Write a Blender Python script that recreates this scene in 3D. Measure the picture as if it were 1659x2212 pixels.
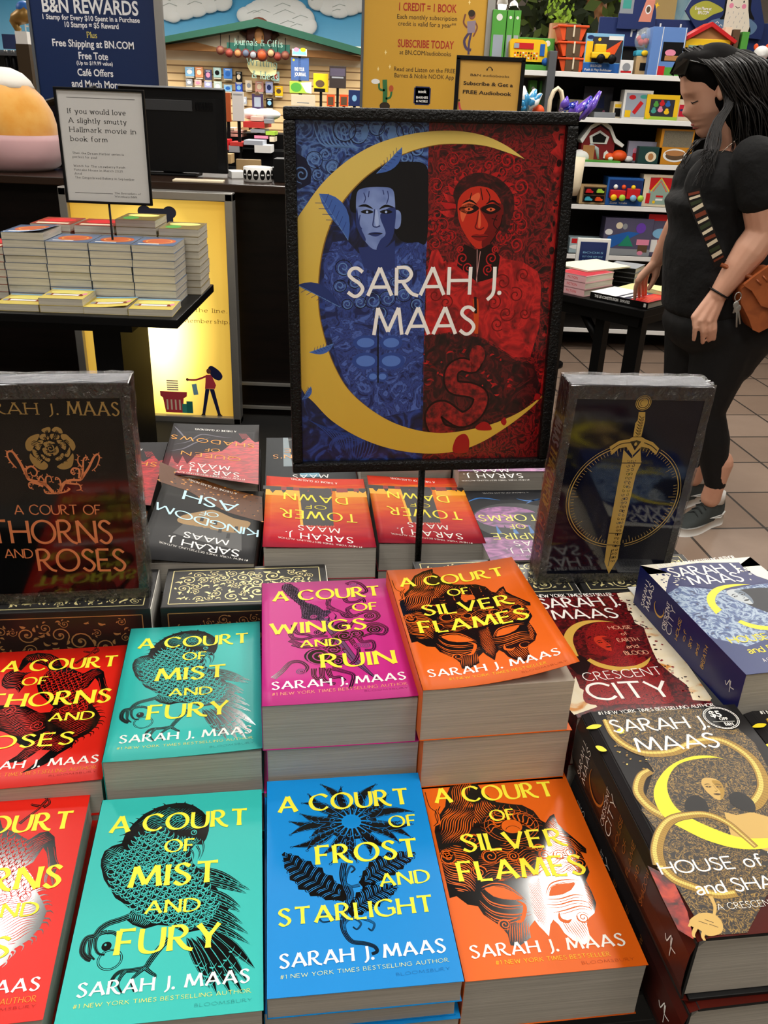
import bpy,bmesh,math,random
from mathutils import Vector,Matrix
from mathutils.geometry import tessellate_polygon
R=math.radians
scene=bpy.context.scene
col=scene.collection
for o in list(bpy.data.objects):bpy.data.objects.remove(o)

# ---------------------------------------------------------------- camera, light, exposure
cam=bpy.data.objects.new('camera',bpy.data.cameras.new('camera'));col.objects.link(cam)
p_,r_=R(25.8),R(2.35)
F_=Vector((0,math.cos(p_),-math.sin(p_)));X0=Vector((1,0,0));U0=X0.cross(F_)
CX=X0*math.cos(r_)+U0*math.sin(r_);CU=U0*math.cos(r_)-X0*math.sin(r_)
cam.matrix_world=Matrix(((CX.x,CU.x,-F_.x,0),(CX.y,CU.y,-F_.y,0),(CX.z,CU.z,-F_.z,1.45),(0,0,0,1)))
cam.data.sensor_fit='VERTICAL';cam.data.sensor_height=36.0
cam.data.lens=36.0*1840.0/2212.0
cam.data.clip_start=0.02;cam.data.clip_end=80
scene.camera=cam
scene.view_settings.view_transform='Standard'
scene.view_settings.look='None'
scene.view_settings.gamma=1.0
scene.view_settings.exposure=-0.6
scene.view_settings.use_curve_mapping=False
scene.cycles.max_bounces=6
scene.cycles.glossy_bounces=3
scene.cycles.transparent_max_bounces=8
scene.cycles.use_denoising=True
scene.cycles.caustics_reflective=False
scene.cycles.caustics_refractive=False

def lin(c):
    if isinstance(c,str):
        c=c.lstrip('#');c=[int(c[i:i+2],16)/255 for i in(0,2,4)]
    return tuple((x/12.92 if x<=.04045 else((x+.055)/1.055)**2.4)for x in c)
world=bpy.data.worlds.new('world');scene.world=world;world.use_nodes=True
world.node_tree.nodes['Background'].inputs[0].default_value=(.95,.97,1,1)
world.node_tree.nodes['Background'].inputs[1].default_value=0.12

CEIL=3.2
# (x, y, size x, size y, power): ceiling lights, the wide ones unseen and added for fill
LIGHTS=[(-.72,3.40,.30,.62,40),(.80,2.52,.24,.55,36),(-1.46,2.26,.24,.42,32),
          (-.9,.15,.6,1.2,42),(.9,.15,.6,1.2,42),(0.0,-1.9,.6,1.2,45),(2.6,.6,.6,1.2,42),(-2.8,.6,.6,1.2,42),  # added above and behind the camera to light the poster front
          (2.3,3.6,.6,1.2,60),(.9,4.7,.6,1.2,55),(-2.9,4.6,.6,1.2,60),(2.6,6.0,.6,.6,30),(-.9,6.6,.6,1.2,60),
          (-2.9,8.6,.6,1.2,95),(-.6,8.6,.6,1.2,95),(1.6,9.3,.6,1.2,110),(-5.2,7.4,.6,1.2,100),(-4.2,10.6,1.2,.6,140),(-2.0,10.6,1.2,.6,125),(.2,10.6,1.2,.6,120),(3.6,8.4,.6,1.2,110)]  # far ones added and strengthened to brighten the painted sky wall

# ---------------------------------------------------------------- materials
MATS={}
def mat(name,c,rough=.5,metal=0.0,spec=.35,emit=0.0,coat=0.0,alpha=1.0,bump=None,noise=None,sheen=0.0,trans=0.0):
    if name in MATS:return MATS[name]
    m=bpy.data.materials.new(name);m.use_nodes=True;nt=m.node_tree;b=nt.nodes['Principled BSDF']
    rgb=lin(c);b.inputs['Base Color'].default_value=(*rgb,1)
    b.inputs['Roughness'].default_value=rough;b.inputs['Metallic'].default_value=metal
    b.inputs['Specular IOR Level'].default_value=spec
    b.inputs['Coat Weight'].default_value=coat;b.inputs['Coat Roughness'].default_value=.08
    b.inputs['Sheen Weight'].default_value=sheen
    b.inputs['Transmission Weight'].default_value=trans
    b.inputs['Alpha'].default_value=alpha
    if emit:b.inputs['Emission Color'].default_value=(*rgb,1);b.inputs['Emission Strength'].default_value=emit
    if bump or noise:
        tc=nt.nodes.new('ShaderNodeTexCoord')
        n=nt.nodes.new('ShaderNodeTexNoise');n.inputs['Detail'].default_value=4
        nt.links.new(tc.outputs['Object'],n.inputs['Vector'])
        n.inputs['Scale'].default_value=(bump or noise)[0]
        if bump:
            bp=nt.nodes.new('ShaderNodeBump');bp.inputs['Strength'].default_value=bump[1];bp.inputs['Distance'].default_value=bump[2]if len(bump)>2 else .002
            nt.links.new(n.outputs['Fac'],bp.inputs['Height']);nt.links.new(bp.outputs['Normal'],b.inputs['Normal'])
        if noise:
            n2=nt.nodes.new('ShaderNodeTexNoise');n2.inputs['Scale'].default_value=noise[0];n2.inputs['Detail'].default_value=5
            nt.links.new(tc.outputs['Object'],n2.inputs['Vector'])
            rp=nt.nodes.new('ShaderNodeValToRGB');rp.color_ramp.elements[0].position=.35;rp.color_ramp.elements[1].position=.65
            rp.color_ramp.elements[0].color=(*rgb,1);rp.color_ramp.elements[1].color=(*lin(noise[1]),1)
            nt.links.new(n2.outputs['Fac'],rp.inputs['Fac']);nt.links.new(rp.outputs['Color'],b.inputs['Base Color'])
            if emit:nt.links.new(rp.outputs['Color'],b.inputs['Emission Color'])
    MATS[name]=m;return m

def band_mat(name,c1,c2,axis,scale,rough=.8,dist=0.0,sharp=(.3,.7)):
    """stripes across one object axis: page edges, slat boards, planks"""
    if name in MATS:return MATS[name]
    m=bpy.data.materials.new(name);m.use_nodes=True;nt=m.node_tree;b=nt.nodes['Principled BSDF']
    b.inputs['Roughness'].default_value=rough
    tc=nt.nodes.new('ShaderNodeTexCoord');mp=nt.nodes.new('ShaderNodeMapping')
    sc=[8,8,8];sc['xyz'.index(axis)]=scale
    mp.inputs['Scale'].default_value=sc if dist==0 else[s for s in sc]
    n=nt.nodes.new('ShaderNodeTexNoise');n.inputs['Scale'].default_value=1;n.inputs['Detail'].default_value=3;n.inputs['Roughness'].default_value=.7
    nt.links.new(tc.outputs['Object'],mp.inputs['Vector']);nt.links.new(mp.outputs['Vector'],n.inputs['Vector'])
    rp=nt.nodes.new('ShaderNodeValToRGB');rp.color_ramp.elements[0].position=sharp[0];rp.color_ramp.elements[1].position=sharp[1]
    rp.color_ramp.elements[0].color=(*lin(c1),1);rp.color_ramp.elements[1].color=(*lin(c2),1)
    nt.links.new(n.outputs['Fac'],rp.inputs['Fac']);nt.links.new(rp.outputs['Color'],b.inputs['Base Color'])
    bp=nt.nodes.new('ShaderNodeBump');bp.inputs['Strength'].default_value=.25;bp.inputs['Distance'].default_value=.0006
    nt.links.new(n.outputs['Fac'],bp.inputs['Height']);nt.links.new(bp.outputs['Normal'],b.inputs['Normal'])
    MATS[name]=m;return m

def ramp_mat(name,stops,scale,detail=5,distort=0.0,rough=.5,stretch=(1,1,1),kind='noise',spec=.5,coat=0.0,emit=0.0,crough=.08):
    """colour ramp over noise / voronoi in object space: printed art textures, marbling, stone"""
    if name in MATS:return MATS[name]
    m=bpy.data.materials.new(name);m.use_nodes=True;nt=m.node_tree;b=nt.nodes['Principled BSDF']
    b.inputs['Roughness'].default_value=rough;b.inputs['Specular IOR Level'].default_value=spec;b.inputs['Coat Weight'].default_value=coat;b.inputs['Coat Roughness'].default_value=crough
    tc=nt.nodes.new('ShaderNodeTexCoord');mp=nt.nodes.new('ShaderNodeMapping');mp.inputs['Scale'].default_value=[s*scale for s in stretch]
    nt.links.new(tc.outputs['Object'],mp.inputs['Vector'])
    if kind=='noise':
        n=nt.nodes.new('ShaderNodeTexNoise');n.inputs['Scale'].default_value=1;n.inputs['Detail'].default_value=detail;n.inputs['Distortion'].default_value=distort;out=n.outputs['Fac']
    elif kind=='voronoi':
        n=nt.nodes.new('ShaderNodeTexVoronoi');n.inputs['Scale'].default_value=1;out=n.outputs['Distance']
    else:
        n=nt.nodes.new('ShaderNodeTexWave');n.inputs['Scale'].default_value=1;n.inputs['Distortion'].default_value=distort;n.inputs['Detail'].default_value=detail;n.inputs['Detail Scale'].default_value=1.5;out=n.outputs['Fac']
    nt.links.new(mp.outputs['Vector'],n.inputs['Vector'])
    rp=nt.nodes.new('ShaderNodeValToRGB');cr=rp.color_ramp
    while len(cr.elements)<len(stops):cr.elements.new(.5)
    for e,(pos,c)in zip(cr.elements,stops):e.position=pos;e.color=(*lin(c),1)
    nt.links.new(out,rp.inputs['Fac']);nt.links.new(rp.outputs['Color'],b.inputs['Base Color'])
    if emit:nt.links.new(rp.outputs['Color'],b.inputs['Emission Color']);b.inputs['Emission Strength'].default_value=emit
    MATS[name]=m;return m

# ---------------------------------------------------------------- object helpers
def tag(o,label=None,cat=None,group=None,kind=None):
    if label:o['label']=label
    if cat:o['category']=cat
    if group:o['group']=group
    if kind:o['kind']=kind
    return o
def empty(name,loc=(0,0,0),rz=0.0,label=None,cat=None,group=None):
    o=bpy.data.objects.new(name,None);col.objects.link(o);o.location=loc;o.rotation_euler=(0,0,rz)
    o.empty_display_size=.05
    return tag(o,label,cat,group)
def copy_tree(o,parent=None):
    c=o.copy();col.objects.link(c)
    if parent is not None:c.parent=parent
    for ch in[x for x in list(o.children)]:copy_tree(ch,c)
    return c
def link_mesh(name,me,parent=None,loc=None,smooth=False):
    if smooth:
        for p in me.polygons:p.use_smooth=True
    o=bpy.data.objects.new(name,me);col.objects.link(o)
    if parent is not None:o.parent=parent
    if loc is not None:o.location=loc
    return o

class MB:
    """collects geometry in one frame and links it as ONE mesh object"""
    def __init__(s):s.v=[];s.f=[];s.mi=[];s.mats=[];s.sm=[]
    def _m(s,m):
        if m not in s.mats:s.mats.append(m)
        return s.mats.index(m)
    def add(s,vs,fs,m,M=None,smooth=False):
        k=len(s.v);i=s._m(m)
        s.v+=[tuple(M@Vector(v))if M is not None else tuple(v)for v in vs]
        s.f+=[tuple(a+k for a in f)for f in fs];s.mi+=[i]*len(fs);s.sm+=[smooth]*len(fs)
        return s
    def box(s,c,d,m,rz=0.0,bev=0.0,M=None):
        hx,hy,hz=d[0]/2,d[1]/2,d[2]/2
        T=Matrix.Translation(c)@Matrix.Rotation(rz,4,'Z')
        if M is not None:T=M@T
        if bev:
            bm=bmesh.new();bmesh.ops.create_cube(bm,size=1)
            for v in bm.verts:v.co=Vector((v.co.x*d[0],v.co.y*d[1],v.co.z*d[2]))
            bmesh.ops.bevel(bm,geom=bm.edges[:],offset=min(bev,.45*min(d)),segments=2,affect='EDGES',profile=.6)
            bm.verts.index_update()
            s.add([v.co.copy()for v in bm.verts],[[v.index for v in f.verts]for f in bm.faces],m,T);bm.free();return s
        vs=[(x,y,z)for z in(-hz,hz)for y in(-hy,hy)for x in(-hx,hx)]
        return s.add(vs,[(0,2,3,1),(4,5,7,6),(0,1,5,4),(2,6,7,3),(0,4,6,2),(1,3,7,5)],m,T)
    def prism(s,pts,a,b,m,plane='xz',M=None,smooth=False):
        """outline pts extruded from a to b along the third axis"""
        def P(u,v,w):return(u,w,v)if plane=='xz' else((u,v,w)if plane=='xy' else(w,u,v))
        n=len(pts);vs=[P(u,v,a)for u,v in pts]+[P(u,v,b)for u,v in pts]
        tr=tessellate_polygon([[Vector((u,v,0))for u,v in pts]])
        fs=[tuple(t)for t in tr]+[tuple(i+n for i in reversed(t))for t in tr]
        s.add(vs,fs,m,M);return s.add(vs,[(i,(i+1)%n,(i+1)%n+n,i+n)for i in range(n)],m,M,smooth)
    def tube(s,pts,rad,m,seg=10,M=None,cap=True,flat=1.0):
        pts=[Vector(p)for p in pts];n=len(pts)
        rs=rad if isinstance(rad,(list,tuple))else[rad]*n
        vs=[];up=None
        for i,p in enumerate(pts):
            t=(pts[min(i+1,n-1)]-pts[max(i-1,0)]).normalized()
            if up is None:up=Vector((0,0,1))if abs(t.z)<.9 else Vector((0,1,0))
            a=up-t*up.dot(t)
            if a.length<1e-4:a=Vector((1,0,0))-t*t.x
            a.normalize();up=a;b=t.cross(a)
            for k in range(seg):
                w=2*math.pi*k/seg;vs.append(p+(a*math.cos(w)*flat+b*math.sin(w))*rs[i])
        fs=[(i*seg+k,i*seg+(k+1)%seg,(i+1)*seg+(k+1)%seg,(i+1)*seg+k)for i in range(n-1)for k in range(seg)]
        if cap:fs+=[tuple(reversed(range(seg))),tuple(range((n-1)*seg,n*seg))]
        return s.add(vs,fs,m,M,True)
    def lathe(s,prof,m,seg=20,M=None,sx=1.0,sy=1.0,bumpf=None):
        """prof: (radius, z) from bottom to top, around z"""
        vs=[];n=len(prof)
        for i,(r,z)in enumerate(prof):
            for k in range(seg):
                w=2*math.pi*k/seg;q=1 if bumpf is None else bumpf(w,i/(n-1))
                vs.append((r*sx*q*math.cos(w),r*sy*q*math.sin(w),z))
        fs=[(i*seg+k,i*seg+(k+1)%seg,(i+1)*seg+(k+1)%seg,(i+1)*seg+k)for i in range(n-1)for k in range(seg)]
        fs+=[tuple(reversed(range(seg))),tuple(range((n-1)*seg,n*seg))]
        return s.add(vs,fs,m,M,True)
    def ball(s,c,r,m,seg=16,rings=10,M=None):
        rx,ry,rz=r if isinstance(r,(list,tuple))else(r,r,r)
        vs=[];fs=[]
        for i in range(rings+1):
            a=math.pi*i/rings-math.pi/2
            for k in range(seg):
                w=2*math.pi*k/seg;vs.append((c[0]+rx*math.cos(a)*math.cos(w),c[1]+ry*math.cos(a)*math.sin(w),c[2]+rz*math.sin(a)))
        fs=[(i*seg+k,i*seg+(k+1)%seg,(i+1)*seg+(k+1)%seg,(i+1)*seg+k)for i in range(rings)for k in range(seg)]
        return s.add(vs,fs,m,M,True)
    def build(s,name,parent=None,loc=None):
        me=bpy.data.meshes.new(name);me.from_pydata([tuple(v)for v in s.v],[],s.f)
        for m in s.mats:me.materials.append(m)
        me.polygons.foreach_set('material_index',s.mi);me.polygons.foreach_set('use_smooth',s.sm);me.update()
        return link_mesh(name,me,parent,loc)
def struct(name,mb,parent=None):
    o=mb.build(name,parent);o['kind']='structure';return o
def catmull(p,n=8,closed=False):
    p=[Vector((*q,0))if len(q)==2 else Vector(q)for q in p]
    N=len(p);out=[]
    rng=range(N)if closed else range(N-1)
    for i in rng:
        a,b,c,d=(p[(i-1)%N],p[i],p[(i+1)%N],p[(i+2)%N])if closed else(p[max(i-1,0)],p[i],p[i+1],p[min(i+2,N-1)])
        for k in range(n):
            t=k/n;out.append(.5*((2*b)+(c-a)*t+(2*a-5*b+4*c-d)*t*t+(3*b-a-3*c+d)*t**3))
    if not closed:out.append(p[-1])
    return out

def _p(t,k=10.0):
    # point list written as whole tenths of a millimetre (k=10) or millimetres (k=1000)
    a=[float(x)/k for x in t.split()];return list(zip(a[0::2],a[1::2]))
def _y(t):return _p(t,1000.0)
# ---------------------------------------------------------------- lettering: a stroke alphabet drawn here, and the plain built-in face
GL={}
def _g(ch,w,*st):GL[ch]=(w,[(s[0],[float(x)for x in s[1:].replace(',',' ').split()])for s in st])
_g('A',.78,'L0,0,.39,1','L.39,1,.78,0','T.13,.31,.65,.31')
_g('B',.56,'L0,0,0,1','S0,1,.3,.99,.45,.77,.3,.54,0,.53','S0,.53,.36,.52,.54,.27,.38,.01,0,0')
_g('C',.8,'S.8,.82,.62,.97,.42,1,.13,.86,0,.5,.13,.14,.42,0,.62,.03,.8,.18')
_g('D',.74,'L0,0,0,1','S0,1,.36,.98,.64,.8,.74,.5,.64,.2,.36,.02,0,0')
_g('E',.5,'L0,0,0,1','T0,1,.5,1','T0,.52,.42,.52','T0,0,.5,0')
_g('F',.48,'L0,0,0,1','T0,1,.5,1','T0,.5,.4,.5')
_g('G',.84,'S.8,.84,.62,.97,.42,1,.13,.86,0,.5,.13,.14,.42,0,.65,.02,.83,.12','L.83,.1,.83,.44','T.56,.44,.86,.44')
_g('H',.7,'L0,0,0,1','L.7,0,.7,1','T0,.52,.7,.52')
_g('I',.02,'L.01,0,.01,1')
_g('J',.22,'S.2,1,.21,.4,.18,.02,.0,-.2')
_g('K',.6,'L0,0,0,1','L.56,1,.02,.5','L.15,.6,.62,0')
_g('L',.46,'L0,0,0,1','T0,0,.48,0')
_g('M',.96,'L0,0,.13,1','L.13,1,.48,.12','L.48,.12,.83,1','L.83,1,.96,0')
_g('N',.72,'L0,0,0,1','L0,1,.72,0','L.72,0,.72,1')
_g('O',.92,'O.46,.5,.46,.5')
_g('P',.5,'L0,0,0,1','S0,1,.33,.98,.5,.74,.33,.49,0,.47')
_g('Q',.92,'O.46,.5,.46,.5','L.5,.2,.95,-.12')
_g('R',.64,'L0,0,0,1','S0,1,.33,.99,.48,.76,.33,.53,0,.5','S.2,.5,.36,.24,.52,.06,.72,-.02')
_g('S',.5,'S.48,.85,.3,.99,.12,.95,.04,.77,.17,.6,.37,.45,.48,.25,.37,.04,.2,-.01,.0,.14')
_g('T',.7,'L.35,0,.35,1','T0,1,.7,1')
_g('U',.68,'S0,1,.0,.35,.1,.08,.34,0,.58,.08,.68,.35,.68,1')
_g('V',.74,'L0,1,.37,0','L.37,0,.74,1')
_g('W',1.1,'L0,1,.28,0','L.28,0,.55,.85','L.55,.85,.82,0','L.82,0,1.1,1')
_g('X',.66,'L0,1,.66,0','L.66,1,0,0')
_g('Y',.66,'L0,1,.33,.46','L.66,1,.33,.46','L.33,.46,.33,0')
_g('Z',.6,'T0,1,.6,1','L.6,1,0,0','T0,0,.6,0')
_g('1',.2,'L.15,0,.15,1','L.15,1,0,.85')
_g('2',.5,'S.02,.8,.12,.97,.32,1,.46,.8,.35,.5,.0,.0','T0,0,.5,0')
_g('5',.5,'T.08,1,.46,1','L.08,1,.04,.55','S.04,.55,.3,.64,.48,.35,.34,.03,.14,-.01,.0,.1')
_g('0',.56,'O.28,.5,.28,.5')
_g('#',.6,'L.12,0,.25,1','L.35,0,.48,1','T0,.33,.55,.33','T.05,.67,.6,.67')
_g('.',.06,'D.03,.05');_g(',',.06,'D.03,.05','L.05,.06,0,-.14');_g("'",.06,'L.04,1.02,.02,.78')
_g('!',.06,'L.03,.3,.03,1','D.03,.05');_g('-',.3,'T0,.4,.3,.4');_g('?',.4,'S.0,.82,.15,1,.38,.82,.2,.5,.2,.3','D.2,.05')
_g('&',.7,'S.7,.0,.2,.75,.32,.98,.45,.8,.1,.45,.05,.1,.3,0,.55,.15,.66,.45')
_g('a',.44,'S.05,.52,.18,.64,.34,.6,.4,.42,.4,.02','S.4,.36,.2,.34,.02,.2,.08,.02,.24,.0,.4,.14')
_g('b',.48,'L0,0,0,1','O.24,.32,.24,.32');_g('c',.42,'S.42,.52,.24,.64,.04,.5,.02,.25,.16,.02,.42,.1')
_g('d',.48,'L.48,0,.48,1','O.24,.32,.24,.32');_g('e',.46,'T.02,.35,.45,.35','S.45,.35,.4,.58,.22,.65,.03,.5,.01,.25,.16,.02,.45,.1')
_g('f',.3,'S.36,.95,.2,1,.12,.8,.12,0','T0,.63,.3,.63');_g('g',.48,'O.22,.36,.22,.28','S.44,.64,.44,0,.36,-.24,.15,-.28,.0,-.2')
_g('h',.44,'L0,0,0,1','S0,.45,.15,.63,.34,.62,.43,.42,.43,0');_g('i',.04,'L.02,0,.02,.64','D.02,.86')
_g('j',.1,'S.08,.64,.08,-.1,-.06,-.25','D.08,.86');_g('k',.42,'L0,0,0,1','L.38,.64,.02,.3','L.12,.4,.42,0')
_g('l',.04,'L.02,0,.02,1');_g('m',.74,'L0,0,0,.64','S0,.45,.14,.63,.28,.62,.36,.42,.36,0','S.36,.45,.5,.63,.64,.62,.73,.42,.73,0')
_g('n',.44,'L0,0,0,.64','S0,.45,.15,.63,.34,.62,.43,.42,.43,0');_g('o',.5,'O.25,.32,.25,.32')
_g('p',.48,'L0,-.28,0,.64','O.24,.32,.24,.32');_g('q',.48,'L.48,-.28,.48,.64','O.24,.32,.24,.32')
_g('r',.3,'L0,0,0,.64','S0,.4,.12,.6,.3,.62');_g('s',.34,'S.32,.54,.18,.64,.04,.54,.1,.38,.26,.28,.32,.12,.2,.0,.0,.08')
_g('t',.3,'S.12,.86,.12,.15,.2,.0,.34,.06','T0,.63,.3,.63');_g('u',.44,'S0,.64,0,.2,.1,.02,.26,.02,.43,.2','L.43,0,.43,.64')
_g('v',.44,'L0,.64,.22,0','L.22,0,.44,.64');_g('w',.7,'L0,.64,.18,0','L.18,0,.35,.58','L.35,.58,.52,0','L.52,0,.7,.64')
_g('x',.42,'L0,.64,.42,0','L.42,.64,0,0');_g('y',.46,'L0,.64,.24,0','L.46,.64,.14,-.28');_g('z',.4,'T0,.63,.4,.63','L.4,.63,0,0','T0,0,.4,0')

# style: thick, thin (fractions of cap height), flare at stroke ends, serif length, letter gap
STY={'flare':(.19,.075,1.28,0,.24),'flare_thin':(.115,.065,1.25,0,.27),'sans':(.135,.12,1.0,0,.15),'sans_thin':(.085,.08,1.0,0,.2),
       'serif':(.14,.06,1.0,.26,.26),'serif_thin':(.13,.07,1.1,.2,.3),'throne':(.115,.09,1.15,0,.3),'rose':(.115,.10,1.1,0,.16),'bold':(.2,.17,1.0,0,.22)}

def stroke_poly(pts,ws):
    """variable-width ribbon around a 2D polyline -> verts, faces"""
    n=len(pts);vs=[]
    for i in range(n):
        a=pts[max(i-1,0)];b=pts[min(i+1,n-1)];dx,dy=b[0]-a[0],b[1]-a[1];L=math.hypot(dx,dy)or 1
        nx,ny=-dy/L,dx/L;w=ws[i]/2
        vs+=[(pts[i][0]+nx*w,pts[i][1]+ny*w),(pts[i][0]-nx*w,pts[i][1]-ny*w)]
    return vs,[(2*i,2*i+1,2*i+3,2*i+2)for i in range(n-1)]

_bf={}
def bfont(text,bold=0.0):
    key=(text,bold)
    if key not in _bf:
        cu=bpy.data.curves.new('t','FONT');cu.body=text;cu.resolution_u=3;cu.offset=bold
        ob=bpy.data.objects.new('t',cu);col.objects.link(ob)
        bpy.context.view_layer.update()
        me=ob.evaluated_get(bpy.context.evaluated_depsgraph_get()).to_mesh()
        vs=[(v.co.x,v.co.y)for v in me.vertices];fs=[tuple(p.vertices)for p in me.polygons]
        bpy.data.objects.remove(ob);bpy.data.curves.remove(cu);_bf[key]=(vs,fs)
    return _bf[key]

class Draw:
    """flat printed matter in millimetres on a surface: fn(u, v, h) -> point in the parent's frame (metres)"""
    def __init__(s,fn,cuts=None,hu=1.0):s.fn=fn;s.cuts=cuts;s.v=[];s.f=[];s.mi=[];s.mats=[];s.clip=None
    def tris(s,vs,fs,m,h):
        k=len(s.v)
        if m not in s.mats:s.mats.append(m)
        i=s.mats.index(m);s.v+=[(x,y,h)for x,y in vs];s.f+=[tuple(a+k for a in f)for f in fs];s.mi+=[i]*len(fs)
    def poly(s,pts,m,h=.1):
        s.tris(pts,[tuple(t)for t in tessellate_polygon([[Vector((x,y,0))for x,y in pts]])],m,h)
    def curve(s,pts,m,h=.1,n=6):
        s.poly([(p.x,p.y)for p in catmull(pts,n,True)],m,h)
    def line(s,pts,w,m,h=.15,smooth=0,taper=None):
        if smooth:pts=[(p.x,p.y)for p in catmull(pts,smooth)]
        n=len(pts)
        if taper=='both':ws=[w*max(.12,math.sin(math.pi*(i+.3)/(n-.4)))for i in range(n)]
        elif taper=='end':ws=[w*max(.1,1-i/(n-1))for i in range(n)]
        elif taper=='start':ws=[w*max(.1,i/(n-1))for i in range(n)]
        else:ws=[w]*n
        s.tris(*stroke_poly(pts,ws),m,h)
    def rect(s,x0,y0,x1,y1,m,h=.1):s.poly([(x0,y0),(x1,y0),(x1,y1),(x0,y1)],m,h)
    def disc(s,x,y,rx,ry,m,h=.1,n=24,a0=0):
        s.poly([(x+rx*math.cos(2*math.pi*k/n+a0),y+ry*math.sin(2*math.pi*k/n+a0))for k in range(n)],m,h)
    def ring(s,x,y,rx,ry,w,m,h=.1,a0=0,a1=360,n=40):
        s.line([(x+rx*math.cos(R(a0+(a1-a0)*k/n)),y+ry*math.sin(R(a0+(a1-a0)*k/n)))for k in range(n+1)],w,m,h)
    def spiral(s,x,y,r0,r1,a0,turns,w,m,h=.15,n=26,taper=None):
        s.line([(x+(r0+(r1-r0)*k/n)*math.cos(R(a0+turns*360*k/n)),y+(r0+(r1-r0)*k/n)*math.sin(R(a0+turns*360*k/n)))for k in range(n+1)],w,m,h,0,taper)
    def leaf(s,x0,y0,x1,y1,w,m,h=.12,bend=0.0,vein=None):
        dx,dy=x1-x0,y1-y0;nx,ny=-dy,dx;L=math.hypot(dx,dy)or 1;nx/=L;ny/=L
        mid=[(x0+dx*t+nx*bend*L*math.sin(math.pi*t),y0+dy*t+ny*bend*L*math.sin(math.pi*t))for t in[k/8 for k in range(9)]]
        ws=[w*(math.sin(math.pi*(k/8)**.8))for k in range(9)]
        s.tris(*stroke_poly(mid,[max(.01,q)for q in ws]),m,h)
        if vein:s.line(mid,max(.1,w*.07),vein,h+.04)
    def text(s,t,x0,x1,y0,y1,hgt,m,sty='flare',h=.35,slant=0.0,wscale=1.0):
        """letters fitted between x0 and x1 on a baseline running y0 -> y1, cap height hgt"""
        if sty=='plain' or sty=='plainbold':
            vs,fs=bfont(t,.022 if sty=='plainbold' else 0)
            if not vs:return
            xs=[v[0]for v in vs];a,b=min(xs),max(xs);k=hgt/.70;sx=(x1-x0)/(b-a)
            s.tris([(x0+(x-a)*sx,y0+(y1-y0)*(x-a)/(b-a)+y*k)for x,y in vs],fs,m,h);return
        th,tn,fl,sf,gap=STY[sty]
        adv=0;place=[]
        for ch in t:
            if ch==' ':adv+=.45;continue
            g=GL.get(ch)or GL.get(ch.upper())or GL['-']
            place.append((adv,g));adv+=g[0]+gap
        tot=adv-gap;k=(x1-x0)/tot
        def W(dx,dy): # pen width by stroke direction
            a=math.atan2(dy*hgt,dx*k);q=abs(math.sin(a-R(18)))if th/tn>1.5 else abs(math.sin(a))
            return(tn+(th-tn)*q)*hgt*wscale
        def P(gx,gy,ax):
            X=x0+(ax+gx)*k;return(X+slant*gy*hgt,y0+(y1-y0)*((ax+gx)/tot)+gy*hgt)
        h0=h;nst=0
        for ax,(w,sts)in place:
            for kd,q in sts:
                nst+=1;h=h0+.012*(nst%5)
                if kd=='D':
                    c=P(q[0],q[1],ax);s.disc(c[0],c[1],th*hgt*.62*wscale,th*hgt*.62*wscale,m,h,10);continue
                if kd=='O':
                    pts=[(q[0]+q[2]*math.cos(2*math.pi*i/28),q[1]+q[3]*math.sin(2*math.pi*i/28))for i in range(29)]
                elif kd=='S':
                    pts=[(p.x,p.y)for p in catmull(list(zip(q[0::2],q[1::2])),5)]
                else:pts=[(q[0]+(q[2]-q[0])*t_/4,q[1]+(q[3]-q[1])*t_/4)for t_ in range(5)]
                PP=[P(a,b,ax)for a,b in pts];n=len(pts);ws=[]
                for i in range(n):
                    a=pts[max(i-1,0)];b=pts[min(i+1,n-1)];ww=W(b[0]-a[0],b[1]-a[1])
                    if kd in 'LT' and fl>1:e=abs(2*i/(n-1)-1);ww*=1+(fl-1)*e*e*(1.0 if kd=='L' else 1.6)
                    ws.append(ww)
                if kd=='O':
                    vs=[]
                    for i in range(28):
                        a=PP[i-1];b=PP[(i+1)%28];dx,dy=b[0]-a[0],b[1]-a[1];L=math.hypot(dx,dy);g=W(pts[(i+1)%28][0]-pts[i-1][0],pts[(i+1)%28][1]-pts[i-1][1])/2
                        vs+=[(PP[i][0]-dy/L*g,PP[i][1]+dx/L*g),(PP[i][0]+dy/L*g,PP[i][1]-dx/L*g)]
                    s.tris(vs,[(2*i,2*i+1,(2*i+3)%56,(2*i+2)%56)for i in range(28)],m,h)
                    continue
                s.tris(*stroke_poly(PP,ws),m,h)
                if sf and kd=='L' and abs(q[3]-q[1])>.3:
                    for gx,gy in((q[0],q[1]),(q[2],q[3])):
                        c=P(gx,gy,ax);s.tris([(c[0]-sf*k*.5,c[1]-tn*hgt*.5),(c[0]+sf*k*.5,c[1]-tn*hgt*.5),(c[0]+sf*k*.5,c[1]+tn*hgt*.5),(c[0]-sf*k*.5,c[1]+tn*hgt*.5)],[(0,1,2,3)],m,h+.07)
                if sf and kd=='T' and len(q)==4 and q[1]in(0.,1.):
                    c=P(q[2],q[3],ax);d=-1 if q[1]==1. else 1
                    s.tris([(c[0]-tn*hgt,c[1]),(c[0],c[1]),(c[0],c[1]+d*.16*hgt)],[(0,1,2)],m,h+.08)
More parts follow.
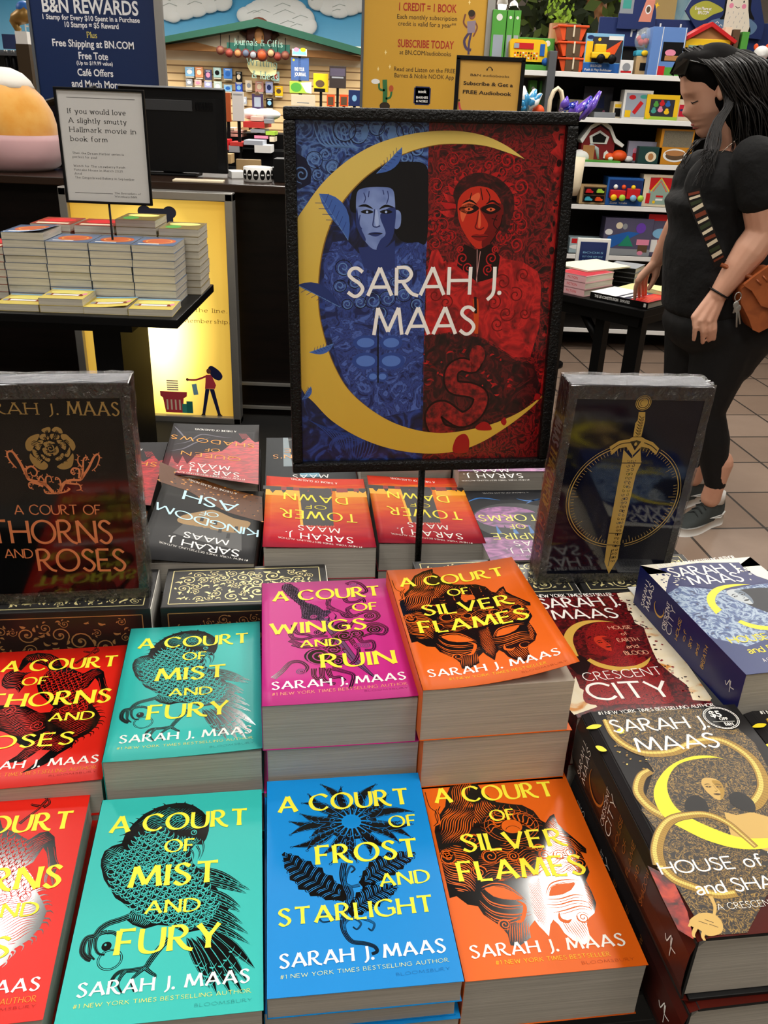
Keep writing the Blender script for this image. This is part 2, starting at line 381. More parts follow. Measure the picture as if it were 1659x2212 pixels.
    def build(s,name,parent):
        if s.cuts:
            bm=bmesh.new();vv=[bm.verts.new(v)for v in s.v]
            for f,i in zip(s.f,s.mi):
                try:fc=bm.faces.new([vv[a]for a in f]);fc.material_index=i
                except ValueError:pass
            for c in s.cuts:
                bmesh.ops.bisect_plane(bm,geom=bm.verts[:]+bm.edges[:]+bm.faces[:],plane_co=(c,0,0),plane_no=(1,0,0))
            for v in bm.verts:v.co=s.fn(v.co.x,v.co.y,v.co.z)
            me=bpy.data.meshes.new(name);bm.to_mesh(me);bm.free()
        else:
            me=bpy.data.meshes.new(name);me.from_pydata([tuple(s.fn(*v))for v in s.v],[],s.f)
            me.polygons.foreach_set('material_index',s.mi)
        for m in s.mats:me.materials.append(m)
        me.update();return link_mesh(name,me,parent)

def inside(p,poly):
    x,y=p;c=False;n=len(poly);j=n-1
    for i in range(n):
        xi,yi=poly[i];xj,yj=poly[j]
        if(yi>y)!=(yj>y)and x<(xj-xi)*(y-yi)/(yj-yi)+xi:c=not c
        j=i
    return c

# ---------------------------------------------------------------- printed artwork (millimetres on each cover)
INK=mat('black_gloss_ink','#070708',.13,coat=.6)
WHITE=mat('white_print','#f4f1ea',.5)
YEL=mat('yellow_print','#f6e83a',.5)
def scales(D,poly,m,s,ang=0.0,w=.35,h=.16,jit=.15,seed=1,kind='u'):
    w*=1.35;rnd=random.Random(seed);xs=[p[0]for p in poly];ys=[p[1]for p in poly];cx,cy=sum(xs)/len(xs),sum(ys)/len(ys)
    rad=max(max(xs)-min(xs),max(ys)-min(ys));ca,sa=math.cos(R(ang)),math.sin(R(ang));n=int(rad/s)+2
    for j in range(-n,n+1):
        for i in range(-n,n+1):
            a=(i+(j%2)*.5)*s;b=j*s*.62
            x=cx+a*ca-b*sa+rnd.uniform(-jit,jit)*s;y=cy+a*sa+b*ca+rnd.uniform(-jit,jit)*s
            if not inside((x,y),poly):continue
            if kind=='u':pts=[(-.5,.45),(-.46,.0),(-.28,-.42),(0,-.6),(.28,-.42),(.46,.0),(.5,.45)]
            elif kind=='s':pts=[(-.1,.9),(.2,.5),(.15,0),(-.2,-.5),(-.05,-.9)]
            else:pts=[(-.6,.3),(-.2,-.1),(.2,-.1),(.6,.3)]
            D.line([(x+(p*ca-q*sa)*s,y+(p*sa+q*ca)*s)for p,q in pts],w,m,h,0,'both' if kind!='u' else None)
def hatch(D,poly,m,ang,step,w,h=.16,wave=0.0,wl=10.0,seed=1,gap=.0):
    w*=1.4;rnd=random.Random(seed);xs=[p[0]for p in poly];ys=[p[1]for p in poly];cx,cy=(min(xs)+max(xs))/2,(min(ys)+max(ys))/2
    rad=math.hypot(max(xs)-min(xs),max(ys)-min(ys))/2;ca,sa=math.cos(R(ang)),math.sin(R(ang));n=int(rad/step)+1
    for j in range(-n,n+1):
        run=[];ph=rnd.uniform(0,.8)
        K=int(2*rad/1.3)
        for k in range(K+1):
            a=-rad+2*rad*k/K;b=j*step+wave*math.sin(a/wl*2*math.pi+ph+j*.25)
            x,y=cx+a*ca-b*sa,cy+a*sa+b*ca
            if inside((x,y),poly)and rnd.random()>gap:run.append((x,y))
            else:
                if len(run)>2:D.line(run,w,m,h,0,'both')
                run=[]
        if len(run)>2:D.line(run,w,m,h,0,'both')
def flow(D,path,m,n,spread,w,h=.16,s0=0.3,s1=1.0,smooth=6):
    """n parallel strands along a path, fanning from s0*spread to s1*spread"""
    P=catmull(path,smooth);N=len(P)
    for k in range(n):
        q=(k/(n-1)-.5)if n>1 else 0;pts=[]
        for i,p in enumerate(P):
            a=P[max(i-1,0)];b=P[min(i+1,N-1)];d=(b-a).normalized();o=q*spread*(s0+(s1-s0)*i/(N-1))*2
            pts.append((p.x-d.y*o,p.y+d.x*o))
        D.line(pts,w,m,h,0,'end')
def band(D,path,w0,w1,m,h=.1,smooth=6):
    P=[(p.x,p.y)for p in catmull(path,smooth)];N=len(P)
    D.tris(*stroke_poly(P,[w0+(w1-w0)*i/(N-1)for i in range(N)]),m,h)
def whorls(D,poly,m,n,r,w,h=.17,seed=3):
    rnd=random.Random(seed);xs=[p[0]for p in poly];ys=[p[1]for p in poly]
    for _ in range(n*6):
        x,y=rnd.uniform(min(xs),max(xs)),rnd.uniform(min(ys),max(ys))
        if inside((x,y),poly):
            q=r*rnd.uniform(.5,1.1);D.spiral(x,y,q*.12,q,rnd.uniform(0,360),rnd.choice((-1,1))*rnd.uniform(1.0,1.7),w,m,h,20,'start');n-=1
            if n<=0:return

def art_bird(D,bg):
    body=_p('654 2003 730 1996 808 1956 882 1886 932 1811 949 1740 949 1650 933 1571 903 1508 847 1514 807 1461 838 1319 940 1214 1043 1047 1142 862 1106 733 1037 694 919 683 821 670 717 739 616 761 520 737 427 781 371 834 400 915 319 996 263 1039 208 1133 148 1229 102 1367 95 1435 109 1517 166 1568 238 1589 256 1704 310 1803 388 1903 484 1964 562 1993')
    D.poly(body,INK,.1)
    # crest barbs
    for a,b in zip(_p('268 1615 269 1688 314 1773 351 1829 413 1885 475 1941 552 1973 633 1981 703 1974 774 1952'),_p('198 1605 207 1672 263 1820 317 1856 357 1898 444 1963 531 2012 647 2012 726 2016 795 1977')):
        D.line([a,((a[0]+b[0])/2+1,(a[1]+b[1])/2+.3),b],2.4,INK,.11,3,'end')
    # long wing and tail feathers
    W0=_p('873 1275 897 1219 913 1138 938 1058 952 980 936 908 909 849 872 793 815 752')
    W1=_p('1252 1055 1313 1000 1285 971 1240 845 1235 807 1257 697 1303 604 1315 516 1119 639')
    for(a,b)in zip(W0,W1):
        D.leaf(a[0],a[1],b[0],b[1],6.6,INK,.115,.04,bg);D.leaf(a[0],a[1],b[0],b[1],4.6,bg,.118,.04)
        D.leaf(a[0],a[1],b[0],b[1],4.0,INK,.121,.04)
        for t in(.45,.6,.75,.88):
            x,y=a[0]+(b[0]-a[0])*t,a[1]+(b[1]-a[1])*t;dx,dy=(b[0]-a[0])*.05,(b[1]-a[1])*.05
            D.line([(x-dx-dy*.5,y-dy+dx*.5),(x+dx*.4,y+dy*.4),(x-dx+dy*.5,y-dy-dx*.5)],.5,bg,.13)
    T0=_p('998 686 979 653 940 646 902 639 863 632 833 635')
    T1=_p('1345 315 1291 213 1260 129 1181 128 1079 145 1026 191')
    for k,(a,b)in enumerate(zip(T0,T1)):
        D.leaf(a[0],a[1],b[0],b[1],8.5,INK,.12+k*.006,.03);D.leaf(a[0],a[1],b[0],b[1],7.6,bg,.122+k*.006,.03);D.leaf(a[0],a[1],b[0],b[1],7.0,INK,.124+k*.006,.03)
        D.line([a,b],.4,bg,.16)
        for t in(.5,.64,.78):
            x,y=a[0]+(b[0]-a[0])*t,a[1]+(b[1]-a[1])*t;L=math.hypot(b[0]-a[0],b[1]-a[1]);nx,ny=-(b[1]-a[1])/L,(b[0]-a[0])/L
            D.poly([(x+nx*3,y+ny*3),(x+nx*.5,y+ny*.5-2.2),(x-nx*3,y-ny*3),(x-nx*2.6,y-ny*2.6-1.2),(x,y-3.4),(x+nx*2.6,y+ny*2.6-1.2)],bg,.161)
    # legs, claws and the ring
    leg1=_p('406 866 331 838 246 812 194 771 164 717 109 700 90 646 97 580 138 532 168 518')
    band(D,leg1,5,4,INK,.11);flow(D,leg1,bg,3,1.6,.3,.17,1,1)
    for c in(_p('247 742 183 715 177 637 207 568 257 546'),_p('248 737 298 726 343 675 342 619'),_p('138 697 142 619 151 563 192 515')):band(D,c,3.6,1.4,INK,.112);flow(D,c,bg,2,.6,.25,.17,1,1)
    leg2=_p('706 637 638 544 589 462 557 412 465 401 391 399 350 362 325 283')
    band(D,leg2,5,2.5,INK,.11);flow(D,leg2,bg,3,1.5,.3,.17,1,.6)
    for c in(_p('557 412 507 365 476 317 504 233'),_p('557 412 609 365 639 341 634 300'),_p('427 405 397 356 387 296 423 232')):band(D,c,3.4,1.2,INK,.112);flow(D,c,bg,2,.5,.25,.17,1,1)
    (rx,ry),(qx,qy)=_p('301 504 378 495')
    for r in(1.0,.86):D.ring(rx,ry,abs(qx-rx)*1.15*r,abs(qx-rx)*1.1*r,.5,INK,.115)
    (ox,oy),=_p('261 617');D.disc(ox,oy,3.6,3.8,INK,.12);D.disc(ox-.9,oy+1.2,.8,1.0,bg,.18)
    # feather pattern
    chest=_p('279 1528 411 1703 590 1685 759 1523 840 1278 979 1079 1070 869 995 733 817 717 614 785 456 861 348 1006 239 1130 174 1292 165 1428')
    scales(D,chest,bg,6.2,14,.42,.16,.1,2);scales(D,chest,bg,6.2,14,.9,.158,.1,5,'v')
    head=_p('334 1786 455 1912 611 1959 775 1928 885 1823 915 1698 748 1670 590 1685 411 1703')
    hatch(D,head,bg,28,2.0,.35,.16,.9,16,4)
    hatch(D,_p('104 1407 128 1529 251 1574 281 1514 201 1397 174 1292 147 1269'),bg,35,1.9,.4,.16,.8,9,6)
    hatch(D,_p('369 846 438 935 574 789 519 748 437 780'),bg,70,1.5,.35,.16,.6,9,6)
    for c in _p('484 1335 533 1177 679 1828'):D.spiral(c[0],c[1],.6,5.5,40,1.8,.5,bg,.165)
    e=_p('826 1647')[0];D.disc(e[0],e[1],2.6,2.8,bg,.17);D.disc(e[0],e[1],1.9,2.1,INK,.172);D.disc(e[0]+.4,e[1]+.5,.8,.8,bg,.174)
    for c in(_p('900 1552 915 1479 908 1409 888 1348'),_p('859 1498 885 1439 882 1383 873 1357'),_p('807 1461 831 1431 839 1388 836 1354')):D.line(c,2.2,INK,.12,5,'end');D.line(c,.5,bg,.17,5,'end')
    scales(D,_p('708 1615 820 1589 889 1553 826 1502 758 1537'),bg,2.4,0,.3,.17)

def art_mask(D,bg):
    sil=_p('505 2074 494 1981 534 1931 567 1837 616 1761 657 1708 756 1678 882 1650 967 1573 1000 1460 1035 1424 1097 1497 1144 1520 1141 1406 1179 1321 1221 1252 1301 1111 1289 1058 1239 1078 1252 970 1247 867 1188 786 1197 672 1196 563 1150 474 1076 428 1053 379 1038 248 976 209 902 255 855 322 835 400 804 448 766 406 726 307 705 349 675 402 656 455 594 397 583 308 472 243 410 259 412 351 383 417 348 458 266 544 239 625 162 646 88 734 21 720 8 866 1 1084 -7 1314 -3 1409 46 1470 102 1498 107 1597 178 1694 217 1831 281 1953 393 2036')
    sil=[(max(3.0,x),y)for x,y in sil]
    D.poly(sil,INK,.1)
    for e in(_p('331 783 408 795 486 777 556 725 615 660 550 657 460 672 386 706'),_p('839 669 877 741 933 767 1014 773 1088 769 1035 708 957 674 889 666')):D.curve(e,bg,.14,4);D.line(e+e[:1],.6,bg,.141)
    for e in(_p('307 796 415 826 526 790 640 642'),_p('806 667 882 778 1013 809 1141 790'),_p('292 756 350 655 477 603 617 603'),_p('793 641 908 630 1048 658 1125 637'),_p('262 677 351 562 502 521 644 534'),_p('777 588 891 578 1042 604 1159 566'),_p('283 568 358 496 455 474 592 513'),_p('810 506 920 522 1059 549 1152 513')):
        D.line(e,1.3,bg,.15,6,'both');D.line([(x,y-2.6)for x,y in e],.7,bg,.15,6,'both')
    # plumes
    P=_p('266 1483 244 1198 242 959 517 1143 607 1104 941 1135 1126 1119 1110 879')
    hatch(D,_p('274 1916 403 2016 498 2046 473 1900 397 1798 462 1669 335 1628 216 1690'),bg,70,1.9,.55,.16,1.2,26,1)
    hatch(D,_p('77 1500 187 1676 349 1696 450 1618 417 1470 220 1262 73 1275'),bg,55,1.9,.6,.16,1.8,30,2)
    hatch(D,_p('444 1705 560 1748 643 1653 455 1466 392 1472'),bg,100,2.0,.6,.16,1.0,20,3)
    hatch(D,_p('37 1216 220 1262 320 1040 257 759 119 772 22 879'),bg,-40,2.1,.7,.16,2.2,30,7)
    hatch(D,_p('1008 1401 1128 1491 1138 1357 1223 1220 1281 1089 1186 815 1062 884 960 1196'),bg,-45,1.9,.55,.16,1.6,24,5)
    hatch(D,_p('352 1127 729 1280 941 1135 1236 1032 1196 843 863 873 489 836 300 896'),bg,8,2.3,.5,.16,2.0,22,6,.02)
    hatch(D,_p('700 816 807 849 801 667 787 469 732 346 678 453 659 586'),bg,-75,1.3,.35,.16,.5,30,8)
    hatch(D,_p('415 452 607 485 584 323 477 259 415 277'),bg,72,1.7,.5,.16,.5,30,9)
    hatch(D,_p('851 450 1073 455 1036 267 970 224 878 320'),bg,-78,1.7,.5,.16,.5,30,9)
    hatch(D,_p('1188 786 1192 590 1143 487 1116 543 1150 746'),bg,-72,1.5,.5,.16,.5,30,9)
    for(x,y),r in zip(_p('2 1159 57 1123 350 1282 458 1102 325 951 652 1085 1153 1085 1199 960 708 1019 923 1075 412 440 1046 444 897 1155 1045 1064'),(6,9,9,9,8,6,7,7,5,6,6,6,5,6)):
        x=max(x,9);D.disc(x,y,r*.7,r*.62,INK,.165);D.spiral(x,y,.5,r*.8,30+x*7,1.7 if int(x)%2 else-1.7,.9,bg,.17);D.ring(x,y,r*.85,r*.78,.5,bg,.171,20,300)
    for e in(_p('559 649 613 590 555 464 496 457'),_p('871 513 862 449 910 418 952 440')):D.line(e,3.2,bg,.17,6,'both')
    # sun disc with wavy rays
    (sx,sy),(ex,ey)=_p('723 1410 816 1402');r=abs(ex-sx)
    D.disc(sx,sy+1,r*2.9,r*2.2,INK,.172,36);D.ring(sx,sy+1,r*2.6,r*2.0,.5,bg,.173);D.ring(sx,sy+1,r*2.25,r*1.75,.4,bg,.173)
    for k in range(15):
        a=R(-8+k*14.0);q=[(sx+math.cos(a)*r*t+math.sin(a)*r*.28*math.sin(t*4+k),sy+math.sin(a)*r*t*.92-math.cos(a)*r*.28*math.sin(t*4+k))for t in[.9+.19*i for i in range(12)]]
        D.line(q,2.6,INK,.174,0,'end');D.line(q,1.8,bg,.176,0,'end')
    D.disc(sx,sy,r*1.08,r*.92,INK,.178,30);D.disc(sx,sy,r,r*.85,bg,.18,30);D.ring(sx,sy-r*.55,r*.7,r*.6,.5,INK,.182,20,160)
    # strands spilling over the hinge edge
    for e in(_p('33 1471 83 1532 82 1633 36 1706 26 1883'),_p('77 1500 69 1601 94 1666'),_p('127 1562 101 1632 132 1698')):D.line([(max(1.5,x),y)for x,y in e],.7,INK,.12,6)

def art_bloom(D,bg):
    C=_p('728 1557')[0]
    tips=_p('491 2023 371 1913 312 1808 199 1603 198 1455 205 1322 332 1275 516 1119 670 1153 857 1187 1019 1251 1220 1339 1248 1487 1275 1627 1074 1851 990 1984 828 1902 673 1980 369 1413 1109 1295 1151 1524 295 1682 1035 1720 462 1222 738 1121')
    for k,(x,y)in enumerate(tips):
        t0=.25;a=(C[0]+(x-C[0])*t0,C[1]+(y-C[1])*t0);L=math.hypot(x-C[0],y-C[1]);b=.12 if k%2 else-.12
        D.leaf(a[0],a[1],x,y,9.5,INK,.1+k*.002,b);D.leaf(a[0],a[1],x,y,8.2,bg,.101+k*.002,b);D.leaf(a[0],a[1],x,y,7.4,INK,.102+k*.002,b)
        D.line([a,(x,y)],.35,bg,.16,0,'end')
        nx,ny=-(y-C[1])/L,(x-C[0])/L
        for t in(.35,.5,.65,.8):
            px_,py_=a[0]+(x-a[0])*t,a[1]+(y-a[1])*t
            for sg in(-1,1):D.line([(px_,py_),(px_+(x-C[0])/L*2+nx*sg*2.2,py_+(y-C[1])/L*2+ny*sg*2.2)],.3,bg,.161)
        D.spiral(x,y,.2,1.5,0,1,.4,INK,.12)
    D.disc(C[0],C[1],22,20,INK,.155)
    for k in range(16):
        a=R(k*22.5);D.line([(C[0]+math.cos(a)*r,C[1]+math.sin(a)*r)for r in(6,11,15,19)],1.7,bg,.17,0,'end')
        a=R(k*22.5+11);D.spiral(C[0]+math.cos(a)*16,C[1]+math.sin(a)*15,.5,3.0,k*40,.8,.5,bg,.165)
    D.disc(C[0],C[1],8.5,8,bg,.175)
    for c,w0 in((_p('632 1118 608 1009 618 889 639 782 598 640 573 555 584 469 633 391 722 368 792 335 807 293 767 275'),5.5),(_p('634 726 669 802 657 885 621 924 674 1077 711 1049 678 1015'),3),(_p('575 587 502 616 447 643 399 625 425 579 500 583'),2.6),(_p('736 890 657 885 614 961 635 1093'),3),(_p('586 490 591 553 651 591 712 542 679 492 649 516'),2.6),(_p('716 585 779 557 813 522 789 471 763 494'),2.6)):
        band(D,c,w0,w0*.45,INK,.12);flow(D,c,bg,3,w0*.25,.3,.165,1,.6)
    for a,b,w in((_p('620 770')[0],_p('137 1264')[0],22),(_p('746 889')[0],_p('1230 1167')[0],19),(_p('635 625')[0],_p('1037 851')[0],18)):
        L=math.hypot(b[0]-a[0],b[1]-a[1]);ux,uy=(b[0]-a[0])/L,(b[1]-a[1])/L;nx,ny=-uy,ux;pts1=[];pts2=[]
        for i in range(13):
            t=i/12;ww=w*.55*math.sin(math.pi*min(1,t*.92+.06))**.8*(1+.16*math.cos(i*math.pi))
            c_=(a[0]+(b[0]-a[0])*t+nx*4*math.sin(t*3.1),a[1]+(b[1]-a[1])*t+ny*4*math.sin(t*3.1));pts1.append((c_[0]+nx*ww,c_[1]+ny*ww));pts2.append((c_[0]-nx*ww,c_[1]-ny*ww))
            if 0<i<12:
                for sg in(-1,1):
                    for o in(0,.5):
                        D.line([(c_[0]+ux*o*3,c_[1]+uy*o*3),(c_[0]+ux*(2.5+o*3)+nx*sg*ww*.55,c_[1]+uy*(2.5+o*3)+ny*sg*ww*.55),(c_[0]+ux*(3+o*3)+nx*sg*ww*.96,c_[1]+uy*(3+o*3)+ny*sg*ww*.96)],.55,bg,.16,4,'both')
        D.poly(pts1+list(reversed(pts2)),INK,.13)
        for q in pts1[1::2]+pts2[1::2]:D.spiral(q[0],q[1],.3,2.0,q[0]*30,1.1,.6,INK,.131)

def art_smoke(D,bg):
    grey=mat('violet_engraving','#6a3a66',.4)
    # sword through the smoke
    h=_p('218 1974 251 2079 313 2061 384 1963 455 1679 574 1594 640 1494 702 1509 713 1461 664 1399 609 1330 470 1340 412 1380 411 1605 275 1849')
    D.poly(h,grey,.11);hatch(D,h,INK,-48,1.0,.38,.16,.3,9,3);scales(D,h,INK,3.2,-45,.4,.165)
    D.line(h+h[:1],.5,INK,.17)
    D.poly(_p('571 1360 671 1353 901 631 1072 252 1008 333 841 589'),grey,.1)
    for e in(_p('571 1360 841 589 1008 340'),_p('621 1357 863 619 1039 294'),_p('671 1353 901 631 1071 255')):D.line(e,.6,INK,.12)
    B_=[_p('711 1720 693 1605 743 1525 829 1444 923 1363 985 1377'),_p('685 1567 742 1506 810 1464 843 1369 931 1344'),_p('286 1140 302 1036 397 995 514 1038 595 1100'),_p('319 1261 344 1119 439 1077 514 1038 649 1028'),_p('272 988 374 913 505 871 671 793 804 799'),_p('299 919 401 862 542 860 647 730 765 673'),
          _p('105 389 186 486 271 617 363 625 424 544 402 469 357 458'),_p('486 508 480 404 513 342 551 383'),_p('559 518 559 368 599 292 668 257'),_p('649 496 746 443 840 376 820 260 794 176'),_p('613 499 640 362 720 355 760 294'),
          _p('1043 1448 1163 1421 1192 1326 1113 1258 1016 1283'),_p('1034 1174 1157 1201 1245 1106 1202 1005 1097 1030 985 986'),_p('945 1075 976 902 1081 895 1076 763 989 753'),_p('875 1749 898 1649 1001 1642 1069 1696 1081 1617'),_p('919 2011 998 2048 1079 2001 1128 1853 1058 1797'),_p('973 1566 884 1496 935 1381 1061 1428'),_p('697 1024 854 1152 923 1254 946 1288'),_p('874 943 903 841 931 741 878 586 799 530')]
    for k,c in enumerate(B_):
        band(D,c,5.5,3.0,INK,.125+k*.002);D.line(c,.5,bg,.17,6);flow(D,c,bg,3,1.7,.45,.171,.8,.9)
    for(x,y),r in zip(_p('552 705 813 1016 642 927 931 839 1007 833 533 1390 1031 1738 817 1190 712 599 1125 1097 366 472 1104 1350 994 2006 576 1102 932 1042 689 792'),(15,10,8,5,5,4,5,9,9,8,5,6,5,6,8,9)):
        D.disc(x,y,r,r*.85,INK if r>5 else grey,.13,22)
        D.spiral(x,y,.5,r*.92,x*9,2.4,max(.6,r*.07),bg,.175,40);D.spiral(x,y,.8,r,x*9+150,2.0,.4,grey,.174,34)
    for e in _p('672 1380 745 1412 707 1305'):D.line([(e[0],e[1]-8),(e[0]+1.5,e[1]-2),(e[0]-1,e[1]+4)],2.2,INK,.14,4,'end')

def art_beast(D,bg):
    brush=_p('165 1586 172 1693 231 1764 327 1711 437 1704 380 1658 369 1566 413 1478 384 1364 330 1442 250 1435 186 1500')
    main=_p('324 2030 423 2055 560 2024 664 1934 728 1780 839 1725 918 1658 975 1621 1049 1690 1116 1698 1179 1630 1221 1456 1266 1312 1194 1285 1164 1434 1108 1524 1057 1374 1005 1338 1089 1220 1143 1082 1212 972 1258 878 1238 744 1177 641 1074 569 1057 478 953 387 872 274 782 218 670 175 733 245 799 347 867 452 773 473 715 400 637 320 497 332 580 414 632 510 537 601 506 674 396 756 238 845 154 1052 169 1178 368 1172 492 1147 587 1072 663 1014 756 1017 773 1093 687 1206 580 1338 537 1466 561 1591 591 1689 611 1717 570 1794 492 1847 373 1885 320 1741 287 1774 292 1941')
    D.poly(brush,INK,.1);D.poly(main,INK,.1)
    hatch(D,brush,bg,-35,2.2,.4,.16,2.0,26,3)
    hatch(D,_p('308 1986 427 2036 563 2008 666 1922 718 1781 605 1791 489 1862 369 1904'),bg,-50,2.0,.35,.16,1.2,20,3)
    scales(D,_p('581 1575 654 1713 841 1710 977 1609 1017 1364 1123 1111 1074 1011 894 1133 709 1258 574 1407'),bg,6.0,-15,.45,.16,.1,2)
    hatch(D,_p('977 1609 1101 1685 1173 1605 1091 1526 1046 1389 998 1380'),bg,35,1.9,.35,.16,1.0,18,3)
    hatch(D,_p('751 1043 898 1107 1135 1031 1218 908 1187 700 1051 595 936 726 786 863'),bg,20,2.3,.42,.16,1.5,26,3)
    hatch(D,_p('164 1076 371 1159 590 1059 729 994 754 793 603 641 503 686 250 856'),bg,12,2.1,.42,.16,2.0,18,3)
    hatch(D,_p('614 524 740 638 943 689 1039 573 951 398 804 470 710 423 667 350 558 350'),bg,32,2.0,.42,.16,1.2,20,3)
    for k in range(15):
        a=[_p('1143 1082 1196 999 1254 879 1240 756 1179 653 1084 580 1048 479')[i]for i in range(7)]
        P=catmull(a,4);p=P[min(len(P)-1,int(k*len(P)/15))];ang=R(50-k*9)
        D.line([(p.x-2,p.y),(p.x+3*math.cos(ang),p.y+3*math.sin(ang)),(p.x+6.5*math.cos(ang-.5),p.y+6.5*math.sin(ang-.5))],2.0,INK,.11,4,'end')
    for(x,y),r in zip(_p('678 825 651 1640 1062 1038 742 1254 894 1042 792 680 365 1082'),(8,8,6,6,8,6,7)):D.spiral(x,y,.6,r,x*5,2.0,.6,bg,.17)
    for c in(_p('858 1812 900 1869 973 1955 1023 2028'),_p('984 2000 927 2021 908 2036'),_p('1001 1999 1034 2075 1013 2096'),_p('1022 1981 1064 2025 1046 2082'),_p('1143 1521 1177 1404 1201 1291'),_p('1194 1516 1227 1399 1263 1326'),_p('1201 1291 1189 1211 1197 1156'),_p('1243 1287 1238 1206 1266 1123')):band(D,c,3.2,1.4,INK,.112);D.line(c,.35,bg,.17,4)

def filigree(D,x0,y0,x1,y1,gold,seed=1,n=60,ground=None):
    """gold scrollwork panel with a thin gold border"""
    if ground:D.rect(x0,y0,x1,y1,ground,.05)
    for a in((x0,y0,x1,y0),(x1,y0,x1,y1),(x1,y1,x0,y1),(x0,y1,x0,y0)):D.line([(a[0],a[1]),(a[2],a[3])],1.1,gold,.12)
    rnd=random.Random(seed);pl=[]
    x0+=3;y0+=3;x1-=3;y1-=3
    for t in range(n*30):
        if len(pl)>=n:break
        r=rnd.choice((10,8,7,6,5,4,3))if len(pl)>6 else rnd.choice((13,11,9));x,y=rnd.uniform(x0+r,x1-r),rnd.uniform(y0+r,y1-r)
        if any(math.hypot(x-a,y-b)<(r+c)*.86 for a,b,c in pl):continue
        pl.append((x,y,r));a0=rnd.uniform(0,360);sg=rnd.choice((-1,1))
        if r>4:
            D.spiral(x,y,r*.12,r*.95,a0,sg*1.5,r*.13,gold,.12,22)
            for k in range(3):
                a=R(a0+sg*(540+k*70));D.leaf(x+math.cos(a)*r*.92,y+math.sin(a)*r*.92,x+math.cos(a+sg*.5)*r*1.25,y+math.sin(a+sg*.5)*r*1.25,r*.3,gold,.125,.2)
            D.disc(x,y,r*.16,r*.16,gold,.12,10)
        else:
            a=R(a0);D.leaf(x-math.cos(a)*r,y-math.sin(a)*r,x+math.cos(a)*r,y+math.sin(a)*r,r*.75,gold,.12,.25*sg)
            D.disc(x+r*.8,y-r*.5,.7,.7,gold,.12,8)

# ---------------------------------------------------------------- room: floor, ceiling, walls, ceiling lights with added fill ones
def tile_mat(name,ang,size,ox,oy):
    m=bpy.data.materials.new(name);m.use_nodes=True;nt=m.node_tree;b=nt.nodes['Principled BSDF'];b.inputs['Roughness'].default_value=.42
    tc=nt.nodes.new('ShaderNodeTexCoord');mp=nt.nodes.new('ShaderNodeMapping');mp.inputs['Rotation'].default_value=(0,0,ang);mp.inputs['Location'].default_value=(ox,oy,0)
    br=nt.nodes.new('ShaderNodeTexBrick');br.offset=0;br.squash=1;br.inputs['Scale'].default_value=1;br.inputs['Brick Width'].default_value=size;br.inputs['Row Height'].default_value=size
    br.inputs['Mortar Size'].default_value=.006;br.inputs['Mortar Smooth'].default_value=.1;br.inputs['Color1'].default_value=(*lin('#86705f'),1);br.inputs['Color2'].default_value=(*lin('#988373'),1);br.inputs['Mortar'].default_value=(*lin('#3a332d'),1)
    n=nt.nodes.new('ShaderNodeTexNoise');n.inputs['Scale'].default_value=2.2;n.inputs['Detail'].default_value=8;n.inputs['Roughness'].default_value=.7
    mx=nt.nodes.new('ShaderNodeMix');mx.data_type='RGBA';mx.blend_type='MULTIPLY';mx.inputs[0].default_value=.5
    rp=nt.nodes.new('ShaderNodeValToRGB');rp.color_ramp.elements[0].position=.3;rp.color_ramp.elements[1].position=.7;rp.color_ramp.elements[0].color=(.62,.6,.58,1);rp.color_ramp.elements[1].color=(1,1,1,1)
    nt.links.new(tc.outputs['Object'],mp.inputs[0]);nt.links.new(mp.outputs[0],br.inputs[0]);nt.links.new(tc.outputs['Object'],n.inputs[0]);nt.links.new(n.outputs[0],rp.inputs[0])
    nt.links.new(br.outputs['Color'],mx.inputs[6]);nt.links.new(rp.outputs[0],mx.inputs[7]);nt.links.new(mx.outputs[2],b.inputs['Base Color'])
    bp=nt.nodes.new('ShaderNodeBump');bp.inputs['Strength'].default_value=.4;bp.inputs['Distance'].default_value=.003;bp.invert=True;nt.links.new(br.outputs['Fac'],bp.inputs['Height']);nt.links.new(bp.outputs[0],b.inputs['Normal'])
    return m
m=MB();m.box((0,6.0,-.05),(16,20,.1),tile_mat('brown_floor_tiles',R(-7),.33,-.194,-.154));struct('floor',m)
m=MB();m.box((0,6.0,CEIL+1.0),(16,20,.1),mat('white_ceiling','#d9d9d6',.9));struct('ceiling',m)
m=MB();m.box((-.4,-.05,.003),(4.2,3.0,.006),mat('speckled_carpet','#8a8780',.95,noise=(420,'#5a5852')));struct('floor',m)
m=MB();m.box((-2.3,2.75,.004),(5.4,2.6,.008),mat('black_floor_mat','#0a0908',.9));struct('floor',m)
wl=mat('store_wall_cream','#cfc8b8',.8)
m=MB();m.box((-7.95,6,2.1),(.1,20,4.2),wl);struct('wall_left',m)
m=MB();m.box((7.95,6,2.1),(.1,20,4.2),wl);struct('wall_right',m)
m=MB();m.box((0,15.95,2.1),(16,.1,4.2),mat('far_wall_white','#d8dadd',.8));struct('wall_back',m)
m=MB();m.box((0,-3.95,2.1),(16,.1,4.2),wl);struct('wall_front',m)
fx=mat('lamp_housing','#e8e8e6',.5);dif=mat('lamp_diffuser','#fff6e8',.5,emit=6)
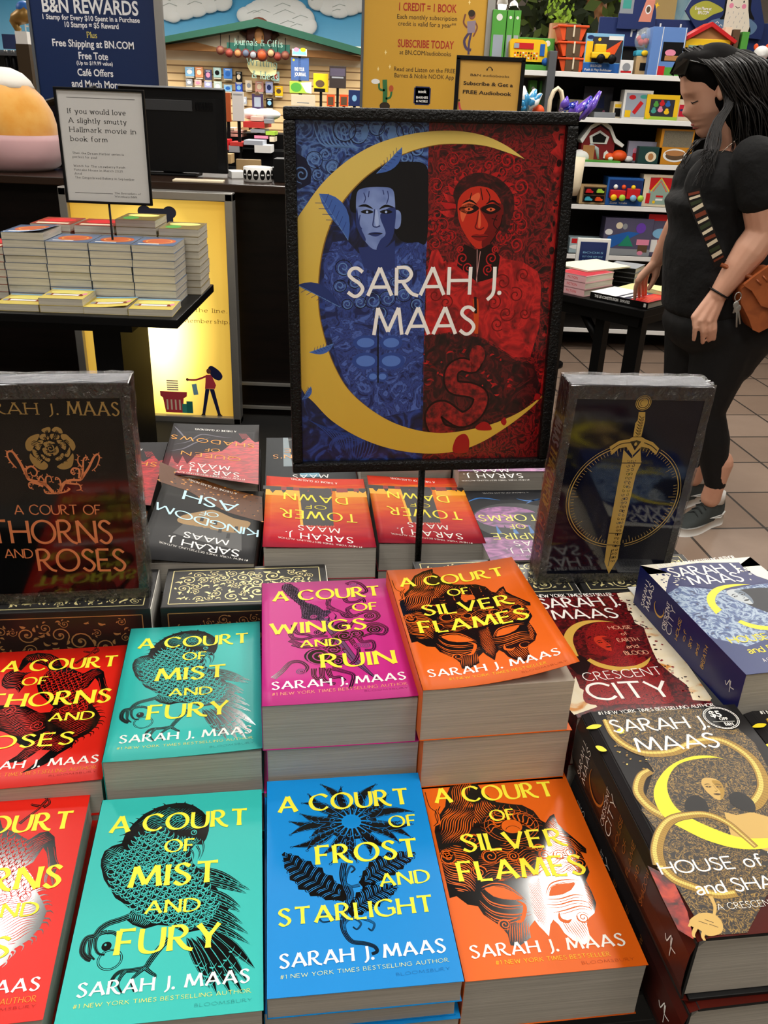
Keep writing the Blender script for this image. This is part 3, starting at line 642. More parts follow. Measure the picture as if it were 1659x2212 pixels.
for i,(x,y,sx,sy,pw)in enumerate(LIGHTS):
    z=CEIL+.02
    o=empty('ceiling_light',(x,y,CEIL),0,('narrow' if sx<.5 else 'added wide')+' suspended white ceiling light above the shop floor','lamp','suspended ceiling lights')
    m=MB();t=.03;m.box((0,sy/2+t/2,.03),(sx+2*t,t,.07),fx).box((0,-sy/2-t/2,.03),(sx+2*t,t,.07),fx).box((sx/2+t/2,0,.03),(t,sy,.07),fx).box((-sx/2-t/2,0,.03),(t,sy,.07),fx).box((0,0,.06),(sx,sy,.01),fx)
    m.tube([(0,0,.06),(0,0,.96)],.008,fx,6);m.build('housing',o)
    ld=bpy.data.lights.new('lamp_light','AREA');ld.shape='RECTANGLE';ld.size=sx;ld.size_y=sy;ld.energy=pw;ld.color=(1.0,.955,.89)
    lo=bpy.data.objects.new('lamp_light',ld);col.objects.link(lo);lo.parent=o;lo.location=(0,0,.035)


def grad_mat(name,axis,a,b,stops,rough=.4,wob=.0,wscale=20,coat=0.0,wstretch=(1,1,1)):
    """colour printed in bands along one object axis between a and b metres, edges broken up by noise"""
    if name in MATS:return MATS[name]
    m=bpy.data.materials.new(name);m.use_nodes=True;nt=m.node_tree;bs=nt.nodes['Principled BSDF']
    bs.inputs['Roughness'].default_value=rough;bs.inputs['Specular IOR Level'].default_value=.15;bs.inputs['Coat Weight'].default_value=coat
    tc=nt.nodes.new('ShaderNodeTexCoord');sp=nt.nodes.new('ShaderNodeSeparateXYZ');nt.links.new(tc.outputs['Object'],sp.inputs[0])
    mr=nt.nodes.new('ShaderNodeMapRange');mr.inputs['From Min'].default_value=a;mr.inputs['From Max'].default_value=b
    nt.links.new(sp.outputs['XYZ'.index(axis.upper())],mr.inputs['Value'])
    out=mr.outputs['Result']
    if wob:
        mp=nt.nodes.new('ShaderNodeMapping');mp.inputs['Scale'].default_value=wstretch;nt.links.new(tc.outputs['Object'],mp.inputs['Vector'])
        n=nt.nodes.new('ShaderNodeTexNoise');n.inputs['Scale'].default_value=wscale;n.inputs['Detail'].default_value=4;nt.links.new(mp.outputs['Vector'],n.inputs['Vector'])
        ma=nt.nodes.new('ShaderNodeMath');ma.operation='MULTIPLY_ADD';ma.inputs[1].default_value=wob;nt.links.new(n.outputs['Fac'],ma.inputs[0]);nt.links.new(out,ma.inputs[2])
        m2=nt.nodes.new('ShaderNodeMath');m2.operation='SUBTRACT';m2.inputs[1].default_value=wob*.5;nt.links.new(ma.outputs[0],m2.inputs[0]);out=m2.outputs[0]
    rp=nt.nodes.new('ShaderNodeValToRGB');cr=rp.color_ramp
    while len(cr.elements)<len(stops):cr.elements.new(.5)
    for e,(pos,c)in zip(cr.elements,stops):e.position=pos;e.color=(*lin(c),1)
    nt.links.new(out,rp.inputs['Fac']);nt.links.new(rp.outputs['Color'],bs.inputs['Base Color'])
    MATS[name]=m;return m

PAGES=band_mat('page_edges','#a09a90','#bab4a9','z',600,.85)
PAGES2=band_mat('page_edges_warm','#aa9f90','#c8bba9','z',600,.85)
PAPER=mat('blank_page','#d8d3c8',.8)

def paperback(name,w,h,t,cover,pose,art=None,curl=0.0,spine=None,pages=None,label=None,cat='book',group=None,back=None,rt=.0004,round_=.0):
    """pose: x, y, top z, yaw in degrees; local frame: x to the reader's right, y to the head of the page, z up; spine at -x"""
    root=empty(name,(pose[0],pose[1],pose[2]-t),R(pose[3]),label,cat,group)
    pg=MB();n=8;ins=.0012
    # page block: spine side slightly proud so the fore edge fans
    pts=[(-w/2+.0006,.0006),(w/2-ins,.0006),(w/2-ins-.0004,t*.5),(w/2-ins,t-.0006),(-w/2+.0006,t-.0006)]
    pg.prism(pts,-h/2+ins*.6,h/2-ins*.6,pages or PAGES,'xz');pg.build('page_block',root)
    cv=MB();N=14 if curl else 1
    def lift(x,y):s_=max(0,(x+w*.42)/(w*.92));return curl*s_*s_*(.75-.5*y/h)
    def sheet(z0,z1,m,lf):
        vs=[];M_=5 if lf else 1
        for k in range(2):
            for j in range(M_+1):
                for i in range(N+1):
                    x=-w/2+w*i/N;y=-h/2+h*j/M_;vs.append((x,y,(z0,z1)[k]+(lift(x,y)if lf else 0)))
        s_=(N+1)*(M_+1);fs=[]
        for j in range(M_):
            for i in range(N):
                a=j*(N+1)+i;fs+=[(a,a+N+1,a+N+2,a+1),(a+s_,a+1+s_,a+N+2+s_,a+N+1+s_)]
        for i in range(N):fs+=[(i,i+1,i+1+s_,i+s_),(M_*(N+1)+i+1,M_*(N+1)+i,M_*(N+1)+i+s_,M_*(N+1)+i+1+s_)]
        for j in range(M_):a=j*(N+1);b=a+N+1;fs+=[(b,a,a+s_,b+s_),(a+N,b+N,b+N+s_,a+N+s_)]
        cv.add(vs,fs,m,None,bool(lf))
    sheet(t-rt,t,cover,curl!=0);sheet(0,rt,back or cover,False)
    cv.box((-w/2+rt/2,0,t/2),(rt,h,t),spine or cover)
    co=cv.build('cover',root)
    if art:
        fn=lambda u,v,q:Vector((u/1000-w/2,v/1000-h/2,t+q/1000+(lift(u/1000-w/2,v/1000-h/2)if curl else 0)))
        cuts=[w*1000*k/N for k in range(1,N)]if curl else None
        art(lambda:Draw(fn,cuts),co,w*1000,h*1000)
    return root,co

def court_cover(title,artfn,bg,author,quote,imprint,qcol,icol,T_IMP='BLOOMSBURY'):
    """title: list of (text, x0, x1, y0, y1, cap height)"""
    qm=mat('quote_print_'+qcol.strip('#'),qcol,.5);im=mat('imprint_'+icol.strip('#'),icol,.5)
    def f(mk,co,w,h):
        D=mk();artfn(D,bg);D.build('cover_artwork',co)
        D=mk()
        for t in title:D.text(*t,YEL,'flare',.36)
        D.build('title_lettering',co)
        D=mk();D.text(*author,WHITE,'flare',.4);D.build('author_lettering',co)
        D=mk();D.text(*quote,qm,'flare_thin',.38);D.text(T_IMP,*imprint,im,'flare_thin',.3);D.build('small_print',co)
    return f
TEAL=mat('teal_cover','#2fb5ad',.42);ORANGE=mat('orange_cover','#de600c',.42);BLUE=mat('blue_cover','#0385d0',.42)
MAGENTA=mat('magenta_cover','#bf2282',.42);RED=mat('red_cover','#d61c0c',.42)
Q='#1 NEW YORK TIMES BESTSELLING AUTHOR'
mist=court_cover([('A COURT',12.9,126.9,170.8,168.9,18.0),('OF',60.3,83.2,145.6,144.7,12.8),('MIST',36.3,104.0,112.3,111.4,20.4),('AND',51.0,91.3,86.7,85.5,11.5),('FURY',34.1,107.4,53.4,52.5,20.4)],
    art_bird,TEAL,('SARAH J. MAAS',11.9,129.9,23.3,22.0,10.1),(Q,10.8,131.2,14.9,14.0,2.9),(92.9,132.0,7.4,7.5,2.3),'#e9e26a','#1f8f8a')
silver=court_cover([('A COURT',10.7,121.9,173.8,173.1,17.7),('OF',56.3,77.8,148.7,148.5,12.1),('SILVER',24.4,114.0,117.0,116.1,18.2),('FLAMES',16.0,121.2,86.9,85.3,19.2)],
    art_mask,ORANGE,('SARAH J. MAAS',9.4,129.0,17.9,17.5,10.1),('#1 NEW YORK TIMES BESTSELLER',26.2,114.1,10.8,9.9,3.3),(90.5,130.9,5.1,4.7,2.3),'#f0c42a','#a83c06')
frost=court_cover([('A COURT',11.2,126.1,170.8,171.6,18.3),('OF',105.7,128.4,146.2,146.2,12.1),('FROST',41.6,125.2,111.9,112.9,18.5),('AND',90.5,129.9,85.7,86.9,12.1),('STARLIGHT',9.6,128.5,57.2,59.3,14.5)],
    art_bloom,BLUE,('SARAH J. MAAS',9.9,131.0,22.1,24.1,10.9),(Q,9.9,131.8,13.7,16.0,3.0),(92.3,131.5,8.5,9.7,2.3),'#dfe8a0','#0568a8')
wings=court_cover([('A COURT',12.9,126.3,171.5,173.9,19.4),('OF',95.1,119.8,146.3,145.9,13.8),('WINGS',9.5,104.0,109.9,111.7,19.2),('AND',38.0,76.9,85.5,85.9,11.6),('RUIN',57.2,125.1,50.9,50.8,21.0)],
    art_smoke,MAGENTA,('SARAH J. MAAS',9.7,131.3,22.0,25.0,10.8),(Q,9.6,131.5,13.3,16.6,3.9),(92.1,131.6,11.4,11.3,2.1),'#f0a07a','#8c165e')
thorns=court_cover([('A COURT',13.1,129.1,173.3,170.9,18.9),('OF',38.5,62.2,148.1,147.5,12.7),('THORNS',10.8,130.1,114.3,110.6,21.0),('AND',77.2,118.5,87.1,85.4,11.9),('ROSES',9.6,104.6,53.7,51.6,16.9)],
    art_beast,RED,('SARAH J. MAAS',16.8,132.4,25.1,22.4,9.8),(Q,13.3,132.5,15.0,14.0,4.3),(92.5,133.2,9.7,9.7,2.1),'#f08a2a','#96140a')

def stack(name,top,n,t,cover,w,h,label_top,label_low,group,art,curl=0.0,jitter=None,pages=None,spine=None,cat='book',rnd=random.Random(5)):
    """top book with its artwork, the copies under it plain"""
    paperback(name,w,h,t,cover,top,art,curl,spine,pages,label_top,cat,group)
    for k in range(1,n):
        j=(jitter or{}).get(k,(rnd.uniform(-.0015,.0015),rnd.uniform(-.001,.002),rnd.uniform(-.5,.5)))
        lb=label_low[min(k-1,len(label_low)-1)]
        paperback(name,w,h,t-.0003,cover,(top[0]+j[0],top[1]+j[1],top[2]-k*t,top[3]+j[2]),None,0,spine,pages,lb,cat,group)

bp=(-0.154,0.471,0.8823,8.7,0.14,0.21);stack('paperback_book',bp,1,.0620,TEAL,.14,.21,'thick teal paperback with a black bird on the cover in the front row',[],'colourful novels in the front row',mist)
bp=(0.127,0.523,0.8765,8.1,0.14,0.21);stack('paperback_book',bp,1,.0565,ORANGE,.14,.21,'thick orange mask-cover paperback lying flat beside the black hardcover pile',[],'colourful novels in the front row',silver)
bp=(-0.013,0.497,0.8862,8.0,0.14,0.21);stack('paperback_book',bp,3,.02205,BLUE,.14,.21,'thin blue paperback with a black flower, topmost of its pile',['thin blue paperback directly under the top blue book','thin blue paperback at the bottom of the blue pile'],'blue flower-cover paperbacks',frost,0,{1:(-.003,.004,.2),2:(.001,.002,0)})
bp=(-0.304,0.458,0.88,9.8,0.14,0.21);stack('paperback_book',bp,2,.030,RED,.14,.21,'red paperback cut off by the front corner of the table, topmost of its pile',['red paperback peeking out under the front red book'],'red beast-cover paperbacks in front',thorns,0,{1:(.0075,.001,-.2)})
bp=(-0.186,0.687,0.9186,9.2,0.14,0.21);stack('paperback_book',bp,2,.0493,TEAL,.14,.21,'teal bird-cover paperback on top, between the magenta book and the red one',['teal paperback hidden under the second-row teal book'],'teal bird-cover paperbacks',mist,.004)
bp=(-0.046,0.708,0.9697,8.3,0.14,0.21);stack('paperback_book',bp,3,.0499,MAGENTA,.14,.21,'magenta paperback with a dagger and smoke on the cover',['second magenta-edged paperback, directly under the magenta cover','lowest book of the magenta pile'],'magenta dagger-cover paperbacks',wings,.003,{1:(.003,.001,.2)})
bp=(0.0917,0.715,0.9895,9.5,0.14,0.21);stack('paperback_book',bp,3,.0565,ORANGE,.14,.21,'orange paperback with its cover curling up, topmost of the tallest pile',['orange paperback under the one with the curled cover','lowest orange paperback of the tallest pile'],'orange mask-cover paperbacks',silver,.021,{1:(.004,.001,-.2),2:(.003,-.001,-.4)},PAGES2)
bp=(-0.3265,0.666,0.895,9.3,0.14,0.21);stack('paperback_book',bp,2,.0375,RED,.14,.21,'red paperback with a black beast, lying in front of the patterned gold box',['lower red paperback under the second-row red book'],'red beast-cover paperbacks behind',thorns,.003)

# ---- the row whose covers read from the far side of the table
CHAR='#2c2c2e'
def throne_cover(name,basem,texts,tcol,artf=None,tsty='throne'):
    tm=mat('title_print_'+tcol.strip('#'),tcol,.5)
    def f(mk,co,w,h):
        D=mk()
        if artf:artf(D,w,h);D.build('cover_artwork',co);D=mk()
        for t in texts[0]:D.text(*t,tm,tsty,.36)
        D.build('title_lettering',co);D=mk()
        for t in texts[1]:D.text(*t,WHITE,tsty,.38)
        for t in texts[2]:D.text(*t,WHITE if tcol!='#f7cf4a' else tm,'sans_thin',.37)
        D.build('author_lettering',co)
    return f
QG='A THRONE OF GLASS NOVEL'
def a_kingdom(D,w,h):
    g1=mat('gold_shards','#d98a22',.4);g2=mat('brown_shards','#5a3210',.5);beam=mat('sand_glow','#9a7a4c',.5);dk=mat('charcoal_figure','#151517',.5);gr=mat('grey_haze','#4b4b4b',.5)
    D.curve(_p('626 673 357 876 123 1008 275 1291 742 1191 1038 1115 1030 933 796 743'),beam,.1);D.poly(_p('228 1164 977 1141 1073 1417 179 1775'),gr,.09)
    P=_p('1536 -542 922 -291 19 193 -39 980 443 713 1038 173 1463 58')
    rnd=random.Random(4);D.poly(P,g2,.1);xs=[p[0]for p in P];ys=[p[1]for p in P]
    for _ in range(420):
        x,y=rnd.uniform(min(xs),max(xs)),rnd.uniform(min(ys),max(ys))
        if inside((x,y),P):
            a=rnd.uniform(0,6.28);r=rnd.uniform(1.0,3.2);D.poly([(x+r*math.cos(a+k)*rnd.uniform(.4,1),y+.6*r*math.sin(a+k))for k in(0,1.6,3.1,4.6)],rnd.choice((g1,g1,dk,dk,g2)),.12+rnd.random()*.03)
    for t in _p('379 1391 295 1190 759 958 575 1036 496 1241'):D.poly([(t[0]-2.4,t[1]+7),(t[0]-2,t[1]-7),(t[0]+2,t[1]-7),(t[0]+2.4,t[1]+7)],dk,.16)
def a_queen(D,w,h):
    rd=ramp_mat('red_mountains',[(.3,'#5e0e16'),(.5,'#a3141e'),(.65,'#c8202a')],60,4,1.0,.4,(1,3,1));st=mat('grey_streaks','#5d5a66',.4)
    D.poly(_p('1460 1917 1435 1684 1311 1890 1298 1374 1234 1622 1174 1709 1139 1379 1046 1697 942 1350 867 1280 697 1212 563 1179 374 727 287 846 166 593 64 813 1 776 -8 2452 550 2242'),rd,.1)
    for c in(_p('1342 1193 1151 1088 981 828 773 598'),_p('1314 933 1094 786 922 474 635 562 435 607'),_p('1377 134 1250 426 1159 667')):D.line(c,3.0,st,.12,6,'both')
    for k in range(6):a=_p('227 409 137 654');D.line([(a[0][0]+k*2,a[0][1]),(a[1][0]+k*2.4,a[1][1])],.7,rd,.12)
def a_tower(D,w,h):
    dk=mat('tower_black','#231c1c',.45);yl=mat('tower_glow','#f2a81e',.45);rd=mat('tower_roofs','#8a1f1c',.45)
    g=lambda P,m,q:D.poly([(x,h-y)for x,y in P],m,q);g([(0,h*.70),(w*.31,h*.70),(w*.31,h*.80),(0,h*.80)],yl,.09);g([(w*.66,h*.70),(w,h*.70),(w,h*.80),(w*.66,h*.80)],yl,.09)
    g([(w*.36,h*.28),(w*.64,h*.28),(w*.67,h*.83),(w*.35,h*.83)],dk,.12);g([(w*.64,h*.28),(w*.665,h*.28),(w*.69,h*.78),(w*.665,h*.78)],yl,.11)
    rnd=random.Random(2);x=0
    while x<w:
        b=rnd.uniform(3,10);y=h*rnd.uniform(.76,.80);g([(x,y),(x+b,y),(x+b,h*.84),(x,h*.84)],rnd.choice((dk,rd,dk)),.115)
        if rnd.random()<.35:g([(x,y),(x+b*.5,y-rnd.uniform(4,14)),(x+b,y)],dk,.116)
        x+=b
    for k in range(12):x=w*.36+k*w*.28/11;D.rect(x-1,h*.715,x+1,h*.735,mat('battlement_orange','#c8482a',.45),.125)
def a_empire(D,w,h):
    pu=ramp_mat('violet_clouds',[(.3,'#3d2a48'),(.5,'#8a4a86'),(.7,'#b973a8')],40,4,1.5,.4,(1,2,1));bl=mat('storm_blue','#2a6db4',.4);dk=mat('storm_dark','#26282c',.45)
    D.rect(0,h*.7,w,h,pu,.09);D.disc(w*.52,h*.48,w*.47,h*.27,dk,.1,40);D.disc(w*.62,h*.42,w*.33,h*.16,pu,.11,40);D.disc(w*.36,h*.46,w*.22,h*.1,dk,.112,30)
    for k in range(9):x=w*(.2+.08*k);D.poly([(x,h*.66),(x+7,h*.66),(x+3,h*.53)],bl if k%2 else dk,.115)
    for c in([(w*.1,h*.14),(w*.3,h*.18),(w*.42,h*.14)],[(w*.6,h*.16),(w*.8,h*.12),(w*.95,h*.18)],[(w*.05,h*.2),(w*.2,h*.16),(w*.35,h*.22)]):D.line(c,3.5,bl,.12,6,'both')
def a_assassin(D,w,h):
    D.poly([(w*.40,h*.8),(w*.62,h*.8),(w*.66,0),(w*.5,0)],mat('waterfall_blue','#3f7f96',.4),.1);D.poly([(w*.7,h*.6),(w*.8,h*.6),(w*.8,0),(w*.74,0)],mat('waterfall_grey','#5e7077',.4),.1)
KB=grad_mat('kingdom_cover','y',-.105,.105,[(0,'#1b1915'),(.4,'#161617'),(.6,'#343434'),(1,'#29292b')],.5,.2,15)
QB=grad_mat('queen_cover','y',-.105,.105,[(0,'#2a2a2c'),(.55,'#2c2628'),(.75,'#581420'),(1,'#4a1f2a')],.5,.1,20)
TB=grad_mat('tower_cover','y',-.105,.105,[(0,'#cf3418'),(.12,'#c83016'),(.22,'#dc8018'),(.38,'#d8701a'),(.58,'#d0401a'),(.78,'#bc1a22'),(1,'#9c162e')],.5,.35,22,0,(1,4,1))
EB=mat('empire_cover','#26272b',.5,spec=.12);AB=mat('assassin_cover','#25292c',.5,spec=.12)
DKS=mat('dark_spine','#1d1b1c',.4)
c_kingdom=throne_cover('k',KB,([('KINGDOM',1.0,137.7,122.0,65.9,19.5),('OF',56.5,81.1,76.9,72.1,12.2),('ASH',33.1,107.4,44.5,18.0,26.7)],[('SARAH J.',20.6,110.0,177.9,149.5,16.1),('MAAS',36.2,92.7,151.4,135.3,14.3)],[(Q,7.9,119.5,201.4,165.7,4.3),(QG,37.7,109.1,7.6,-21.9,5.8)]),'#bfe4f2',a_kingdom,'sans')
c_queen=throne_cover('q',QB,([('SHADOWS',7.7,137.9,89.1,52.3,16.0),('OF',60.1,82.7,109.6,106.7,12.6),('QUEEN',27.7,116.2,144.9,119.1,14.4)],[('SARAH J.',27.6,118.5,204.5,176.0,15.2),('MAAS',42.4,100.6,178.6,163.6,15.3)],[(Q,18.4,126.9,226.2,192.4,5.0),(QG,37.5,104.8,29.0,20.4,7.4)]),'#e79a36',a_queen)
c_tower=throne_cover('t',TB,([('TOWER',19.2,118.2,117.8,104.2,23.9),('OF',58.4,86.1,92.6,89.0,11.3),('DAWN',29.0,114.0,65.2,52.9,21.7)],[('SARAH J.',28.4,111.7,184.3,168.4,15.1),('MAAS',43.5,96.0,158.9,150.7,13.6)],[(Q,17.9,121.3,208.6,182.9,3.8),(QG,39.4,105.8,13.9,2.8,6.1)]),'#f3e22e',a_tower)
c_empire=throne_cover('e',EB,([('STORMS',32.3,127.4,83.2,81.5,18.6),('OF',70.7,92.7,111.1,111.0,13.8),('EMPIRE',39.4,122.5,137.9,136.4,17.1)],[('SARAH J.',30,112,180,180,13),('MAAS',44,98,160,160,13)],[(Q,22,120,198,198,2.4),(QG,35,105,8,8,3)]),'#efe878',a_empire)
c_empire2=throne_cover('e',EB,([],[('SARAH J.',48.6,134.1,219.2,219.9,15.4),('MAAS',65.2,117.6,201.7,202.5,12.0)],[(Q,41.7,141.1,240.2,243.2,3.8)]),'#efe878',a_empire)
c_assassin=throne_cover('a',AB,([("THE",50,90,100,100,11),("ASSASSIN'S",12,128,78,78,15),('BLADE',30,110,52,52,15)],[('SARAH J.',30,112,180,180,13),('MAAS',44,98,160,160,13)],[(QG,35,105,10,10,3)]),'#eaa05a',a_assassin)
G2='fantasy novels facing the far side of the table'
def tog(nm,pose,cover,art,n,t,label,lows,curl=0.0):
    stack('paperback_book',(pose[0],pose[1],pose[2],pose[3]),n,t,cover,.14,.21,label,lows,G2,art,curl,None,None,DKS)
tog('k',(-0.233,0.996,0.94,185.0,0.14,0.21),KB,c_kingdom,3,.040,'charcoal paperback with pale blue title and gold debris, its cover slightly askew',['paperback second in the charcoal pile behind the patterned boxes','lowest paperback of the charcoal pile behind the patterned boxes'],.016)
tog('q',(-0.269,1.23,0.9529,188.0,0.14,0.21),QB,c_queen,3,.0443,'grey paperback with red mountains and amber title, behind the charcoal one',['second paperback of the red mountain pile','lowest paperback of the red mountain pile'],.004)
tog('q2',(-.418,1.205,.925,188),QB,c_queen,3,.035,'red mountain paperback partly hidden behind the shrink-wrapped rose book',['second of the red mountain paperbacks behind the rose book','lowest of the red mountain paperbacks behind the rose book'])
tog('k2',(-.392,.985,.915,186),KB,c_kingdom,2,.0475,'gold debris paperback mostly hidden by the shrink-wrapped rose book',['lower gold debris paperback behind the rose book'])
tog('t1',(-0.089,1.026,0.9517,186.7,0.14,0.21),TB,c_tower,3,.0439,'orange tower-cover paperback whose whole cover shows, beside the sign pole',['second paperback of the whole-cover orange tower pile','lowest paperback of the whole-cover orange tower pile'],.006)
tog('t2',(0.053,1.075,0.9383,186.2,0.14,0.21),TB,c_tower,3,.0394,'orange tower-cover paperback crossed by the black sign pole',['second paperback of the pile behind the sign pole','lowest paperback of the pile behind the sign pole'],.005)
tog('t3',(.018,1.292,.955,187),TB,c_tower,3,.045,'orange tower-cover paperback hidden below the poster frame',['second paperback of the pile hidden below the poster','lowest paperback of the pile hidden below the poster'])
tog('a',(-.122,1.262,.925,187.5),AB,c_assassin,3,.035,'dark paperback with a blue waterfall and peach title below the poster corner',['second paperback of the waterfall pile','lowest paperback of the waterfall pile'])
tog('e1',(0.19,1.045,0.938,188.0,0.14,0.21),EB,c_empire,2,.040,'purple storm-cover paperback with yellow title, lower one beside the blue boxed book',['paperback under the yellow-titled storm cover'])
tog('e2',(0.165,1.262,0.965,186.0,0.14,0.21),EB,c_empire2,4,.035,'purple storm-cover paperback raised behind its twin, only the author name showing',['second paperback of the raised storm-cover pile','third paperback of the raised storm-cover pile','lowest paperback of the raised storm-cover pile'])

# ---------------------------------------------------------------- crescent moon novels
def crescent(D,outer,inner,m,h=.2):
    D.poly([(p.x,p.y)for p in catmull(outer,6)]+[(p.x,p.y)for p in reversed(catmull(inner,6))],m,h)
def arc_crescent(D,x,y,rx,ry,th,m,h,a0,a1,n=40):
    pts=[];ws=[]
    for k in range(n+1):
        a=R(a0+(a1-a0)*k/n);pts.append((x+rx*math.cos(a),y+ry*math.sin(a)));ws.append(th*math.sin(math.pi*(k+.2)/(n+.4))**.75)
    D.tris(*stroke_poly(pts,ws),m,h)
def face(D,x,y,s,skin,shade,dark,h=.2,tilt=0.0,lip=None):
    """stylised printed portrait, s = face height"""
    ct,st=math.cos(R(tilt)),math.sin(R(tilt));P=lambda a,b:(x+(a*ct-b*st)*s,y+(a*st+b*ct)*s)
    D.curve([P(-.34,.3),P(-.2,.5),P(.1,.53),P(.32,.38),P(.35,.05),P(.24,-.28),P(.04,-.5),P(-.12,-.46),P(-.28,-.2),P(-.35,.05)],skin,h)
    D.curve([P(.06,.4),P(.33,.36),P(.35,.05),P(.24,-.28),P(.04,-.5),P(.1,-.3),P(.16,-.1),P(.1,.1)],shade,h+.01)
    for sg,wx in((-1,.0),(1,.04)):
        cx=sg*.165+wx
        D.line([P(cx-.12,.2+.02*sg),P(cx,.235),P(cx+.12,.2-.02*sg)],s*.04,dark,h+.03,4,'both')
        D.curve([P(cx-.11,.1),P(cx,.145),P(cx+.11,.1),P(cx,.065)],dark,h+.02);D.disc(*P(cx,.103),s*.022,s*.022,skin,h+.03,8)
    D.line([P(.02,.2),P(.06,.0),P(.09,-.07),P(.0,-.1)],s*.022,shade,h+.03,3);D.line([P(-.04,-.085),P(.02,-.11),P(.08,-.08)],s*.025,dark,h+.03,3,'both')
    D.curve([P(-.12,-.235),P(-.02,-.2),P(.05,-.2),P(.14,-.235),P(.02,-.29)],lip or dark,h+.03,4);D.line([P(-.12,-.238),P(.02,-.24),P(.14,-.238)],s*.012,dark,h+.04)
def serpent(D,path,w0,w1,body,light,dark,h=.15):
    P=catmull(path,8);N=len(P);q=[(p.x,p.y)for p in P]
    ws=[w0+(w1-w0)*i/(N-1)for i in range(N)]
    D.tris(*stroke_poly(q,[w*1.14 for w in ws]),dark,h);D.tris(*stroke_poly(q,ws),body,h+.01);D.tris(*stroke_poly([(a-ws[i]*.14,b+ws[i]*.16)for i,(a,b)in enumerate(q)],[w*.35 for w in ws]),light,h+.02)
    for i in range(1,N-1):
        dx,dy=q[i+1][0]-q[i-1][0],q[i+1][1]-q[i-1][1];L=math.hypot(dx,dy)or 1;nx,ny=-dy/L,dx/L;w=ws[i]/2
        for t in(-.75,-.4,0,.4,.75):D.line([(q[i][0]+nx*w*(t-.16),q[i][1]+ny*w*(t-.16)),(q[i][0]+nx*w*t+dx/L*w*.2,q[i][1]+ny*w*t+dy/L*w*.2),(q[i][0]+nx*w*(t+.16),q[i][1]+ny*w*(t+.16))],w*.05,dark,h+.03)
GOLDP=mat('gold_print','#a8822e',.4);GOLDL=mat('pale_gold_print','#e3c664',.4);GOLDD=mat('dark_gold_print','#4a3412',.4);MOON=mat('moon_yellow','#f0da2c',.4)
FLM=grad_mat('flame_jacket','y',-.1175,.1175,[(0,'#4a120a'),(.15,'#3a1410'),(.34,'#1b1718'),(1,'#201f20')],.32,.25,25)

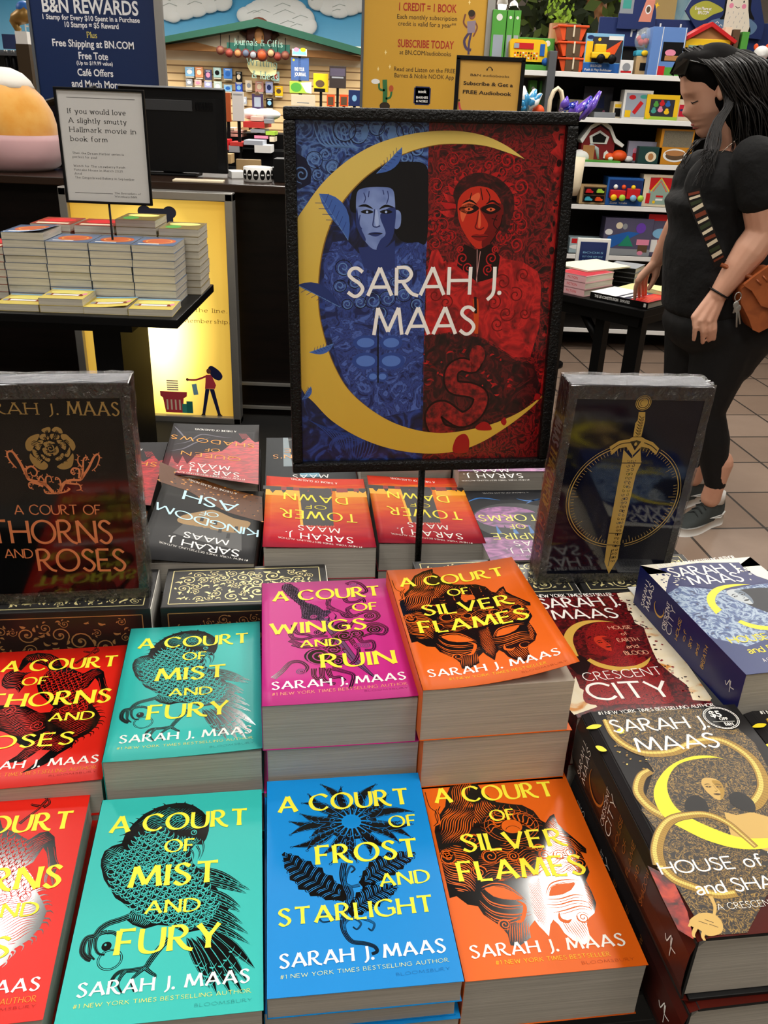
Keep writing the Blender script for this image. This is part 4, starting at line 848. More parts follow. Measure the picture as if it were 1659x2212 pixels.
def art_flame(mk,co,w,h):
    D=mk();tex=ramp_mat('gold_filigree_print',[(.40,'#140d05'),(.485,'#3a280c'),(.52,'#b08a38'),(.555,'#3a280c'),(.66,'#140d05')],120,3,3.0,.4)
    redp=ramp_mat('ember_red_print',[(.35,'#3b0d0a'),(.5,'#8f1d12'),(.65,'#b8391a')],60,4,1.5,.4)
    D.poly(_p('224 2286 796 2349 1294 2288 1415 1816 1355 1405 766 373 370 9 44 17 68 182 56 400 3 650 141 856 87 1141 370 1562 355 1787 170 1880'),tex,.1)
    D.poly(_p('-82 616 52 494 37 210 -18 -1 -91 77 -92 323'),redp,.101)
    rnd=random.Random(8)
    for _ in range(150):
        a=rnd.random();x=12+rnd.gauss(18,11)+a*20;y=rnd.uniform(70,205)
        if x>3 and not inside((x,y),_p('577 2047 1670 1957 766 373 -9 513 87 1141')):D.leaf(x,y,x+rnd.uniform(1.5,3.4),y+rnd.uniform(-2,2),1.5,rnd.choice((GOLDP,GOLDL,GOLDD)),.13,.1)
    serpent(D,_p('200 2224 207 1976 355 1787 623 1765 866 1862 1104 1882 1238 1752 1287 1557 1219 1310 1056 1137 918 1100'),7,11,GOLDP,GOLDL,GOLDD,.14)
    serpent(D,_p('257 1061 174 1165 142 1335 237 1501 343 1564'),10,7,GOLDP,GOLDL,GOLDD,.14)
    for c in(_p('-21 2127 52 2173 134 2162 76 2119'),_p('-19 1896 35 1891 61 1831 -1 1832'),_p('244 2074 302 2111 314 2068 264 2032')):D.curve(c,MOON,.14,4)
    face(D,*_p('785 1313')[0],24,mat('gold_skin','#caa55a',.4),GOLDP,GOLDD,.17,-6)
    for c in(_p('446 1141 516 1235 606 1260 651 1189 621 1077 548 1084 474 1090'),_p('872 1237 978 1262 1040 1155 992 1044 902 1068 847 1139')):D.curve(c,mat('soot_print','#14110f',.4),.175,4)
    D.poly(_p('745 1066 828 1026 968 1046 1106 970 917 637 675 807'),mat('gold_skin','',.4),.165)
    crescent(D,_p('1052 1639 927 1697 759 1696 558 1619 392 1488 268 1324 230 1161 255 1030 352 912 482 795 682 702 923 692 1221 773'),_p('1052 1639 955 1668 770 1661 609 1611 483 1498 394 1347 374 1181 422 1063 550 933 738 809 973 780 1226 780'),MOON,.2)
    serpent(D,_p('8 607 45 746 155 915 292 1027 459 1059 606 1046 715 957 774 828 819 705'),9.5,4,GOLDP,GOLDL,GOLDD,.22)
    serpent(D,_p('20 606 69 479 173 402 308 324 458 323'),8,6,GOLDP,GOLDL,GOLDD,.16)
    hand=mat('gold_skin','',.4)
    D.curve(_p('30 149 128 189 218 168 236 93 191 26 96 12 55 63 9 103'),hand,.2,5)
    for c in(_p('258 316 248 228 196 146'),_p('122 177 52 147 -7 93'),_p('67 110 3 44 -8 10'),_p('103 70 55 16 54 -19')):band(D,c,7 if c[0][1]>40 else 3,1.6,hand,.21)
    for c in _p('158 137 173 99 110 130'):D.line([(c[0]-3,c[1]),(c[0]+2,c[1]-3)],.5,GOLDD,.22)
    D.build('cover_artwork',co)
    D=mk();D.text('SARAH J.',21.6,110.9,205.6,205.1,15.9,WHITE,'sans',.3);D.text('MAAS',33.9,109.1,178.9,179.9,17.7,WHITE,'sans',.3);D.build('author_lettering',co)
    D=mk();D.text('HOUSE of',-0.4,78.8,52.6,53.5,10.7,WHITE,'sans',.3);D.text('FLAME',88.4,152.9,53.7,54.5,11.6,WHITE,'sans',.3)
    D.text('and',17.7,39.5,33.4,33.7,10.3,WHITE,'sans',.3);D.text('SHADOW',46.5,122.5,33.8,34.3,10.9,WHITE,'sans',.3)
    D.text('A CRESCENT CITY NOVEL',26.2,114.6,19.9,20.3,5.0,WHITE,'sans_thin',.3);D.build('title_lettering',co)
    D=mk();D.text(Q,15.9,130.0,229.5,233.1,4.4,WHITE,'sans',.3);D.build('small_print',co)
def sticker(co,mk):
    D=mk();(x,y),(ex,ey),(tx,ty)=_p('1277 2165 1448 2127 1366 2326');r=abs(ex-x);q=abs(ty-y);bk=mat('sticker_black','#0b0b0b',.25)
    D.disc(x,y,r,q,bk,.4,40);D.ring(x,y,r*.93,q*.93,.7,WHITE,.42);D.ring(x,y,r*.84,q*.84,.5,WHITE,.42)
    for k in range(36):D.disc(x+math.cos(k*.1745)*r*.885,y+math.sin(k*.1745)*q*.885,.35,.35,WHITE,.43,6)
    D.text('$5',x-r*.5,x+r*.14,y+q*.12,y+q*.1,q*.52,WHITE,'plainbold',.45);D.text('OFF',x-r*.15,x+r*.33,y-q*.2,y-q*.22,q*.24,WHITE,'plainbold',.45)
    D.line([(x-r*.6,y-q*.3),(x+r*.6,y-q*.34)],.5,WHITE,.44);D.text('B&N',x-r*.05,x+r*.42,y-q*.66,y-q*.68,q*.26,WHITE,'plainbold',.45);D.build('price_sticker',co)

def hardcover(pose,w,h,t,jacket,art,label,group,spine_art=True,stick=False):
    root=empty('hardcover_book',(pose[0],pose[1],pose[2]-t),R(pose[3]),label,'book',group)
    bd=mat('black_book_cloth','#0d0d0e',.6);ov=.0035
    pg=MB();cur=[(-w/2+.004,.004)]+[(w/2-ov-.002,.004),(w/2-ov-.006,t/2),(w/2-ov-.002,t-.004),(-w/2+.014,t-.004),(-w/2+.006,t*.8),(-w/2+.004,t*.5)]
    pg.prism(cur,-h/2+ov,h/2-ov,PAGES,'xz');pg.build('page_block',root)
    bb=MB();bb.box((.004,0,.0015),(w-.008,h,.003),bd,0,.0006);bb.box((.004,0,t-.0019),(w-.008,h,.003),bd,0,.0006);bb.box((-w/2+.0022,0,t/2),(.002,h,t-.008),bd);bb.build('boards',root)
    # dust jacket wraps spine and both boards
    sec=[(w/2+.0006,.0),(-w/2+.010,0),(-w/2+.002,.003),(-w/2-.001,t*.25),(-w/2-.0015,t*.5),(-w/2-.001,t*.75),(-w/2+.002,t-.003),(-w/2+.010,t),(w/2+.0006,t)]
    jk=MB();n=len(sec);th=.0003;ins=[(x+(th if 1<i<n-2 else 0),z+(th if i<3 else(-th if i>n-4 else 0)))for i,(x,z)in enumerate(sec)]
    vs=[(x,y,z)for y in(-h/2,h/2)for x,z in sec]+[(x,y,z)for y in(-h/2,h/2)for x,z in ins];fs=[]
    for i in range(n-1):fs+=[(i,i+1,n+i+1,n+i),(2*n+i+1,2*n+i,3*n+i,3*n+i+1),(i+1,i,2*n+i,2*n+i+1),(n+i,n+i+1,3*n+i+1,3*n+i)]
    fs+=[(0,n,3*n,2*n),(n-1,3*n-1,4*n-1,2*n-1)]
    jk.add(vs,fs,jacket,None,False);jo=jk.build('dust_jacket',root)
    mk=lambda:Draw(lambda u,v,q:Vector((u/1000-w/2,v/1000-h/2,t+.0002+q/1000)))
    if art:art(mk,jo,w*1000,h*1000)
    if stick:sticker(root,mk)
    if spine_art:
        T_=t*1000;H=h*1000;D=Draw(lambda u,v,q:Vector((-w/2-.0016-q/1000,v/1000-h/2,u/1000)))
        D.text('SARAH J.',T_*.2,T_*.8,H*.885,H*.885,7,WHITE,'sans_thin',.2);D.text('MAAS',T_*.22,T_*.8,H*.835,H*.835,8.5,WHITE,'sans_thin',.2)
        arc_crescent(D,T_*.52,H*.74,T_*.22,T_*.25,2.6,mat('copper_print','#b06a2a',.4),.2,60,300)
        D.text('CRESCENT',T_*.2,T_*.8,H*.635,H*.635,6,WHITE,'sans_thin',.2);D.text('CITY',T_*.22,T_*.82,H*.575,H*.575,10.5,WHITE,'sans_thin',.2)
        sm=mat('copper_print','',.4)
        for tx,yy in(('HOUSE',.51),('OF',.455),('FLAME',.40),('AND',.345),('SHADOW',.285)):D.text(tx,T_*(.24 if len(tx)>3 else .4),T_*(.78 if len(tx)>3 else .6),H*yy,H*yy,5.2,sm,'sans_thin',.2)
        D.line([(T_*.5,H*.06),(T_*.48,H*.09),(T_*.6,H*.1),(T_*.45,H*.115),(T_*.5,H*.13)],1.0,WHITE,.2,3);D.line([(T_*.35,H*.085),(T_*.6,H*.092)],.8,WHITE,.2)
        D.build('spine_lettering',jo)
    return root
fp=(0.278,0.52,0.952,8.2,0.15,0.235);G3='hardcovers with the gold serpent jacket'
hardcover(fp,.15,.235,.066,FLM,art_flame,'thick black hardcover with a gold serpent jacket and a round discount sticker',G3,True,True)
hardcover((fp[0]+.004,fp[1]-.004,fp[2]-.066,fp[3]+1.0),.15,.235,.066,FLM,None,'lower black hardcover carrying the one with the round sticker',G3)
hardcover((fp[0]+.158,fp[1]+.021,fp[2]-.008,fp[3]),.15,.235,.062,FLM,art_flame,'second gold serpent hardcover cut off by the picture edge, without sticker',G3)
hardcover((fp[0]+.158,fp[1]+.020,fp[2]-.070,fp[3]),.15,.235,.062,FLM,None,'hardcover under the second gold serpent book at the picture edge',G3)

# ---- red crescent novel
CREAM=ramp_mat('torn_cream_print',[(.3,'#f4ead2'),(.55,'#efe0bd'),(.68,'#d9903a'),(.8,'#b8561c')],38,4,1.0,.4)
EBM=ramp_mat('dark_red_marbling',[(.3,'#190608'),(.48,'#4a0c10'),(.6,'#7c1418'),(.75,'#2a080a')],90,4,2.5,.35)
def art_earth(mk,co,w,h):
    D=mk();rd=ramp_mat('crimson_lace_print',[(.35,'#3a080b'),(.48,'#a3161a'),(.56,'#5c0c10'),(.7,'#b3201f')],130,3,3.0,.35);sk=mat('red_face','#c2301c',.4);sh=mat('red_face_shade','#7a1413',.4);dk=mat('red_black','#1c0608',.4)
    D.poly(_p('1341 2087 1590 2106 1433 94 1395 54 1232 94 1293 321 1270 395 1222 547 1185 728 1221 931 1274 1142 1330 1361 1272 1456 1306 1601 1310 1723 1362 1874 1307 1912'),CREAM,.1)
    D.poly(_p('374 1840 360 1485 319 1377 338 1604'),CREAM,.1);D.poly(_p('79 392 226 608 197 423 256 345 251 123 -16 42 -35 141'),CREAM,.1)
    rnd=random.Random(3)
    for a in _p('1307 1912 1310 1723 1272 1456 1330 1361 1274 1142 1236 929 1185 728 1222 547 1270 395 1246 234 1382 1839 1292 1424'):
        for _ in range(7):D.disc(a[0]+rnd.gauss(2,4),a[1]+rnd.gauss(0,6),rnd.uniform(.5,2.2),rnd.uniform(.5,1.6),dk if rnd.random()<.6 else rd,.12,7,rnd.random())
    D.curve(_p('714 1440 924 1530 1070 1394 1036 1172 834 877 711 893 549 967 582 1204'),rd,.11)
    D.curve(_p('166 201 358 590 577 808 803 881 1049 849 1125 610 1072 257 999 86 578 122'),rd,.115)
    face(D,*_p('770 1119')[0],27,sk,sh,dk,.16,4)
    D.poly(_p('265 901 416 958 487 820 329 594 259 652 232 778'),dk,.13)
    crescent(D,_p('1049 1499 869 1561 679 1561 505 1467 378 1313 304 1105 314 946'),_p('1049 1499 873 1531 683 1487 537 1377 444 1222 410 1064 391 935'),mat('earth_moon','#d5a94c',.35),.2)
    crescent(D,_p('451 850 516 741 667 651 883 637 1040 696 1157 829'),_p('497 883 582 782 725 708 897 700 1033 748 1157 829'),mat('earth_moon','',.35),.2)
    D.build('cover_artwork',co)
    D=mk();D.text('NEW YORK TIMES BESTSELLER',36.5,127.3,210.6,203.6,6.4,WHITE,'sans',.3);D.text('SARAH J.',33.5,126.9,187.6,182.8,19.8,WHITE,'sans',.3);D.text('MAAS',39.9,114.4,163.2,158.6,19.3,WHITE,'sans',.3);D.build('author_lettering',co)
    D=mk();pk=mat('peach_print','#e2a184',.4)
    for t in(('HOUSE',93.1,118.7,136.9,135.1,6.2),('of',101.9,108.6,124.4,124.4,5.6),('EARTH',92.8,116.3,112.6,111.5,6.4),('and',97.0,110.5,100.2,100.0,6.1),('BLOOD',90.1,115.9,88.9,87.3,6.6)):D.text(*t,pk,'sans',.3)
    D.text('CRESCENT',29.9,114.1,52.1,52.1,12.9,WHITE,'sans_thin',.3);D.text('CITY',25.2,108.0,22.9,16.9,25.0,WHITE,'sans',.3);D.build('title_lettering',co)
ep=(0.237,0.756,0.935,11.5,0.14,0.21);stack('paperback_book',ep,2,.0575,EBM,.14,.21,'dark red paperback with torn cream edge and a gold crescent moon',['paperback beneath the dark red crescent cover'],'dark red crescent paperbacks',art_earth)

# ---- blue crescent novel
SKM=mat('navy_cover','#141d5c',.3)
def art_sky(mk,co,w,h):
    D=mk();cr=mat('cream_torn_paper','#e9e4d2',.4);wg=ramp_mat('storm_feather_print',[(.3,'#141c40'),(.45,'#3c5a90'),(.55,'#a9bccd'),(.65,'#4c6a98'),(.8,'#1a2450')],70,4,2.5,.35)
    D.rect(0,h*.9,w,h,cr,.1);D.poly([(0,h),(0,h*.72),(w*.12,h*.84),(w*.2,h*.9)],cr,.1);D.poly([(w,h),(w,h*.68),(w*.86,h*.8),(w*.82,h*.92)],cr,.1)
    D.poly([(w*.12,h*.95),(w*.5,h*.98),(w*.85,h*.95),(w*.82,h*.84),(w*.9,h*.74),(w*.5,h*.68),(w*.3,h*.74),(w*.22,h*.84)],SKM,.11)
    D.poly([(0,h*.15),(0,h*.70),(w*.15,h*.76),(w*.4,h*.70),(w,h*.72),(w,h*.15)],wg,.105)
    D.poly([(0,0),(w,0),(w,h*.2),(w*.6,h*.28),(w*.2,h*.2),(0,h*.3)],mat('navy_wash','#1f3068',.35),.12)
    rnd=random.Random(6)
    for _ in range(60):D.disc(w*rnd.choice((.1,.2,.85,.8))+rnd.gauss(0,5),h*.84+rnd.gauss(0,9),rnd.uniform(.5,2.4),rnd.uniform(.5,1.8),rnd.choice((SKM,cr)),.125,7)
    D.curve([(w*.48,h*.64),(w*.8,h*.68),(w,h*.6),(w,h*.42),(w*.7,h*.4)],mat('dark_hair_print','#15171f',.4),.15)
    (x,y),=_p('767 1266');face(D,x,y,30,mat('pale_face','#b9c0c4',.4),mat('pale_face_shade','#6f7d8c',.4),mat('dark_hair_print','',.4),.18,14)
    crescent(D,_p('1018 1489 836 1525 601 1488 412 1349 323 1186 297 992'),_p('1018 1489 843 1480 655 1434 499 1321 413 1187 406 1059'),MOON,.2)
    crescent(D,_p('438 820 503 716 649 641 889 630 1126 727'),_p('492 852 579 758 710 705 916 692 1126 727'),MOON,.2)
    D.build('cover_artwork',co)
    D=mk();D.text(Q,18.6,120.8,199.0,206.1,6.6,WHITE,'sans',.3);D.text('SARAH J.',25.5,110.5,176.6,177.6,18.7,WHITE,'sans',.3);D.text('MAAS',37.6,100.7,156.8,156.9,18.8,WHITE,'sans',.3);D.build('author_lettering',co)
    D=mk();D.text('HOUSE of SKY',15.9,105.9,48.2,49.9,10.2,MOON,'sans',.3);D.text('and BREATH',23.7,95.4,29.9,31.3,9.2,MOON,'sans',.3);D.text('A CRESCENT CITY NOVEL',29.5,84.0,15.3,16.0,5.2,WHITE,'sans_thin',.3);D.build('title_lettering',co)
    T_=50;H=h;D=Draw(lambda u,v,q:Vector((-.07-.0002-q/1000,v/1000-h/2000,u/1000)))
    D.text('SARAH J.',8,42,H*.885,H*.885,7,WHITE,'sans',.1);D.text('MAAS',10,42,H*.83,H*.83,9,WHITE,'sans',.1);arc_crescent(D,25,H*.745,9,10,2.4,mat('earth_moon','',.35),.1,60,300)
    D.text('CRESCENT',8,42,H*.655,H*.655,6.5,WHITE,'sans',.1);D.text('CITY',9,42,H*.60,H*.60,10,WHITE,'sans_thin',.1)
    for tx,yy in(('HOUSE',.535),('of',.475),('SKY',.415),('and',.355),('BREATH',.29)):D.text(tx,12 if len(tx)>3 else 19,38 if len(tx)>3 else 31,H*yy,H*yy,5.2,mat('earth_moon','',.35),'sans',.1)
    D.line([(25,H*.05),(24,H*.08),(30,H*.09),(22,H*.105),(25,H*.12)],1.0,WHITE,.1,3);D.line([(18,H*.075),(30,H*.082)],.8,WHITE,.1)
    D.build('spine_lettering',co)
sp=(0.385,0.765,0.985,13.0,0.14,0.207);paperback('paperback_book',.14,.207,.0495,SKM,sp,art_sky,0,SKM,PAGES,'thick navy paperback with a yellow crescent resting over a patterned box','book','navy crescent paperbacks')

# ---------------------------------------------------------------- the black display table
BLACKW=mat('black_lacquer','#050506',.5,spec=.15)
tb=empty('display_table',(.1,.9,0),R(8.2),'black book display table carrying all the colourful novels and the poster sign','table')
m=MB();m.box((-.17,.02,.80),(1.16,.97,.04),BLACKW,0,.004);m.build('tabletop',tb)
m=MB()
for c,d in(((-.17,-.42,.74),(1.04,.03,.08)),((-.17,.46,.74),(1.04,.03,.08)),((-.70,.02,.74),(.03,.85,.08)),((.36,.02,.74),(.03,.85,.08))):m.box(c,d,BLACKW)
m.build('apron',tb)
for x in(-.70,.36):
    for y in(-.42,.46):m=MB();m.box((x,y,.35),(.07,.07,.70),BLACKW,0,.003);m.build('leg',tb)

# ---------------------------------------------------------------- patterned gold boxes lying flat
DKBOX=mat('charcoal_box_card','#1c1b1b',.4,coat=.1);GFOIL=mat('pale_gold_foil','#e2d496',.35,.25);CFOIL=mat('copper_gold_foil','#c08c56',.35,.3);BRN=mat('dark_brown_box_card','#2c1d1a',.35)
WEDGE=mat('white_card_edge','#dedad0',.7)
def gold_box(x,y,yaw,w,d,label,seed,front=True):
    """x, y: front left corner; top at .935"""
    o=empty('slipcase_box',(x,y,.82),R(yaw),label,'box','patterned gold boxes lying flat');h=.1148
    m=MB();m.box((w/2,d/2,h/2),(w,d,h),DKBOX,0,.0012);m.build('case',o)
    m=MB();m.box((w+.0006,d/2,h/2),(.0008,d*.98,h*.98),WEDGE);m.build('open_edge',o)
    W,D_,H=w*1000,d*1000,h*1000
    D=Draw(lambda u,v,q:Vector((u/1000,v/1000,h+q/1000)));filigree(D,8,7,W-8,D_-7,GFOIL,seed,70,BRN if False else None);D.build('foil_pattern',o)
    if front:D=Draw(lambda u,v,q:Vector((u/1000,-q/1000,v/1000)));filigree(D,8,8,W-9,H-8,CFOIL,seed+9,60,BRN);D.build('foil_pattern',o)
def fr(p,a,L):return(p[0]+L*math.cos(R(a)),p[1]+L*math.sin(R(a)))
gR=(-.2435,.7985);W_=.188
gold_box(gR[0],gR[1],8.2,W_,.088,'patterned gold box lying between the rose book and the magenta cover',3)
gL=fr(gR,8.2,-.199);gold_box(gL[0],gL[1],8.2,W_,.088,'patterned gold box under the shrink-wrapped rose book',5)
gLL=fr(gL,8.2,-.199);gold_box(gLL[0],gLL[1],8.2,W_,.088,'patterned gold box past the end of the rose book',6,False)
g3=fr(gR,8.2,.297);gold_box(g3[0],g3[1],8.2,W_,.088,'patterned gold box under the spine edge of the blue boxed book',7,False)
g4=fr(g3,8.2,.194);gold_box(g4[0],g4[1],8.2,.16,.088,'patterned gold box under the navy crescent paperback',8,False)

# ---------------------------------------------------------------- shrink-wrapped standing books
def film_mat(name,k0,k1,bump,rough):
    """clear wrap: mostly see-through, glossy where it crumples"""
    F=bpy.data.materials.new(name);F.use_nodes=True;nt=F.node_tree;nt.nodes.remove(nt.nodes['Principled BSDF']);N=nt.nodes.new;L=nt.links.new
    g=N('ShaderNodeBsdfGlossy');g.inputs['Roughness'].default_value=rough;t=N('ShaderNodeBsdfTransparent');mx=N('ShaderNodeMixShader')
    tc=N('ShaderNodeTexCoord');mp=N('ShaderNodeMapping');mp.inputs['Scale'].default_value=(70,70,40);n=N('ShaderNodeTexNoise');n.inputs['Detail'].default_value=6;n.inputs['Distortion'].default_value=2;n.inputs['Scale'].default_value=1.6
    b=N('ShaderNodeBump');b.inputs['Strength'].default_value=bump;b.inputs['Distance'].default_value=.004;lw=N('ShaderNodeLayerWeight');lw.inputs[0].default_value=.3;ma=N('ShaderNodeMath');ma.operation='MULTIPLY_ADD';ma.inputs[1].default_value=k1;ma.inputs[2].default_value=k0
    for a,c in((tc.outputs['Object'],mp.inputs[0]),(mp.outputs[0],n.inputs[0]),(n.outputs[0],b.inputs['Height']),(b.outputs[0],g.inputs['Normal']),(b.outputs[0],lw.inputs['Normal']),(lw.outputs['Fresnel'],ma.inputs[0]),(ma.outputs[0],mx.inputs[0]),(t.outputs[0],mx.inputs[1]),(g.outputs[0],mx.inputs[2]),(mx.outputs[0],nt.nodes['Material Output'].inputs[0])):L(a,c)
    return F
FILM=film_mat('shrink_film',.12,.6,.9,.12);FILM2=film_mat('shrink_film_flat',.0,.15,.02,.04)
def standing(V_,w,h,d,face_m,side_m,label,artf,spinef,film_bits):
    o,ux,uz=[Vector(v)for v in V_];uy=uz.cross(ux);M=Matrix(((ux.x,uy.x,uz.x,o.x),(ux.y,uy.y,uz.y,o.y),(ux.z,uy.z,uz.z,o.z),(0,0,0,1)))
    r=bpy.data.objects.new('boxed_book',None);col.objects.link(r);r.matrix_world=M;r.empty_display_size=.05;tag(r,label,'book','shrink-wrapped books standing upright')
    m=MB();m.box((w/2,d/2,h/2),(w,d,h),face_m,0,.001);b=m.build('book_body',r)
    m=MB();m.box((w/2,d/2,h+.0002),(w-.004,d-.006,.0006),mat('grey_page_top','#8d9097',.6));m.build('page_block',r)
    D=Draw(lambda u,v,q:Vector((u/1000,-q/1000,v/1000)));artf(D,w*1000,h*1000,b);D.build('cover_artwork',r)
    if spinef:D=Draw(lambda u,v,q:Vector((-q/1000,d-u/1000,v/1000)));spinef(D,d*1000,h*1000);D.build('spine_lettering',r)
    # film: a loose skin proud of the edges, crumpled at the head and sides
    bm=bmesh.new();bmesh.ops.create_cube(bm,size=1)
    bmesh.ops.subdivide_edges(bm,edges=bm.edges[:],cuts=15,use_grid_fill=True);rnd=random.Random(7)
    for v in bm.verts:
        c=Vector((v.co.x*2,v.co.y*2,v.co.z*2));e=sum(abs(abs(k)-1)<.01 for k in c)
        v.co=Vector((w/2+c.x*(w/2+.0009),d/2+c.y*(d/2+.0009),h/2+c.z*(h/2+.0012)))
        if not(abs(c.y+1)<.01 and abs(c.x)<.93 and abs(c.z)<.95):
            v.co+=Vector((rnd.uniform(-1,1),rnd.uniform(-1,1)*.6,rnd.uniform(0,1.6)))*.0006*e
    me=bpy.data.meshes.new('shrink_film');bm.to_mesh(me);bm.free();me.materials.append(FILM);me.materials.append(FILM2)
    for p in me.polygons:
        if p.normal.y<-.9 and abs(p.center.x-w/2)<w*.45 and abs(p.center.z-h/2)<h*.47:p.material_index=1
    f=link_mesh('shrink_film',me,r);return r
def art_rose(D,w,h,b):
    cf=mat('copper_foil_print','#dc8656',.35,.1);gf=mat('dull_gold_foil_print','#a5834a',.35,.15);bk=mat('rose_cover_black','#050505',.06,coat=.8)
    gp=gf
    pet=[_p('773 1982 730 1988 663 1955 624 1896 628 1826 670 1813 716 1884'),_p('798 2036 846 2062 885 2059 874 2010 821 2006'),_p('895 2029 935 2066 986 2047 997 1997 945 2004'),_p('782 1982 819 1996 862 1981 851 1931 801 1927 769 1953'),_p('876 1985 925 1991 963 1968 945 1934 883 1935'),_p('982 1983 1031 1982 1063 1946 1094 1905 1105 1845 1073 1805 1037 1877 981 1938'),_p('717 1894 756 1923 800 1917 775 1863 743 1818 715 1844'),
           _p('930 1919 979 1918 1014 1877 1002 1817 969 1838 947 1879'),_p('681 1825 715 1814 741 1743 730 1728 690 1759'),_p('986 1756 1029 1816 1046 1841 1048 1785 1020 1735'),_p('658 1785 688 1744 748 1722 811 1659 787 1608 732 1605 676 1653 645 1725'),_p('898 1631 929 1656 1017 1715 1070 1775 1072 1713 1044 1632 986 1601 931 1604'),_p('756 1783 804 1741 842 1720 824 1689 775 1721'),_p('891 1718 941 1758 976 1787 975 1736 925 1697'),_p('797 1892 845 1916 879 1910 913 1890 876 1880 818 1852'),_p('780 1833 817 1842 828 1791 860 1760 823 1751 791 1782'),_p('895 1820 927 1859 938 1808 915 1768 878 1759')]
    for p in pet:
        D.curve(p,gp,.12,5);cx=sum(q[0]for q in p)/len(p);cy=sum(q[1]for q in p)/len(p)
        X,Y_=_p('857 1821')[0]
        for k in range(5):a=p[k%len(p)];t=.25;D.line([(cx+(X-cx)*.35+(a[0]-cx)*.3,cy+(Y_-cy)*.35+(a[1]-cy)*.3),(cx+(X-cx)*.05+(a[0]-cx)*.25,cy+(Y_-cy)*.05+(a[1]-cy)*.25)],.7,bk,.14)
    (x,y),=_p('859 1836')
    for k in range(7):D.ring(x,y,3+k*.2,3.4,.5,gp,.13,k*60,k*60+45)if k<6 else None
    D.spiral(x,y,.5,6.5,0,2.0,.8,gp,.13)
    for c,w0,w1 in((_p('502 1627 472 1669 438 1740 438 1801 484 1810 519 1748 552 1666 588 1542 617 1490 747 1444 825 1336'),1.2,3.6),(_p('593 1511 588 1604 647 1643 694 1591 678 1539 642 1541 630 1582'),2.6,.8),(_p('747 1444 697 1477 722 1528 745 1496 764 1433'),2.4,.8),(_p('761 1412 775 1516 817 1525 824 1473 795 1463'),1.8,.7),(_p('734 1413 675 1446 604 1459 597 1407 635 1385'),2.4,.7),(_p('860 1324 906 1397 907 1481 875 1513 862 1482'),2.2,.7),
                      (_p('739 1381 752 1339 824 1331 936 1343 990 1373 978 1384'),1.4,2.0),(_p('892 1355 949 1448 1026 1477 1119 1484 1151 1608 1171 1711 1210 1730 1187 1690'),3.6,.9),(_p('1119 1484 1206 1607 1274 1729 1314 1758 1327 1717 1290 1625 1239 1575'),2.8,.8),(_p('1101 1495 1112 1589 1060 1611 1028 1570 1051 1539 1072 1559'),2.4,.8),(_p('1151 1608 1112 1671 1119 1733 1139 1742'),1.8,.6),(_p('967 1447 1039 1434 1093 1422 1105 1369 1058 1360'),2.4,.8)):
        P=catmull(c,6);n=len(P);D.tris(*stroke_poly([(q.x,q.y)for q in P],[w0+(w1-w0)*i/(n-1)for i in range(n)]),cf,.12)
        for i in range(3,n-2,5):q=P[i];t=(P[i+1]-P[i-1]).normalized();D.poly([(q.x-t.y*1.0,q.y+t.x*1.0),(q.x-t.y*3.2+t.x,q.y+t.x*3.2+t.y),(q.x-t.y*1+t.x*1.5,q.y+t.x+t.y*1.5)],cf,.121)
    D.text('SARAH J.',8.9,97.9,222.9,219.6,11.5,gf,'serif',.2);D.text('MAAS',107.6,156.9,219.3,217.6,13.8,gf,'serif',.2)
    D.text('A COURT OF',41.3,127.4,110.4,107.0,10.9,cf,'rose',.2);D.text('THORNS',13.0,136.0,77.4,72.4,26.7,cf,'rose',.2)
    D.text('AND',24.3,52.1,59.1,57.7,10.7,cf,'rose',.2);D.text('ROSES',57.0,147.0,41.5,37.6,26.1,cf,'rose',.2)
ROSEB=mat('rose_cover_black','#050505',.06,coat=.8);NAVYB=mat('navy_black_cover','#0d0f1c',.07,coat=.8)
standing(((-0.4271,0.7893,0.93433),(0.98511,0.17193,0.0),(0.0,0.0,1.0)),.169,.251,.037,ROSEB,ROSEB,'black shrink-wrapped book with a copper rose, standing upright',art_rose,None,1)
